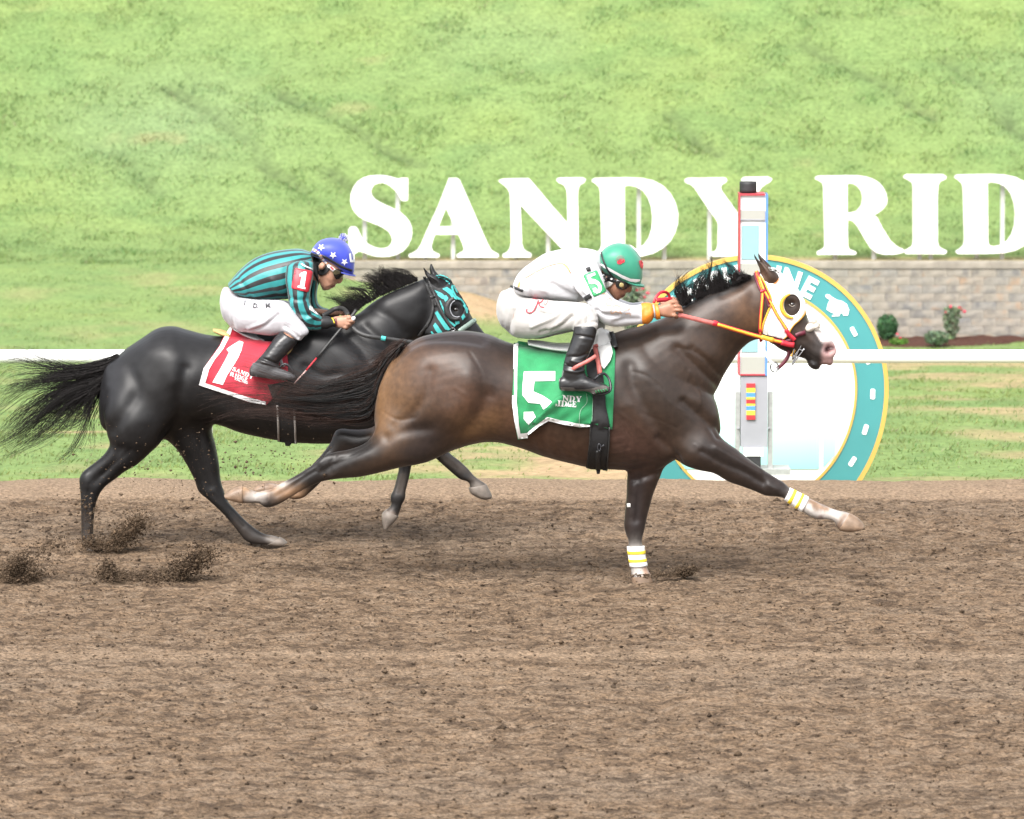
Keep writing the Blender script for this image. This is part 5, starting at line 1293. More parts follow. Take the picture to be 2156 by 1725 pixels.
def text_on(name, s, ox, oy, ang, size, bvh, mat, parent, off=.002, bold=.02):
    v, f = glyph(s, bold); a = math.radians(ang); off = max(off, .006)
    pos = []
    for x, y in v:
        px, py = ox + size * (x * math.cos(a) + y * math.sin(a)), oy + size * (x * math.sin(a) - y * math.cos(a))
        q = cast(bvh, px, py, off); pos.append(q if q is not None else None)
    k = [i for i, q in enumerate(pos) if q is not None]
    if len(k) < len(pos):
        if not k: return
        for i, q in enumerate(pos):
            if q is None: pos[i] = pos[min(k, key=lambda j: (v[j][0] - v[i][0]) ** 2 + (v[j][1] - v[i][1]) ** 2)]
    part(name, MB().add(pos, f), mat, parent, False, fix=False)
def norm_glyph(polys):
    if isinstance(polys[0], tuple): polys = [polys]
    xs = [q[0] for p in polys for q in p]; ys = [q[1] for p in polys for q in p]
    h = max(ys) - min(ys)
    return [[((x - min(xs)) / h, (y - min(ys)) / h) for x, y in p] for p in polys], (max(xs) - min(xs)) / h
G_G = [(.62, .02), (.62, .34), (.56, .34), (.5, .2), (.4, .1), (.3, .1), (.24, .3), (.22, .5), (.24, .75), (.32, .92), (.42, .92), (.48, .86), (.48, .62), (.38, .58), (.38, .52), (.78, .52), (.78, .58), (.7, .62), (.7, .96), (.55, .97), (.35, 1.), (.15, .92), (.02, .7), (0, .5), (.03, .28), (.15, .08), (.34, 0), (.5, .04)]
G_E = [(0, 0), (.66, 0), (.7, .28), (.64, .28), (.56, .12), (.36, .1), (.36, .44), (.46, .42), (.5, .32), (.55, .32), (.55, .66), (.5, .66), (.46, .54), (.36, .52), (.36, .9), (.58, .88), (.68, .68), (.74, .68), (.7, 1.), (0, 1.), (0, .94), (.1, .9), (.1, .1), (0, .06)]
SERIF = {'S': norm_glyph(L_S), 'A': norm_glyph(L_A), 'N': norm_glyph(L_N), 'D': norm_glyph(L_D), 'Y': norm_glyph(L_Y), 'R': norm_glyph(L_R), 'I': norm_glyph(L_I), 'G': norm_glyph(G_G), 'E': norm_glyph(G_E)}
def serif_on(s, ox, oy, ang, size, bvh, mat, parent, skip=0):
    a = math.radians(ang); x = 0
    for i, ch in enumerate(s):
        polys, w = SERIF[ch]
        q = [[(ox + size * ((x + u) * math.cos(a) - (v - .5) * math.sin(a)), oy + size * ((x + u) * math.sin(a) + (v - .5) * math.cos(a))) for u, v in p] for p in polys]
        if i >= skip: decal('cloth_letter', q, bvh, mat, parent, .002, max(1.2, size / 6))
        x += w + .06
def finger(mb, chain, r=(.0095, .0092, .0085, .007)):
    tube(mb, [P(a, b, c) for a, b, c in chain], np.array(r[:len(chain)]), n=10, sub=4)
    a, b, c = chain[-1]; blob(mb, a, b, c, r[len(chain) - 1] * 420, r[len(chain) - 1] * 420, r[len(chain) - 1], n=10)

# ------------------------------------------------------------------ saddle cloth, girth, saddle of number 5
CY = 0.0
cl = pts(zB, (332, 766), (480, 790), (620, 815), (760, 830), (880, 815), (975, 805), (985, 850), (978, 1000), (970, 1180), (962, 1360), (925, 1352), (830, 1318), (745, 1348), (640, 1318), (530, 1290), (470, 1330), (395, 1385), (390, 1415), (330, 1421), (305, 1300), (288, 1180), (296, 1000), (298, 800))
flap_a, flap_b = zB(400, 1350), zB(720, 1100)
def flap(x, y):
    d = pdist(np.array([x]), np.array([y]), pts(zB, (400, 1360), (480, 1270), (560, 1180), (640, 1130)))[0]
    return .010 * math.exp(-(d / 16) ** 2) + .004 * math.sin(x * .11 + y * .05) + .003 * math.sin(y * .13 - x * .04) + .004
b5 = zB(620, 1421); cb = P(*b5, -.25)
m = drape([cl], bay_bvh, .012, 7, .004, flap)
vs = [(q[0], -q[1], q[2]) for q in m.v]; fs = [tuple(reversed(f)) for f in m.f]
near = MB().add(m.v, m.f)
cloth5 = thing('saddle_cloth', MB().add(m.v, m.f).add(vs, fs), M_grc, cb, 'green saddle cloth with white border and number 5 on the bay horse', 'saddle cloth')
c5_bvh = world_bvh(cloth5)
decal('white_border', [pts(zB, (298, 790), (330, 780), (322, 950), (320, 1180), (335, 1330), (345, 1388), (392, 1383), (392, 1418), (330, 1422), (303, 1300), (287, 1180), (295, 1000))], c5_bvh, M_print_w, cloth5)
decal('cloth_number', [pts(zB, (367, 972), (578, 970), (578, 1034), (440, 1036), (430, 1105), (492, 1132), (565, 1180), (500, 1228), (478, 1188), (398, 1180), (357, 1128), (360, 1040))], c5_bvh, M_print_w, cloth5)
decal('cloth_number', [pts(zB, (367, 1243), (430, 1240), (448, 1278), (400, 1330), (366, 1290))], c5_bvh, M_print_w, cloth5)
ff = pts(zB, (400, 1345), (470, 1268), (560, 1178), (630, 1122), (790, 1112), (832, 1150), (828, 1312), (745, 1344), (640, 1316), (532, 1288), (465, 1316))
def flift(x, y):
    d = pdist(np.array([x]), np.array([y]), pts(zB, (400, 1345), (560, 1178), (630, 1122)))[0]
    return .016 * math.exp(-(d / 9) ** 2) + .004 + .003 * math.sin(x * .13 + y * .2)
fo = part('cloth_fold', drape([ff], c5_bvh, .004, 5, .003, flift), M_grc, cloth5)
c5_bvh = world_bvh([cloth5, fo])
decal('white_border', [pts(zB, (390, 1383), (440, 1340), (525, 1277), (640, 1305), (745, 1322), (812, 1332), (812, 1342), (745, 1346), (640, 1330), (532, 1304), (470, 1342), (396, 1400))], c5_bvh, M_print_w, cloth5)
serif_on('SANDY', *zB(548, 1143), 4, 12, c5_bvh, M_print_w, cloth5, 2)
serif_on('RIDGE', *zB(548, 1180), 4, 12, c5_bvh, M_print_w, cloth5, 1)
for ch, x in zip('RACING', (585, 605, 625, 643, 660, 680)): text_on('cloth_letter', ch, *zB(x, 1203 + (x - 585) * .06), 4, 7.5, c5_bvh, M_print_w, cloth5)
for path in ([(790, 1120), (790, 1180), (750, 1230), (740, 1290), (742, 1340)], [(832, 1150), (828, 1240), (826, 1310)]):
    line('stitching', pts(zB, *path), .8, c5_bvh, pbr('pale_thread', (.35, .5, .4), .7), cloth5, .002)
# girth
gb = world_bvh([bay, cloth5])
gm = drape([pts(zB, (778, 800), (850, 760), (900, 990), (918, 1140), (920, 1200), (932, 1270), (946, 1340), (940, 1480), (930, 1560), (928, 1640), (905, 1638), (885, 1630), (878, 1660), (860, 1662), (852, 1632), (820, 1630), (790, 1622), (802, 1540), (812, 1440), (815, 1310), (832, 1300), (830, 1140), (790, 960))], gb, .010, 7, .006)
girth_base = P(*zB(870, 1640), -.05)
girth = thing('girth', MB().add(gm.v, gm.f), M_elas, girth_base, 'wide black elastic girth below the green number 5 cloth', 'girth')
part('girth_strap', MB().add([(q[0], -q[1], q[2]) for q in gm.v], [tuple(reversed(f)) for f in gm.f]), M_elas, girth)
g_bvh = world_bvh(girth)
line('edge_binding', pts(zB, (818, 1310), (812, 1440), (800, 1545), (790, 1620)), 3.0, g_bvh, M_blkl, girth, .004, .004)
line('edge_binding', pts(zB, (944, 1345), (940, 1460), (932, 1560), (926, 1640)), 3.0, g_bvh, M_blkl, girth, .004, .004)
km = MB(); kc = [P(*zB(875 + 10 * math.cos(a), 1483 + 24 * math.sin(a)), cast(g_bvh, *zB(875, 1483), .008)[1] - .004) for a in np.linspace(0, 2 * math.pi, 14)]
tube(km, kc, .004, n=6, sub=2); tube(km, [kc[0], P(*zB(908, 1466), cast(g_bvh, *zB(900, 1470), .01)[1] - .004)], .005, n=6); part('keeper_ring', km, M_stirr, girth)
bk = MB(); strap(bk, pts(zB, (868, 1500), (866, 1560), (868, 1630)), 10, .012, g_bvh, .012); part('buckle_tab', bk, M_strapk, girth)
# saddle
sb = P(*zB(780, 800), 0.0)
sm = MB()
loft(sm, zB, [(395, 762, 400, 790, .10), (480, 770, 500, 812, .14), (600, 785, 620, 830, .15), (760, 770, 780, 850, .15), (860, 700, 880, 850, .14), (930, 690, 950, 850, .11), (985, 730, 990, 820, .08)], 0, n=24, sub=5, ex=2.6)
saddle = thing('racing_saddle', sm, M_white_l, sb, 'small white racing saddle under the white jockey', 'saddle')
sv = world_bvh([bay, cloth5, girth, saddle])
fm = drape([pts(zB, (868, 690), (900, 688), (925, 735), (952, 780), (966, 850), (950, 900), (905, 960), (888, 940), (880, 860), (858, 780))], sv, .02, 2.5, .008)
part('saddle_flap', fm, M_white_l, saddle)
pm = MB(); strap(pm, pts(zB, (955, 705), (972, 760), (985, 812)), 11, .03, sv, .012); part('pommel_pad', pm, M_blkl, saddle)
lm = MB(); strap(lm, pts(zB, (845, 790), (862, 850), (870, 930), (878, 995)), 9, .005, sv, .035); part('stirrup_leather', lm, M_pinkl, saddle)
BOOT_Y = -.345
lm = MB(); strap(lm, pts(zB, (855, 865), (790, 905), (720, 940), (678, 975)), 8, .005, None, y=[BOOT_Y - .03, BOOT_Y - .05, BOOT_Y - .055, BOOT_Y - .03]); part('stirrup_leather', lm, M_pinkl, saddle)
im = MB(); ring = [(872, 995), (908, 985), (938, 1015), (952, 1065), (945, 1105), (900, 1122), (850, 1122), (838, 1095)]
tube(im, [P(*zB(*q), BOOT_Y + .02 * math.sin(i)) for i, q in enumerate(ring)], .0065, n=8, sub=4); tube(im, [P(*zB(842, 1025), BOOT_Y), P(*zB(872, 995), BOOT_Y)], .0065, n=8)
part('stirrup_iron', im, M_stirr, saddle)

# ------------------------------------------------------------------ jockey of number 5
jb = P(*zB(780, 1105), BOOT_Y)
torso = [(290, 385, 350, 455, .135), (332, 308, 430, 478, .155), (420, 234, 540, 490, .165), (520, 172, 650, 502, .175), (640, 144, 740, 500, .185), (740, 138, 800, 470, .19), (815, 147, 850, 400, .17), (868, 163, 890, 330, .105)]
sl_n = [(690, 320, 860, 240, .085, -.17), (712, 410, 900, 330, .078, -.21), (765, 478, 925, 420, .07, -.24), (808, 535, 962, 466, .064, -.25), (850, 600, 1004, 492, .064, -.25), (920, 656, 1050, 512, .062, -.245), (1000, 669, 1090, 522, .056, -.23), (1090, 661, 1125, 520, .051, -.215), (1172, 650, 1172, 512, .046, -.20)]
sl_f = [(a, b - 14, c, d - 14, e, -f * .9) for a, b, c, d, e, f in sl_n]
pelvis = [(238, 425, 232, 680, .12), (300, 398, 300, 733, .165), (380, 440, 380, 748, .18), (460, 478, 450, 744, .165)]
th_n = [(330, 470, 300, 733, .11, -.10), (460, 483, 440, 746, .105, -.15), (600, 494, 572, 716, .098, -.20), (710, 500, 672, 694, .09, -.25), (805, 520, 715, 684, .08, -.285), (862, 575, 728, 690, .066, -.30)]
lo_n = [(805, 520, 715, 684, .07, -.285), (865, 610, 706, 660, .062, -.31), (856, 690, 700, 700, .055, -.325)]
th_f = [(a + 35, b + 10, c + 35, d + 5, e, -f) for a, b, c, d, e, f in th_n]
lo_f = [(840, 520, 770, 680, .07, .285), (915, 620, 790, 700, .06, .30), (905, 700, 810, 770, .045, .31), (880, 770, 845, 800, .03, .315)]
boot_f = [(915, 660, 770, 690, .055, .31), (880, 800, 720, 780, .05, .33), (830, 900, 690, 890, .045, .335), (800, 980, 660, 960, .04, .335)]
hd = MB()
for z_, face, n_y in ((zJ, [(390, 560, 880, 740, .070), (395, 660, 900, 850, .072), (410, 780, 888, 920, .071), (430, 880, 840, 985, .066), (462, 965, 790, 1050, .058), (520, 1050, 735, 1112, .048), (575, 1115, 672, 1150, .036)], CY - .02),):
    loft(hd, z_, face, n_y, n=26, sub=5, ex=2.3, cap0=.4, cap1=.4)
def nose_etc(mb, z, y, nose, tip, lip_u, lip_l, chin, ear):
    tube(mb, [P(*z(*q), y) for q in nose], np.array([.010, .013, .015, .012]), n=10, sub=4)
    a = z(*tip); blob(mb, a[0], a[1], y, 4.2, 3.8, .015)
    for s in (-1, 1): blob(mb, a[0] - 2.6, a[1] + .4, y + s * .012, 3.0, 2.6, .008)
    for q, r in ((lip_u, 2.9), (lip_l, 2.9)): a = z(*q); blob(mb, a[0], a[1], y, r * 1.2, r * .8, .020, rot=.5)
    a = z(*chin); blob(mb, a[0], a[1], y, 5, 4.5, .022)
    a = z(*ear)
    for s in (-1, 1): blob(mb, a[0], a[1], y + s * .073, 4, 7, .012, rot=.4)
nose_etc(hd, zJ, CY - .02, [(862, 860), (880, 915), (868, 965), (840, 990)], (845, 985), (778, 1055), (745, 1092), (648, 1128), (420, 760))
loft(hd, zB, [(760, 200, 800, 380, .085), (840, 240, 880, 400, .07), (900, 290, 930, 420, .062)], -.01, n=20, sub=4)          # neck
loft(hd, zB, torso, -.0, n=24, sub=3, shrink=.86)
for s_ in (sl_n, sl_f): loft(hd, zB, s_, 0, n=16, sub=3, shrink=.72)
loft(hd, zB, pelvis, 0, n=24, sub=3, shrink=.86)
for s_ in (th_n, th_f): loft(hd, zB, s_, 0, n=18, sub=3, shrink=.82)
ank_n = [(850, 640, 715, 670, .05, -.31), (800, 800, 680, 790, .045, -.33), (760, 930, 650, 930, .036, -.34), (770, 1010, 640, 1020, .036, -.345)]
loft(hd, zB, ank_n, 0, n=16, sub=3, shrink=.8); loft(hd, zB, [(a + 45, b, c + 45, d, e, -f) for a, b, c, d, e, f in ank_n], 0, n=16, sub=3, shrink=.8)
loft(hd, zB, [(640, 1010, 640, 1085, .035, -.345), (740, 1020, 740, 1090, .04, -.35), (860, 1050, 860, 1095, .038, -.35)], 0, n=14, sub=3, shrink=.8)
loft(hd, zB, [(680, 1010, 680, 1085, .035, .345), (780, 1020, 780, 1090, .04, .35), (900, 1050, 900, 1095, .038, .35)], 0, n=14, sub=3, shrink=.8)
def fist(mb, z, wr, mid, kn, knuck, y, s=1, thumb=True):
    """hand closed round the reins: palm, four fingers of unequal length curled away, thumb over the top"""
    loft(mb, z, [wr, mid, kn], y, n=18, sub=4, ex=2.6, cap0=.2, cap1=.5)
    dx, dy = knuck[1][0] - knuck[0][0], knuck[1][1] - knuck[0][1]
    for i, (kx, ky, L) in enumerate(knuck):
        q0 = z(kx - 55 * L, ky - 6); q1 = z(kx, ky); q2 = z(kx + 55 * L, ky + 22); q3 = z(kx + 20 * L, ky + 42)
        finger(mb, [(q0[0], q0[1], y - .012), (q1[0], q1[1], y - .016), (q2[0], q2[1], y + .012), (q3[0], q3[1], y + .036)], (.010, .0105, .0095, .008))
    if thumb:
        a, b, c = z(wr[0] + 70, wr[1] + 20), z(knuck[0][0] - 20, knuck[0][1] - 25), z(knuck[0][0] + 60, knuck[0][1] + 8)
        finger(mb, [(a[0], a[1], y + .012), (b[0], b[1], y + .02), (c[0], c[1], y + .026)], (.012, .011, .009))
HY = -.195
fist(hd, zU, (150, 1160, 190, 1345, .026), (330, 1110, 330, 1365, .027), (440, 1085, 430, 1375, .022), [(455, 1100, 1.0), (515, 1165, 1.15), (540, 1235, 1.1), (470, 1330, .9)], HY)
fist(hd, zU, (210, 1075, 230, 1180, .024), (330, 1050, 340, 1190, .026), (430, 1040, 440, 1190, .022), [(450, 1050, 1.0), (490, 1085, 1.1), (490, 1130, 1.1), (460, 1170, .9)], .06)
loft(hd, zU, [(60, 1130, 80, 1330, .03), (180, 1150, 200, 1345, .026)], HY, n=14, sub=3)
j5_me = fuse(hd, .0056, 1)
sculpt(j5_me, [(pts(zJ, (700, 1095), (770, 1072)), 1.4, -.004), (pts(zJ, (800, 1020), (770, 1000)), 2.2, -.003), (pts(zJ, (640, 1000), (690, 1060)), 3, -.002), (pts(zJ, (700, 985), (620, 1000)), 8, .003),
               (pts(zU, (450, 1135), (540, 1135)), 2.0, -.0035), (pts(zU, (470, 1200), (590, 1200)), 2.0, -.0035), (pts(zU, (460, 1280), (580, 1285)), 2.0, -.0035)])
shift(j5_me, jb)
j5 = link('person', j5_me, M_skin1, None, jb)
tag(j5, 'person crouched on the bay horse in white silks, green helmet and number 5 armband', 'person', 'jockeys')
j5_bvh = world_bvh(j5)
decal('lips', [pts(zJ, (705, 1088), (745, 1072), (790, 1052), (796, 1064), (765, 1080), (752, 1098), (725, 1104))], j5_bvh, M_lip, j5, .001, 2)
# breeches
pm = MB(); loft(pm, zB, pelvis, 0, n=32, sub=5, cap0=.42)
for s_ in (th_n, th_f, lo_n, lo_f): loft(pm, zB, s_, 0, n=26, sub=5, cap1=.3)
W = lambda z, *ls: [(pts(z, *q), w, a) for w, a, q in ls]
br5 = cloth_part('breeches', pm, M_breech, j5, 3, .004, 9, (1, 1, 1.3), W(zB, (4, -.008, [(470, 480), (600, 510), (740, 512)]), (5, .006, [(700, 560), (620, 640), (540, 690)]), (4, -.006, [(690, 600), (600, 670), (480, 710)]), (4, .006, [(660, 540), (560, 610), (420, 670)]),
     (4, -.006, [(300, 560), (270, 660), (260, 720)]), (5, .005, [(800, 560), (840, 620), (850, 660)]), (4, -.006, [(770, 540), (800, 600), (790, 650)]), (4, .005, [(740, 560), (740, 620), (720, 660)]), (3, -.004, [(330, 500), (420, 560), (560, 590)]), (4, .005, [(420, 500), (500, 560)]), (3, -.004, [(860, 640), (800, 640), (720, 670)])), voxel=.006, iters=4)
br_bvh = world_bvh(br5)
for path, w, mt in (([(425, 478), (450, 482), (478, 476), (495, 488), (482, 505), (455, 515)], 2.0, M_print_r), ([(470, 480), (452, 530), (432, 565), (405, 577), (385, 565), (390, 550)], 2.6, M_print_r), ([(468, 515), (480, 535), (505, 540)], 2.2, M_print_r), ([(512, 490), (530, 488), (520, 515), (508, 525), (506, 505)], 1.2, M_print_gr)):
    line('leg_print', pts(zB, *path), w, br_bvh, mt, j5, .002)
# silk jersey
sm_ = MB(); loft(sm_, zB, torso, 0, n=36, sub=6, cap0=.15, cap1=.2)
for s_ in (sl_n, sl_f): loft(sm_, zB, s_, 0, n=26, sub=6, cap0=.3, cap1=.1)
jersey = cloth_part('silk_jersey', sm_, M_silk, j5, 5, .0035, 8, (1, 1, 1.2), W(zB, (5, -.008, [(700, 330), (730, 420), (790, 490)]), (7, .006, [(640, 320), (690, 400), (740, 460)]), (5, -.006, [(560, 380), (660, 440), (750, 470)]), (5, .005, [(500, 420), (600, 460), (720, 478)]), (4, -.006, [(860, 560), (920, 590), (1000, 600)]),
     (5, .006, [(900, 560), (960, 560), (1060, 570)]), (5, -.005, [(980, 640), (1060, 620), (1140, 620)]), (4, -.005, [(350, 340), (400, 420), (420, 470)]), (5, .004, [(440, 300), (520, 400), (560, 470)]), (4, -.006, [(820, 300), (880, 360), (915, 420)])), voxel=.006, iters=3)
je_bvh = world_bvh(jersey)
line('orange_piping', pts(zB, (372, 345), (450, 300), (540, 258), (620, 243), (660, 262), (684, 308)), 1.3, je_bvh, M_print_o, j5, .002)
decal('orange_piping', pts(zB, (625, 240), (645, 246), (668, 270), (686, 306), (676, 306), (655, 275), (630, 250)), je_bvh, M_print_o, j5, .002)
decal('orange_gusset', pts(zB, (336, 365), (346, 372), (338, 405), (324, 400)), je_bvh, M_print_o, j5, .003)
for path in ([(360, 1050), (410, 1040), (440, 1110)], [(430, 1160), (520, 1130), (530, 1180), (440, 1220), (480, 1270), (560, 1240)], [(560, 1310), (525, 1360), (545, 1410), (610, 1380)], [(600, 1370), (720, 1410)], [(720, 1300), (690, 1360), (740, 1420)], [(760, 1370), (860, 1340), (890, 1300)], [(800, 1420), (880, 1410), (890, 1460)], [(560, 1290), (620, 1260), (700, 1290)]):
    line('sleeve_print', pts(zJ, *path), .9, je_bvh, M_print_o, j5, .002)
line('waist_belt', pts(zB, (275, 395), (310, 408), (362, 428)), 5.5, world_bvh([jersey, br5]), M_strapk, j5, .004, .003)
cm = MB(); loft(cm, zB, [(1166, 652, 1166, 508, .049, -.20), (1200, 652, 1200, 506, .050, -.198), (1228, 632, 1224, 510, .044, -.196), (1246, 604, 1240, 524, .034, -.195), (1262, 622, 1254, 512, .040, -.195), (1290, 616, 1270, 516, .041, -.195)], 0, n=24, sub=5, cap1=.05)
cloth_part('orange_cuff', cm, M_orange, j5, 9, .003, 18, strokes=W(zB, (3, -.006, [(1180, 560), (1210, 550)]), (3, .005, [(1190, 600), (1225, 585)])))
line('cuff_band', pts(zB, (1238, 520), (1246, 560), (1250, 612)), 4.5, world_bvh([o for o in j5.children if o.name.startswith('orange_cuff')]), M_grey, j5, .003, .003)
line('cuff_piping', pts(zB, (1166, 512), (1176, 570), (1172, 648)), 1.8, je_bvh, M_print_r, j5, .003, .002)
col_m = MB(); loft(col_m, zB, [(850, 215, 905, 310, .075), (868, 210, 925, 330, .07)], -.01, n=22, sub=4, cap0=0, cap1=0); part('collar', col_m, M_orange, j5)
# armband with the number 5
ab = MB(); 
arm_bvh = world_bvh([jersey])
decal('armband', pts(zJ, (30, 675), (240, 598), (262, 612), (432, 985), (425, 1010), (215, 1098), (195, 1090), (8, 705)), arm_bvh, M_print_g, j5, .006, 4, .004)
a_bvh = world_bvh([o for o in j5.children if o.name.startswith('armband')])
decal('arm_number', pts(zJ, (72, 695), (222, 640), (234, 688), (140, 725), (148, 762), (215, 770), (290, 810), (340, 880), (352, 960), (325, 1015), (255, 1040), (205, 1005), (180, 945), (240, 925), (262, 962), (285, 945), (275, 890), (220, 850), (165, 860), (118, 850)), a_bvh, M_print_w, j5, .004, 2.5)
line('arm_strap', pts(zJ, (60, 590), (110, 575), (140, 570)), 8, arm_bvh, M_strapk, j5, .004, .004)
line('arm_strap', pts(zJ, (35, 1150), (90, 1110), (150, 1070)), 10, arm_bvh, M_strapk, j5, .006, .006)
# helmet
hm_ = MB(); loft(hm_, zB, [(874, 196, 880, 276, .06), (902, 150, 906, 308, .096), (950, 118, 958, 338, .114), (1010, 105, 1004, 364, .118), (1070, 118, 1054, 384, .112), (1120, 155, 1098, 394, .10), (1152, 205, 1132, 396, .08), (1166, 262, 1152, 384, .054), (1166, 312, 1160, 352, .026)], -.02, n=36, sub=6, ex=2.5, cap0=.35, cap1=.35)
helm_me = mesh_of(hm_, 'helmet'); sculpt(helm_me, [(pts(zJ, (330, 280), (480, 210), (620, 205), (760, 260), (880, 370), (970, 500), (1000, 620)), 2.2, -.0025)]); shift(helm_me, jb)
helm = link('helmet', helm_me, M_green, j5); h_bvh = world_bvh(helm)
bm_ = MB(); loft(bm_, zB, [(1062, 352, 1066, 372, .085), (1110, 366, 1112, 392, .082), (1150, 372, 1150, 402, .066), (1178, 388, 1174, 404, .03)], -.02, n=24, sub=5, cap1=.3); part('peak', bm_, M_green, helm)
decal('hat_band', pts(zJ, (325, 500), (345, 465), (480, 540), (600, 610), (740, 685), (900, 755), (1075, 765), (1078, 800), (1000, 822), (900, 808), (740, 745), (600, 660), (450, 580)), h_bvh, M_print_w, helm, .003, 3)
decal('hat_seam', pts(zJ, (850, 92), (940, 140), (1000, 200), (1060, 290), (1085, 340), (1070, 345), (1030, 285), (960, 190), (900, 130)), h_bvh, M_print_w, helm, .002, 2)
decal('red_badge', pts(zJ, (1050, 420), (1100, 402), (1135, 450), (1138, 520), (1118, 575), (1085, 545), (1062, 480)), h_bvh, M_redl, helm, .002, 2)
decal('head_badge', pts(zJ, (655, 410), (700, 378), (760, 380), (790, 410), (780, 445), (740, 460), (715, 482), (660, 480), (640, 450)), h_bvh, M_redl, helm, .002, 1.5)
for a in range(8):
    t = -2.9 + a * .33; line('badge_feather', [zJ(705 + 38 * math.cos(t), 425 + 30 * math.sin(t)), zJ(705 + 95 * math.cos(t), 420 + 110 * math.sin(t))], 1.0, h_bvh, M_print_gr, helm, .002)
decal('badge_eye', pts(zJ, (720, 410), (745, 405), (735, 425)), h_bvh, M_print_gr, helm, .003, 1)
hj = world_bvh([helm, j5])
line('goggle_strap', pts(zJ, (342, 240), (370, 360), (420, 490), (470, 590), (540, 690), (600, 770)), 3.6, hj, M_strapk, helm, .004, .003)
gm_ = MB(); gp = pts(zJ, (610, 800), (660, 765), (760, 790), (850, 850), (885, 880), (870, 905), (800, 945), (740, 962), (660, 935), (620, 880))
g_ = drape([gp], j5_bvh, .012, 3, .012); 
gog = part('goggles', g_, M_gog, j5)
gg_bvh = world_bvh(gog)
decal('goggle_button', [zJ(727 + 44 * math.cos(a), 875 + 44 * math.sin(a)) for a in np.linspace(0, 6.0, 14)], gg_bvh, M_gold, j5, .004, 2, .003)
ear_m = drape([pts(zJ, (330, 540), (420, 590), (500, 640), (560, 690), (620, 790), (600, 830), (560, 820), (480, 800), (400, 830), (370, 820), (350, 700))], j5_bvh, .010, 3, .010); part('ear_harness', ear_m, M_strapk, j5)
chin_m = drape([pts(zJ, (385, 830), (480, 795), (575, 835), (540, 885), (420, 950), (395, 900))], j5_bvh, .010, 3, .008); part('chin_cup', chin_m, M_chin, j5)
for a, b, c_, d in ((385, 690, 25, 18), (540, 760, 28, 20), (400, 790, 16, 30)): decal('harness_tag', pts(zJ, (a, b - d), (a + c_, b), (a, b + d), (a - c_, b)), world_bvh([o for o in j5.children if o.name.startswith('ear_harness')]), M_print_w, j5, .003, 1.5)
# boots
def boot(name, secs, foot, parent, y_, sole=True):
    m = MB(); loft(m, zB, secs, 0, n=26, sub=6, cap0=.05, cap1=.3); loft(m, zB, foot, 0, n=22, sub=5, ex=2.6, cap0=.35, cap1=.5)
    o = cloth_part(name, m, M_boot, parent, 4, .0022, 14, (1, 1, 2), W(zB, (3, .004, [(690, 900), (740, 910), (790, 900)]), (3, -.005, [(640, 930), (720, 945), (790, 930)]), (3, .004, [(640, 960), (720, 975), (780, 960)]), (3, -.004, [(650, 870), (740, 870), (800, 850)]), (2, -.004, [(700, 725), (780, 735), (850, 748)])), voxel=.005, iters=3)
    return o
bs = [(864, 662, 703, 664, .062, -.322), (856, 715, 692, 735, .06, -.332), (836, 790, 668, 815, .056, -.34), (806, 860, 642, 880, .05, -.344), (778, 925, 630, 950, .045, -.345), (782, 985, 622, 1020, .043, -.345), (800, 1015, 618, 1085, .042, -.345)]
bf = [(618, 1010, 616, 1098, .036, -.345), (680, 1000, 680, 1102, .042, -.345), (780, 1008, 780, 1104, .044, -.347), (850, 1032, 850, 1116, .043, -.35), (915, 1056, 915, 1112, .038, -.352), (942, 1074, 942, 1098, .026, -.352)]
bo = boot('boot', bs, bf, j5, -.345)
boot('boot', [(a + 45, b, c + 45, d, e, -f) for a, b, c, d, e, f in bs], [(a + 45, b, c + 45, d, e, -f) for a, b, c, d, e, f in bf], j5, .345)
bo_bvh = world_bvh(bo)
decal('boot_sole', pts(zB, (616, 1075), (700, 1078), (720, 1090), (820, 1085), (900, 1065), (940, 1075), (940, 1098), (900, 1108), (835, 1122), (790, 1100), (700, 1100), (618, 1100)), bo_bvh, M_bootd, j5, .002, 4)
for k in range(5): line('green_tread', pts(zB, (850 + 17 * k, 1098 - 3 * k), (862 + 17 * k, 1116 - 4 * k)), 2, bo_bvh, M_print_g, j5, .005, .003)

# ------------------------------------------------------------------ hood, bridle and reins of the bay
hoodp = pts(zT, (455, 5), (520, 2), (585, 15), (640, 70), (700, 130), (780, 195), (850, 260), (930, 340), (1000, 450), (1050, 560), (1062, 650), (1045, 730), (960, 840), (870, 920), (815, 1000), (780, 1080), (700, 1150), (560, 1110), (440, 1080), (352, 1050), (380, 900), (440, 740), (490, 600), (500, 480), (440, 340), (390, 210), (330, 130), (340, 100), (400, 215), (470, 258), (545, 262), (600, 225), (625, 170), (600, 110), (540, 65), (480, 55))
eyeh = [zT(838 + 128 * math.cos(a), 605 + 168 * math.sin(a)) for a in np.linspace(0, 2 * math.pi, 24, endpoint=False)]
hdm = drape([hoodp, eyeh], bay_bvh, .006, 4, .003)
hb = P(*zT(560, 1110), -.1)
hood5 = thing('blinker_hood', MB().add(hdm.v, hdm.f).add([(q[0], -q[1], q[2]) for q in hdm.v], [tuple(reversed(f)) for f in hdm.f]), M_hood, hb, 'white blinker hood with yellow eye cup on the bay horse', 'blinker hood')
ho_bvh = world_bvh(hood5)
line('yellow_binding', pts(zT, (330, 130), (390, 230), (440, 340), (500, 480), (495, 600), (440, 740), (380, 900), (352, 1050)), 3.6, world_bvh([hood5, bay]), M_ylw, hood5, .005, .003)
line('yellow_binding', pts(zT, (1055, 690), (1040, 740), (960, 840), (870, 920), (815, 1000), (780, 1080), (700, 1150)), 2.4, world_bvh([hood5, bay]), M_ylw, hood5, .005, .003)
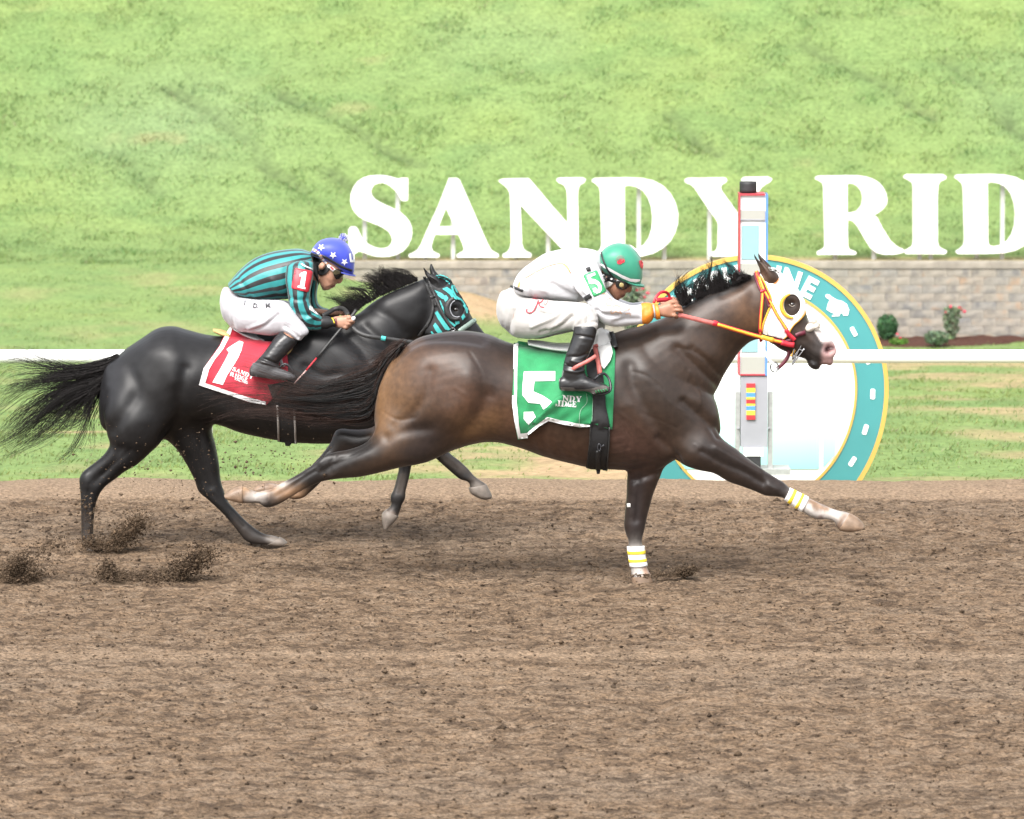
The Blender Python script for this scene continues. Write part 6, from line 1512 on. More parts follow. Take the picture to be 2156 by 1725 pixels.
line('ear_binding', pts(zT, (545, 262), (590, 235), (622, 180)), 1.4, world_bvh([hood5, bay]), M_orange, hood5, .005, .003)
cupm = MB(); cpts = [zT(*q) for q in ((805, 425), (730, 470), (682, 540), (668, 620), (690, 700), (740, 765), (800, 800), (858, 805))]
yb = cast(ho_bvh, *zT(690, 620), .0)[1]
tube(cupm, [P(a, b, yb - .012) for a, b in cpts], np.array([.005, .008, .0095, .010, .010, .009, .0075, .005]) , n=12, sub=4); part('eye_cup', cupm, M_ylw, hood5)
decal('grey_panel', pts(zT, (430, 870), (480, 880), (440, 1085), (378, 1060)), ho_bvh, pbr('grey_cloth', (.45, .42, .38), .8), hood5, .002, 3)
rng = np.random.default_rng(3)
for k in range(26):
    a, b = rng.uniform(500, 720), rng.uniform(920, 1080)
    line('faint_script', pts(zT, (a, b), (a + rng.uniform(15, 60), b + rng.uniform(-8, 25))), .5, ho_bvh, pbr('grey_script', (.38, .34, .40), .8) if k == 0 else bpy.data.materials['grey_script'], hood5, .002, .0005)
bb = world_bvh([bay, hood5])
br_base = P(*zT(860, 1200), -.08)
bridle5 = empty('bridle', br_base, 'red and yellow racing bridle and reins on the bay horse', 'bridle')
def leather(name, path, w, mat, parent, bvh=None, off=.008, y=None, thick=.004, inner=None, wi=.5):
    m = MB(); strap(m, path, w, thick, bvh, off, y); o = part(name, m, mat, parent)
    if inner:
        m = MB(); ww = [q * wi for q in w] if isinstance(w, (list, tuple)) else w * wi
        strap(m, path, ww, thick + .003, bvh, off + .0005, y); part('stripe', m, inner, o)
    return o
leather('crown_strap', pts(zT, (262, 60), (300, 160), (335, 280), (365, 370), (365, 480), (352, 640), (340, 800), (332, 950), (335, 1050), (340, 1150), (350, 1210)), 7.2, M_redl, bridle5, bb, .007, inner=M_ylw, wi=.55)
leather('halter_strap', pts(zT, (240, 90), (275, 220), (320, 340), (400, 430), (450, 560), (470, 640)), 5, M_maroon, bridle5, bb, .0055)
leather('cheek_strap', pts(zT, (285, 70), (330, 190), (385, 350), (430, 430), (500, 560), (590, 740), (680, 880), (760, 1000)), 6.5, M_redl, bridle5, bb, .009, inner=M_ylw, wi=.6)
leather('brow_keeper', pts(zT, (335, 390), (370, 380), (410, 360)), 6, M_redl, bridle5, bb, .013)
leather('cheek_buckle_strap', pts(zT, (740, 990), (790, 1070), (840, 1120), (880, 1160)), 8.5, M_redl, bridle5, bb, .011)
leather('noseband', pts(zT, (890, 1090), (960, 1060), (1045, 1040)), 8.5, M_maroon, bridle5, bb, .008)
leather('halter_cheek', pts(zT, (600, 1240), (700, 1200), (800, 1170), (890, 1130)), 8, M_maroon, bridle5, bb, .006)
leather('chin_strap', pts(zT, (890, 1280), (850, 1380), (820, 1420)), 5, M_ylw, bridle5, None, y=-.065, thick=.006)
leather('halter_throat', pts(zT, (780, 1250), (790, 1340), (770, 1430), (700, 1530), (600, 1620)), 8, M_maroon, bridle5, None, y=-.05, thick=.005)
leather('lead_strap', pts(zT, (350, 1190), (380, 1280), (430, 1400), (490, 1500), (540, 1540)), 6, M_white_l, bridle5, None, y=-.07, thick=.004)
rm = MB(); tube(rm, [P(*zT(555 + 62 * math.cos(a), 1592 + 78 * math.sin(a)), -.06) for a in np.linspace(0, 6.28, 16)], .0035, n=6, sub=2); part('halter_ring', rm, M_metal, bridle5)
bt = MB(); 
for pth in ([(900, 1180), (960, 1180), (985, 1230), (960, 1300), (900, 1380), (850, 1470), (860, 1360), (890, 1260)], [(1040, 1300), (960, 1400), (880, 1500), (845, 1560), (860, 1500), (920, 1380), (950, 1310)], [(960, 1310), (1000, 1330), (1030, 1290)]):
    tube(bt, [P(*zT(*q), -.068) for q in pth], .0036, n=8, sub=4)
part('bit', bt, M_metal, bridle5)
for q in ((862, 1130), (560, 1165)):
    b_ = MB(); c_ = zT(*q); yb_ = -.09
    tube(b_, [P(c_[0] + 3.4 * math.cos(a), c_[1] + 4.4 * math.sin(a), yb_) for a in np.linspace(0, 6.28, 10)], .003, n=6, sub=2); part('buckle', b_, M_metal, bridle5)
fl = MB(); rng = np.random.default_rng(5)
fa, fb = np.array(zT(1045, 985)), np.array(zT(1240, 925))
blob(fl, *(fa * .7 + fb * .3), -.03, 15, 10, .05, rot=-.35); blob(fl, *(fa * .25 + fb * .75), -.01, 14, 9, .05, rot=-.35)
for k in range(700):
    t = rng.random(); a = rng.uniform(0, 6.28); d = rng.normal(0, 1, 2)
    c0 = fa * (1 - t) + fb * t; q0 = P(c0[0], c0[1], -.03); dirv = np.array([math.cos(a) * .7, rng.uniform(-1, .6), math.sin(a)]); dirv /= np.linalg.norm(dirv)
    p0 = q0 + dirv * .018; tube(fl, [p0, p0 + dirv * rng.uniform(.008, .017) + rng.normal(0, .003, 3)], np.array([.0016, .0008]), n=3, sub=1, cap=False)
part('sheepskin_noseband', fl, M_fleece, bridle5)
r_y = [HY + .01, -.17, -.15, -.135, -.12, -.10, -.09]
leather('rein', pts(zA, (440, 735), (560, 765), (660, 790), (760, 812)), 9.5, M_pinkl, bridle5, None, y=[HY, -.185, -.178, -.17], thick=.004)
leather('rein_keeper', pts(zA, (735, 803), (772, 813)), 11.5, M_redl, bridle5, None, y=[-.174, -.170], thick=.009)
leather('rein', pts(zA, (765, 814), (900, 855), (1050, 900), (1180, 935), (1260, 955), (1340, 972)), 9, M_redl, bridle5, None, y=[-.17, -.155, -.14, -.125, -.115, -.105], thick=.004, inner=M_ylw, wi=.62)
leather('rein_end', pts(zA, (1310, 968), (1370, 985), (1420, 990)), 11, M_redl, bridle5, None, y=[-.112, -.105, -.098], thick=.008)
leather('rein_wrap', pts(zA, (1140, 922), (1200, 940), (1245, 950)), 10, M_ylw, bridle5, None, y=[-.132, -.126, -.12], thick=.009)
leather('rein', pts(zU, (90, 1110), (150, 985), (220, 920), (300, 910), (360, 950), (390, 1040)), 6, M_redl, bridle5, None, y=[-.08, -.07, -.05, -.03, -.01, 0.0], thick=.004)
leather('rein', pts(zU, (140, 1060), (240, 1050), (340, 1045), (430, 1050)), 9.5, M_redl, bridle5, None, y=[-.09, -.07, -.05, -.02], thick=.004)
leather('rein', pts(zU, (440, 1060), (900, 1180), (1400, 1320), (2000, 1400)), 8, M_pinkl, bridle5, None, y=[.06, .17, .17, .14], thick=.004)

# ------------------------------------------------------------------ saddle cloth and saddle of number 1
cl = pts(zC, (310, 718), (345, 735), (450, 790), (545, 828), (640, 838), (700, 860), (712, 980), (705, 1100), (640, 1190), (560, 1260), (440, 1240), (300, 1190), (97, 1125), (130, 1010), (190, 930), (240, 860), (280, 780))
def flap1(x, y): return .004 * math.sin(x * .10 + y * .06) + .003 * math.sin(y * .14 - x * .05) + .004
m = drape([cl], blk_bvh, .012, 7, .004, flap1)
cloth1 = thing('saddle_cloth', MB().add(m.v, m.f).add([(q[0], 2 * KY - q[1], q[2]) for q in m.v], [tuple(reversed(f)) for f in m.f]), M_redc, P(*zC(440, 1240), KY - .28), 'red saddle cloth with white border and number 1 on the black horse', 'saddle cloth')
c1_bvh = world_bvh(cloth1)
decal('white_border', [pts(zC, (310, 720), (326, 735), (305, 800), (262, 880), (205, 950), (165, 1020), (140, 1112), (300, 1165), (440, 1210), (560, 1240), (556, 1262), (440, 1240), (300, 1192), (97, 1126), (130, 1010), (190, 930), (240, 860), (280, 780))], c1_bvh, M_print_w, cloth1)
decal('cloth_number', [pts(zC, (376, 822), (404, 832), (392, 880), (372, 930), (330, 1000), (290, 1060), (262, 1124), (190, 1106), (230, 1040), (275, 960), (305, 900), (292, 890), (288, 878), (330, 850))], c1_bvh, M_print_w, cloth1)
serif_on('SANDY', *zR(640, 250), 23, 8.6, c1_bvh, M_print_w, cloth1)
serif_on('RIDGE', *zR(588, 345), 20, 8.6, c1_bvh, M_print_w, cloth1)
for i, ch in enumerate('RACING'): text_on('cloth_letter', ch, *zR(685 + 42 * i, 468 + 14 * i), 18, 7, c1_bvh, M_print_w, cloth1)
sm = MB(); loft(sm, zC, [(335, 722, 345, 745, .09), (430, 760, 445, 795, .13), (545, 790, 560, 830, .14), (640, 790, 660, 840, .14), (740, 800, 740, 850, .12), (775, 810, 770, 840, .08)], KY, n=24, sub=5, ex=2.6)
saddle1 = thing('racing_saddle', sm, pbr('grey_leather', (.30, .30, .30), .5), P(*zC(560, 820), KY), 'small grey racing saddle under the teal striped jockey', 'saddle')
pd = MB(); loft(pd, zC, [(195, 738, 205, 762, .05), (240, 742, 262, 790, .07), (300, 760, 320, 800, .08)], KY, n=18, sub=4); part('saddle_pad', pd, pbr('tan_pad', (.45, .30, .12), .9, var=.2, bump=.4), saddle1)
s1_bvh = world_bvh([blk, cloth1, saddle1])
pf = drape([pts(zC, (735, 840), (768, 828), (760, 850), (730, 900), (705, 922), (700, 890))], s1_bvh, .014, 4, .012); part('saddle_pad', pf, bpy.data.materials['tan_pad'], saddle1)
lm = MB(); strap(lm, pts(zC, (655, 930), (665, 970), (685, 1000)), 6, .005, s1_bvh, .02); part('stirrup_leather', lm, bpy.data.materials['grey_leather'], saddle1)
B1Y = KY - .345
im = MB(); tube(im, [P(*zC(*q), B1Y) for q in ((650, 1010), (672, 985), (705, 985), (735, 1020), (742, 1060), (722, 1085), (690, 1080))], .0065, n=8, sub=4); part('stirrup_iron', im, M_stirr, saddle1)
gm = drape([pts(zE, (1560, 420), (1680, 400), (1725, 560), (1732, 765), (1700, 762), (1690, 778), (1664, 776), (1660, 758), (1618, 752), (1610, 560))], s1_bvh, .008, 7, .006)
girth1 = thing('girth', MB().add(gm.v, gm.f), M_elas, P(*zE(1670, 770), KY), 'black girth with pale grey edges under the belly of the black horse', 'girth')
part('girth_strap', MB().add([(q[0], 2 * KY - q[1], q[2]) for q in gm.v], [tuple(reversed(f)) for f in gm.f]), M_elas, girth1)
g1_bvh = world_bvh(girth1)
for pth in ([(1616, 540), (1622, 650), (1625, 752)], [(1715, 560), (1720, 660), (1723, 764)]): line('edge_binding', pts(zE, *pth), 4.2, g1_bvh, pbr('pale_binding', (.30, .28, .26), .7) if 'pale_binding' not in bpy.data.materials else bpy.data.materials['pale_binding'], girth1, .004, .004)

# ------------------------------------------------------------------ jockey of number 1
M_stripe_t = striped('teal_black_stripes', (0.020, 0.215, 0.220), (0.010, 0.010, 0.012), 15, .54, .1)
M_stripe_s = striped('sleeve_stripes', (0.020, 0.215, 0.220), (0.010, 0.010, 0.012), 7, .55, .35)
jb1 = P(*zC(600, 1080), B1Y)
torso = [(298, 428, 378, 505, .13), (352, 362, 470, 538, .15), (432, 286, 590, 538, .165), (522, 234, 680, 532, .175), (622, 201, 768, 520, .185), (722, 188, 826, 468, .185), (800, 190, 868, 400, .16), (858, 208, 895, 330, .10)]
sl_n = [(702, 310, 885, 285, .085, KY - .17), (692, 395, 884, 385, .08, KY - .205), (706, 480, 866, 485, .072, KY - .225), (714, 560, 862, 552, .067, KY - .235), (726, 640, 888, 612, .064, KY - .235), (762, 716, 925, 640, .06, KY - .23), (832, 746, 935, 648, .055, KY - .22), (900, 749, 942, 654, .05, KY - .21), (948, 738, 950, 656, .046, KY - .20)]
sl_f = [(860, 330, 930, 300, .075, KY + .17), (850, 420, 925, 410, .07, KY + .20), (850, 500, 912, 500, .062, KY + .21), (860, 570, 918, 560, .058, KY + .20), (880, 625, 950, 590, .052, KY + .18), (935, 645, 990, 602, .045, KY + .15)]
pelvis = [(288, 452, 282, 690, .12, KY), (345, 472, 340, 742, .165, KY), (425, 520, 430, 762, .17, KY)]
th_n = [(350, 520, 370, 755, .105, KY - .10), (475, 535, 490, 774, .10, KY - .15), (600, 540, 590, 786, .095, KY - .20), (700, 556, 660, 770, .085, KY - .24), (775, 640, 672, 760, .075, KY - .27), (852, 745, 690, 752, .066, KY - .29), (848, 775, 720, 780, .055, KY - .30)]
hem = [(850, 740, 672, 742, .068, KY - .29), (838, 775, 715, 778, .066, KY - .295), (800, 818, 768, 812, .05, KY - .30)]
th_f = [(a + 20, b - 5, c + 20, d - 5, e, 2 * KY - f) for a, b, c, d, e, f in th_n]
hd = MB()
loft(hd, zK, [(420, 560, 960, 780, .070), (425, 700, 1000, 900, .072), (435, 830, 950, 985, .071), (440, 960, 885, 1060, .066), (445, 1080, 830, 1130, .060), (470, 1190, 760, 1215, .052), (520, 1265, 690, 1265, .040)], KY - .02, n=26, sub=5, ex=2.3, cap0=.4, cap1=.35)
nose_etc(hd, zK, KY - .02, [(915, 985), (915, 1040), (880, 1095), (845, 1125)], (845, 1118), (770, 1195), (725, 1225), (555, 1262), (500, 770))
loft(hd, zC, [(760, 240, 810, 380, .08), (850, 280, 880, 400, .07), (910, 330, 930, 420, .062)], KY, n=20, sub=4)
loft(hd, zC, torso, KY, n=24, sub=3, shrink=.86)
for s_ in (sl_n, sl_f): loft(hd, zC, s_, 0, n=16, sub=3, shrink=.72)
loft(hd, zC, pelvis, 0, n=24, sub=3, shrink=.86)
for s_ in (th_n, th_f): loft(hd, zC, s_, 0, n=18, sub=3, shrink=.82)
bs1 = [(778, 824, 664, 752, .060, KY - .30), (742, 870, 618, 800, .058, KY - .315), (694, 922, 566, 872, .054, KY - .33), (655, 965, 512, 938, .048, KY - .34), (648, 1000, 470, 985, .045, KY - .345), (650, 1040, 452, 1050, .043, KY - .345)]
bf1 = [(458, 995, 452, 1062, .036, B1Y), (540, 985, 540, 1075, .043, B1Y), (640, 1005, 640, 1088, .044, B1Y), (715, 1035, 712, 1092, .040, B1Y), (758, 1062, 755, 1086, .028, B1Y)]
loft(hd, zC, bs1, 0, n=16, sub=3, shrink=.78); loft(hd, zC, [(a + 20, b, c + 20, d, e, 2 * KY - f) for a, b, c, d, e, f in bs1], 0, n=16, sub=3, shrink=.78)
loft(hd, zC, bf1, 0, n=14, sub=3, shrink=.78); loft(hd, zC, [(a + 20, b, c + 20, d, e, 2 * KY - f) for a, b, c, d, e, f in bf1], 0, n=14, sub=3, shrink=.78)
H1 = KY - .195
fist(hd, zN, (1190, 850, 1230, 1050, .026), (1400, 810, 1430, 1120, .028), (1590, 815, 1560, 1120, .024), [(1640, 850, 1.15), (1680, 930, 1.2), (1600, 1010, 1.0), (1540, 1085, .8)], H1)
loft(hd, zN, [(950, 830, 960, 1100, .03), (1200, 850, 1240, 1050, .026)], H1, n=14, sub=3)
fist(hd, zN, (1100, 650, 1130, 790, .024), (1300, 620, 1330, 790, .026), (1440, 600, 1460, 760, .022), [(1460, 590, 1.0), (1500, 640, 1.1), (1490, 690, 1.0), (1460, 740, .9)], KY + .10)
loft(hd, zN, [(760, 600, 780, 760, .03), (1130, 650, 1150, 790, .025)], KY + .11, n=14, sub=3)
j1_me = fuse(hd, .0056, 1)
sculpt(j1_me, [(pts(zK, (690, 1215), (770, 1190)), 1.4, -.004), (pts(zK, (780, 1120), (760, 1100)), 2.4, -.003), (pts(zK, (620, 1250), (690, 1235)), 2.4, -.003), (pts(zK, (600, 1060), (680, 1150)), 3, -.002), (pts(zK, (600, 1020), (680, 1040)), 8, .003),
               (pts(zN, (1620, 890), (1720, 890)), 1.8, -.0035), (pts(zN, (1600, 970), (1700, 975)), 1.8, -.0035), (pts(zN, (1520, 1045), (1620, 1050)), 1.8, -.0035)])
shift(j1_me, jb1)
j1 = link('person', j1_me, M_skin2, None, jb1)
tag(j1, 'person crouched on the black horse in teal and black stripes with blue starred helmet', 'person', 'jockeys')
j1_bvh = world_bvh(j1)
decal('lips', [pts(zK, (680, 1215), (730, 1190), (778, 1182), (780, 1198), (735, 1222), (700, 1228))], j1_bvh, M_lip, j1, .001, 2)
pm = MB(); loft(pm, zC, pelvis, 0, n=32, sub=5, cap0=.42)
for s_ in (th_n, th_f, hem, [(a + 20, b - 5, c + 20, d - 5, e, 2 * KY - f) for a, b, c, d, e, f in hem]): loft(pm, zC, s_, 0, n=26, sub=5, cap1=.2)
br1 = cloth_part('breeches', pm, M_breech2, j1, 13, .004, 9, (1, 1, 1.3), W(zC, (4, -.007, [(380, 510), (500, 545), (640, 540)]), (5, .006, [(660, 600), (560, 690), (440, 740)]), (4, -.006, [(640, 640), (540, 720), (420, 755)]), (4, -.005, [(300, 560), (300, 660), (330, 720)]), (4, .005, [(700, 680), (760, 720), (800, 780)]), (3, -.005, [(690, 720), (740, 760), (780, 800)])), voxel=.006, iters=4)
b1_bvh = world_bvh(br1)
for s_, x, y, a in (('I', 412, 556, 6), ('D.', 488, 575, 6), ('M.', 577, 573, -4)): text_on('leg_print', s_, *zC(x, y + 20), a, 13, b1_bvh, M_print_k, j1)
tm = MB(); loft(tm, zC, torso, KY, n=72, sub=8, cap0=.15, cap1=.2)
jer1 = cloth_part('striped_jersey', tm, M_stripe_t, j1, 15, .003, 9, (1, 1, 1.2), W(zC, (5, -.006, [(690, 330), (700, 420), (720, 500)]), (7, .005, [(600, 400), (640, 470), (690, 510)]), (5, -.005, [(440, 500), (560, 500), (690, 500)]), (4, -.004, [(360, 380), (420, 460), (450, 520)])), uv=True)
for k, s_ in enumerate((sl_n, sl_f)):
    m = MB(); loft(m, zC, s_, 0, n=48, sub=8, cap0=.35, cap1=.05)
    cloth_part('striped_sleeve', m, M_stripe_s, j1, 17 + k, .003, 12, (1, 1, 1), W(zC, (4, -.006, [(740, 600), (800, 640), (880, 640)]), (4, .005, [(740, 660), (800, 680), (880, 660)]), (3, -.004, [(800, 700), (840, 660)]), (3, -.004, [(880, 740), (890, 660)]), (4, -.005, [(710, 520), (780, 540), (850, 530)])), uv=True)
m = MB(); loft(m, zC, [(940, 741, 944, 652, .047, KY - .205), (985, 738, 985, 652, .044, KY - .20), (1015, 722, 1012, 660, .037, KY - .197), (1040, 724, 1034, 664, .036, KY - .195)], 0, n=22, sub=5, cap0=.1, cap1=.05)
cuff1 = cloth_part('black_cuff', m, M_strapk, j1, 21, .003, 18); cu_b = world_bvh(cuff1)
line('cuff_line', pts(zN, (1190, 850), (1230, 900), (1260, 985)), 2, cu_b, M_ytape, j1, .002)
m = MB(); loft(m, zC, [(930, 648, 985, 600, .044, KY + .15), (985, 662, 1000, 612, .036, KY + .13), (1060, 668, 1050, 618, .03, KY + .115)], 0, n=20, sub=4); part('black_cuff', m, M_strapk, j1)
fk = [q for q in j1.children if q.name.startswith('striped_sleeve')]
decal('elbow_patch', pts(zN, (630, 545), (700, 580), (800, 670), (850, 760), (845, 780), (700, 700), (620, 640)), world_bvh(fk + [br1]), M_print_w, j1, .006, 3, .004)
wm = MB(); strap(wm, pts(zN, (1300, 860), (1310, 950), (1320, 1040)), 2.6, .004, j1_bvh, .003); part('wrist_band', wm, M_maroon, j1)
rm = MB(); q = zN(1742, 865); blob(rm, q[0], q[1], H1 - .012, 4.2, 5, .010, rot=.5); part('finger_tape', rm, M_print_w, j1)
# arm number
a1 = world_bvh([q for q in j1.children if q.name.startswith(('striped_sleeve', 'striped_jersey'))])
decal('armband', pts(zC, (762, 320), (870, 338), (878, 350), (852, 480), (840, 486), (740, 460), (736, 448)), a1, M_redl, j1, .006, 4, .004)
a_b = world_bvh([o for o in j1.children if o.name.startswith('armband')])
decal('arm_number', pts(zC, (800, 352), (826, 342), (838, 346), (822, 450), (830, 452), (828, 466), (776, 452), (779, 440), (792, 442), (804, 376), (790, 378), (788, 366)), a_b, M_print_w, j1, .002, 2)
line('arm_strap', pts(zC, (800, 292), (835, 310), (880, 330)), 3, a1, M_print_w, j1, .004, .003)
m = MB(); loft(m, zC, [(855, 238, 880, 350, .085), (890, 250, 905, 400, .078), (912, 262, 922, 436, .072)], KY - .01, n=22, sub=4, cap0=.1, cap1=.1); part('neck_gaiter', m, M_strapk, j1)
# helmet with stars
hm_ = MB(); loft(hm_, zC, [(868, 208, 872, 230, .05), (888, 172, 898, 242, .085), (930, 131, 942, 258, .107), (1000, 112, 998, 284, .117), (1070, 121, 1052, 318, .114), (1120, 154, 1098, 350, .102), (1152, 208, 1130, 364, .082), (1168, 270, 1152, 368, .052), (1168, 322, 1158, 362, .028)], KY - .02, n=36, sub=6, ex=2.4, cap0=.3, cap1=.35)
helm_me = mesh_of(hm_, 'helmet'); shift(helm_me, jb1); helm1 = link('helmet', helm_me, M_blueh, j1); h1 = world_bvh(helm1)
m = MB(); loft(m, zC, [(1085, 338, 1078, 350, .088), (1125, 350, 1118, 364, .08), (1155, 360, 1150, 372, .055), (1178, 370, 1172, 377, .022)], KY - .02, n=24, sub=5, cap1=.3); part('peak', m, M_blueh, helm1)
def star(cx, cy, r, rot): return [zK(cx + (r if i % 2 == 0 else r * .42) * math.cos(rot + i * math.pi / 5), cy + (r if i % 2 == 0 else r * .42) * math.sin(rot + i * math.pi / 5)) for i in range(10)]
for cx, cy, r, rt in ((490, 370, 78, -.95), (745, 538, 82, -.9), (990, 685, 80, -.95)): decal('white_star', star(cx, cy, r, rt), h1, M_print_w, helm1, .002, 2)
decal('hat_letter', pts(zK, (1085, 508), (1125, 500), (1140, 640), (1172, 640), (1160, 512), (1205, 520), (1222, 680), (1215, 695), (1108, 690)), h1, M_print_w, helm1, .002, 2)
line('hat_band', pts(zK, (270, 500), (420, 545), (560, 570), (700, 650), (850, 740), (1000, 815), (1150, 875)), 4.8, h1, M_strapk, helm1, .003, .003)
m = MB(); rng = np.random.default_rng(9); pc = P(*zK(968, 168), KY - .02)
pk = zK(968, 168); blob(m, pk[0], pk[1], KY - .02, 7.5, 6.5, .017)
for k in range(420):
    d = rng.normal(0, 1, 3); d /= np.linalg.norm(d); tube(m, [pc + d * .012, pc + d * rng.uniform(.021, .028)], np.array([.0022, .001]), n=3, sub=1, mi=int(rng.random() < .6), cap=False)
part('pompom', m, [M_blueh, M_print_w], helm1)
hj1 = world_bvh([helm1, j1])
rng = np.random.default_rng(4)
line('goggle_strap', pts(zK, (310, 420), (420, 480), (500, 590), (600, 720), (650, 770)), 5.4, hj1, M_print_w, helm1, .004, .003)
gs_b = world_bvh([o for o in helm1.children if o.name.startswith('goggle_strap')])
for k, (a, b) in enumerate(((340, 420), (390, 450), (440, 510), (480, 550), (520, 600), (560, 660), (610, 725))): line('strap_print', pts(zK, (a - 25, b + 18), (a + 25, b - 14)), 1.6, gs_b, (M_orange, M_redl, M_blueh)[k % 3], helm1, .003, .001)
decal('strap_end', pts(zK, (625, 790), (675, 745), (800, 850), (745, 898)), hj1, M_print_w, helm1, .012, 3, .005)
decal('strap_logo', pts(zK, (675, 795), (700, 775), (765, 840), (740, 865)), world_bvh([o for o in helm1.children if o.name.startswith('strap_end')]), M_redl, helm1, .003, 2)
g_ = drape([pts(zK, (730, 900), (790, 830), (900, 860), (1000, 905), (1005, 930), (950, 1000), (880, 1050), (800, 1050), (760, 990))], j1_bvh, .010, 3, .012); part('goggles', g_, M_gog, j1)
decal('goggle_tint', pts(zK, (735, 900), (790, 850), (890, 880), (900, 930), (800, 960), (750, 950)), world_bvh([o for o in j1.children if o.name.startswith('goggles')]), pbr('smoky_tint', (.07, .06, .035), .15), j1, .002, 2)
cs = drape([pts(zK, (280, 560), (420, 580), (560, 720), (600, 780), (690, 820), (640, 900), (560, 970), (480, 975), (440, 960), (430, 900), (480, 850), (430, 760), (360, 700))], j1_bvh, .010, 3, .008); part('chin_strap', cs, M_strapk, j1)
ea = MB(); q = zK(505, 775); blob(ea, q[0], q[1], KY - .107, 6.5, 8.5, .012, rot=.5); blob(ea, q[0] + 1, q[1] + 1, KY - .116, 3.4, 5.2, .006, rot=.5); part('ear', ea, M_skin2, j1)
m = MB(); loft(m, zC, bs1, 0, n=26, sub=6, cap0=.05, cap1=.3); loft(m, zC, bf1, 0, n=22, sub=5, ex=2.6, cap0=.35, cap1=.5)
bt1 = cloth_part('boot', m, M_boot, j1, 24, .0022, 14, (1, 1, 2), W(zC, (3, -.005, [(510, 930), (580, 960), (650, 985)]), (3, .004, [(520, 960), (580, 980), (640, 1000)])), voxel=.005, iters=3)
m = MB(); loft(m, zC, [(a + 20, b, c + 20, d, e, 2 * KY - f) for a, b, c, d, e, f in bs1], 0, n=22, sub=4); loft(m, zC, [(a + 20, b, c + 20, d, e, 2 * KY - f) for a, b, c, d, e, f in bf1], 0, n=20, sub=4); part('boot', m, M_boot, j1)
bt_b = world_bvh(bt1)
decal('dusty_foot', pts(zC, (470, 970), (540, 985), (640, 1003), (715, 1037), (755, 1064), (755, 1084), (710, 1090), (640, 1085), (540, 1073), (454, 1060), (455, 1000)), bt_b, M_bgrey, j1, .0015, 4)

# whip held by the teal jockey
wb_ = P(*zC(750, 1118), H1)
wm = MB(); tube(wm, [P(*zC(1180, 608), H1 + .03), P(*zC(1150, 650), H1 + .02), P(*zC(1060, 755), H1 - .02), P(*zC(908, 938), H1 - .06)], np.array([.0095, .0085, .0075, .0065]), n=8, sub=4)
whip = thing('riding_whip', wm, M_blkl, wb_, 'thin black and red whip in the hand of the teal jockey', 'whip')
wm = MB(); tube(wm, [P(*zC(908, 938), H1 - .06), P(*zC(835, 1025), H1 - .08)], np.array([.005, .0042]), n=8, sub=3); part('red_shaft', wm, M_redl, whip)
wm = MB(); tube(wm, [P(*zC(835, 1025), H1 - .08), P(*zC(748, 1120), H1 - .10)], np.array([.004, .003]), n=8, sub=3); part('pale_tip', wm, pbr('pale_shaft', (.45, .30, .28), .5), whip)

# ------------------------------------------------------------------ hood and bridle of the black horse
hp = pts(zQ, (430, 375), (530, 350), (640, 385), (735, 460), (770, 560), (830, 640), (900, 745), (970, 850), (1050, 985), (1075, 1070), (1040, 1170), (960, 1225), (880, 1300), (800, 1350), (740, 1400), (680, 1500), (240, 1480), (250, 1420), (330, 1260), (400, 1050), (440, 900), (400, 700), (300, 560), (330, 500), (400, 560), (500, 615), (570, 600), (640, 560), (665, 520), (620, 460), (540, 430), (470, 410))
eh = [zQ(848 + 128 * math.cos(a), 1000 + 152 * math.sin(a)) for a in np.linspace(0, 2 * math.pi, 24, endpoint=False)]
hdm = drape([hp, eh], blk_bvh, .006, 4, .003)
hood1 = thing('blinker_hood', MB().add(hdm.v, hdm.f).add([(q[0], 2 * KY - q[1], q[2]) for q in hdm.v], [tuple(reversed(f)) for f in hdm.f]), M_hoodk, P(*zQ(500, 1480), KY - .1), 'black blinker hood with teal stripes on the black horse', 'blinker hood')
o1 = world_bvh([hood1])
for pl in ([(435, 380), (530, 352), (640, 388), (735, 455), (720, 470), (640, 415), (530, 378), (450, 392)], [(470, 405), (560, 410), (650, 455), (705, 520), (700, 550), (665, 520), (620, 460), (540, 425)], [(420, 645), (560, 710), (610, 755), (640, 745), (680, 800), (670, 850), (630, 885), (595, 820), (560, 815), (490, 760)],
           [(560, 625), (650, 590), (740, 650), (770, 730), (850, 830), (790, 820), (740, 790), (700, 730), (640, 680)], [(740, 545), (760, 570), (780, 660), (830, 760), (940, 830), (1010, 940), (1050, 1010), (1040, 1090), (1015, 1090), (990, 1000), (930, 880), (820, 790), (760, 700), (725, 600)], [(510, 845), (535, 850), (600, 1000), (640, 1120), (700, 1220), (820, 1310), (800, 1345), (700, 1260), (620, 1130), (560, 990)],
           [(430, 1080), (470, 1035), (560, 1170), (640, 1280), (720, 1390), (690, 1410), (620, 1395), (540, 1280), (470, 1170)], [(395, 1320), (435, 1265), (500, 1350), (585, 1470), (490, 1478), (430, 1400)], [(920, 1160), (970, 1095), (1000, 1160), (950, 1220)], [(805, 1240), (885, 1240), (890, 1280), (820, 1310)], [(350, 1430), (375, 1430), (410, 1475), (365, 1475)], [(760, 560), (800, 560), (830, 640), (860, 700), (830, 690), (790, 620)]):
    decal('teal_stripe', pts(zQ, *pl), o1, M_tealp, hood1, .002, 3)
cupm = MB(); yb = cast(o1, *zQ(660, 1000), .0)[1]
cpts = [zQ(*q) for q in ((790, 800), (715, 850), (665, 930), (655, 1020), (680, 1110), (740, 1175), (820, 1195), (890, 1175))]
tube(cupm, [P(a, b, yb - .012) for a, b in cpts], np.array([.008, .013, .0165, .017, .016, .013, .010, .007]), n=12, sub=4); part('eye_cup', cupm, M_blkl, hood1)
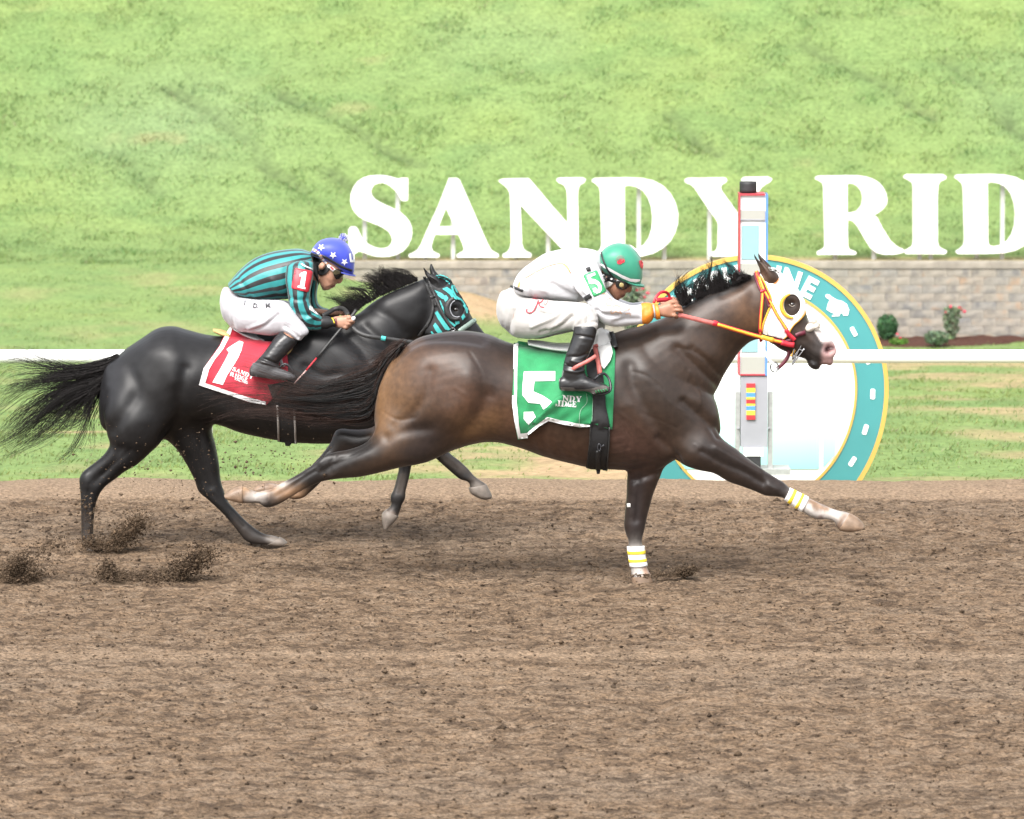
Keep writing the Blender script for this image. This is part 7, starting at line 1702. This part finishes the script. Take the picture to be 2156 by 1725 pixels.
rim = MB(); tube(rim, [P(*zQ(845 + 130 * math.cos(a), 1000 + 160 * math.sin(a)), yb - .020 + .012 * max(0, math.cos(a))) for a in np.linspace(1.2, 4.4, 14)], .0028, n=6, sub=2); part('cup_rim', rim, M_grey, hood1)
bb1 = world_bvh([blk, hood1])
bridle1 = empty('bridle', P(*zQ(780, 1430), KY - .1), 'black leather bridle and reins with teal band on the black horse', 'bridle')
leather('crown_strap', pts(zQ, (225, 390), (250, 490), (300, 630), (350, 740), (385, 850), (385, 1000), (350, 1160), (280, 1300), (180, 1430), (110, 1520)), 6.5, M_blkl, bridle1, bb1, .007)
leather('crown_strap', pts(zQ, (265, 450), (320, 580), (370, 700), (410, 830), (445, 950)), 4.5, M_blkl, bridle1, bb1, .006)
leather('cheek_strap', pts(zQ, (290, 440), (350, 570), (410, 730), (480, 900), (560, 1060), (640, 1210), (720, 1320), (775, 1400)), 5.5, M_blkl, bridle1, bb1, .009)
leather('brow_keeper', pts(zQ, (330, 780), (380, 785), (440, 760)), 4.5, M_blkl, bridle1, bb1, .012)
leather('noseband', pts(zQ, (880, 1430), (960, 1370), (1050, 1310), (1140, 1245), (1210, 1220)), 10, pbr('pale_green_leather', (.17, .23, .20), .5), bridle1, bb1, .007)
b_ = MB(); c_ = zQ(765, 1395); tube(b_, [P(c_[0] + 4.5 * math.cos(a), c_[1] + 3.4 * math.sin(a), KY - .12) for a in np.linspace(0, 6.28, 10)], .003, n=6, sub=2); part('buckle', b_, M_metal, bridle1)
ry = [H1, H1 - .01, H1 - .02, H1 - .02, H1, H1 + .02, H1 + .04]
leather('rein', pts(zC, (1150, 722), (1180, 752), (1230, 780), (1300, 795), (1400, 808), (1500, 822), (1580, 832)), 9, M_blkl, bridle1, None, y=ry, thick=.005)
leather('rein_band', pts(zC, (1352, 800), (1368, 803), (1384, 806)), 9.6, M_tealp, bridle1, None, y=[H1 - .012] * 3, thick=.010)
leather('rein', pts(zN, (960, 800), (1100, 720), (1250, 630), (1400, 600), (1520, 640), (1600, 760)), 9.5, M_blkl, bridle1, None, y=[KY - .1, KY - .08, KY - .05, KY - .06, KY - .1, KY - .17], thick=.006)
# ================================================================== DIRT THROWN UP BY THE HOOVES
def spray(name, label, streaks, n, seed, y0, ysp):
    rng = np.random.default_rng(seed)
    c = []
    tot = sum(s[3] for s in streaks)
    for a, b, w, k in streaks:
        for _ in range(int(n * k / tot)):
            t = rng.beta(1.1, 1.1); 
            px = a[0] + (b[0] - a[0]) * t + rng.normal(0, 1.0 * w * (0.4 + 1.9 * rng.random() ** 2)); py = a[1] + (b[1] - a[1]) * t + rng.normal(0, 1.0 * w * (0.45 + 1.6 * rng.random() ** 2))
            Y = y0 + rng.normal(0, ysp); q = P(px, py, Y)
            if q[2] < 0.006: q[2] = 0.006 + abs(rng.normal(0, .01))
            c.append(q)
    c = np.array(c); n = len(c)
    o = clods(name, n, lambda g, m: c[:, 0], lambda g, m: c[:, 1], lambda g, m: 0.002 + 0.0052 * g.random(m) ** 3 + .007 * (g.random(m) > .975), lambda g, x, y, r: c[:, 2], seed + 1, M_clod, label, dark=.6)
    return o
M_clod = pbr('moist_dirt', (0.05, 0.035, 0.025), 0.95, var=0.4, scale=50, spec=0.1, attr='Col')
E_ = lambda *q: [np.array(zE(*v)) for v in q]
spray('dirt_spray', 'dirt thrown up round the hind hoof of the black horse', [(*E_((640, 1360), (840, 1200)), 11, 1000), (*E_((500, 1330), (640, 1400)), 10, 500), (*E_((470, 1050), (560, 1300)), 14, 60), (*E_((480, 800), (1250, 1100)), 40, 60)], 6500, 61, 1.2, .08)
spray('dirt_spray', 'brown dirt kicked up low behind the bay horse', [(*E_((620, 1470), (640, 1570)), 10, 500), (*E_((640, 1560), (1080, 1560)), 8, 600), (*E_((980, 1540), (1230, 1390)), 12, 1200), (*E_((1000, 800), (1900, 900)), 30, 90)], 9000, 63, -.05, .09)
spray('dirt_spray', 'dirt flying at the left edge of the photo', [(*E_((0, 1570), (230, 1530)), 12, 700), (*E_((40, 1500), (140, 1440)), 10, 500), (*E_((150, 1420), (400, 1320)), 16, 160)], 6000, 65, -.05, .1)
spray('dirt_spray', 'clump of dirt flying beside the planted forehoof', [(np.array(zG(560, 1060)), np.array(zG(700, 1030)), 6, 700), (np.array(zG(420, 1085)), np.array(zG(560, 1085)), 5, 160), (np.array(zG(250, 1105)), np.array(zG(400, 1095)), 5, 160)], 1800, 67, -.02, .03)
bpy.context.view_layer.update()
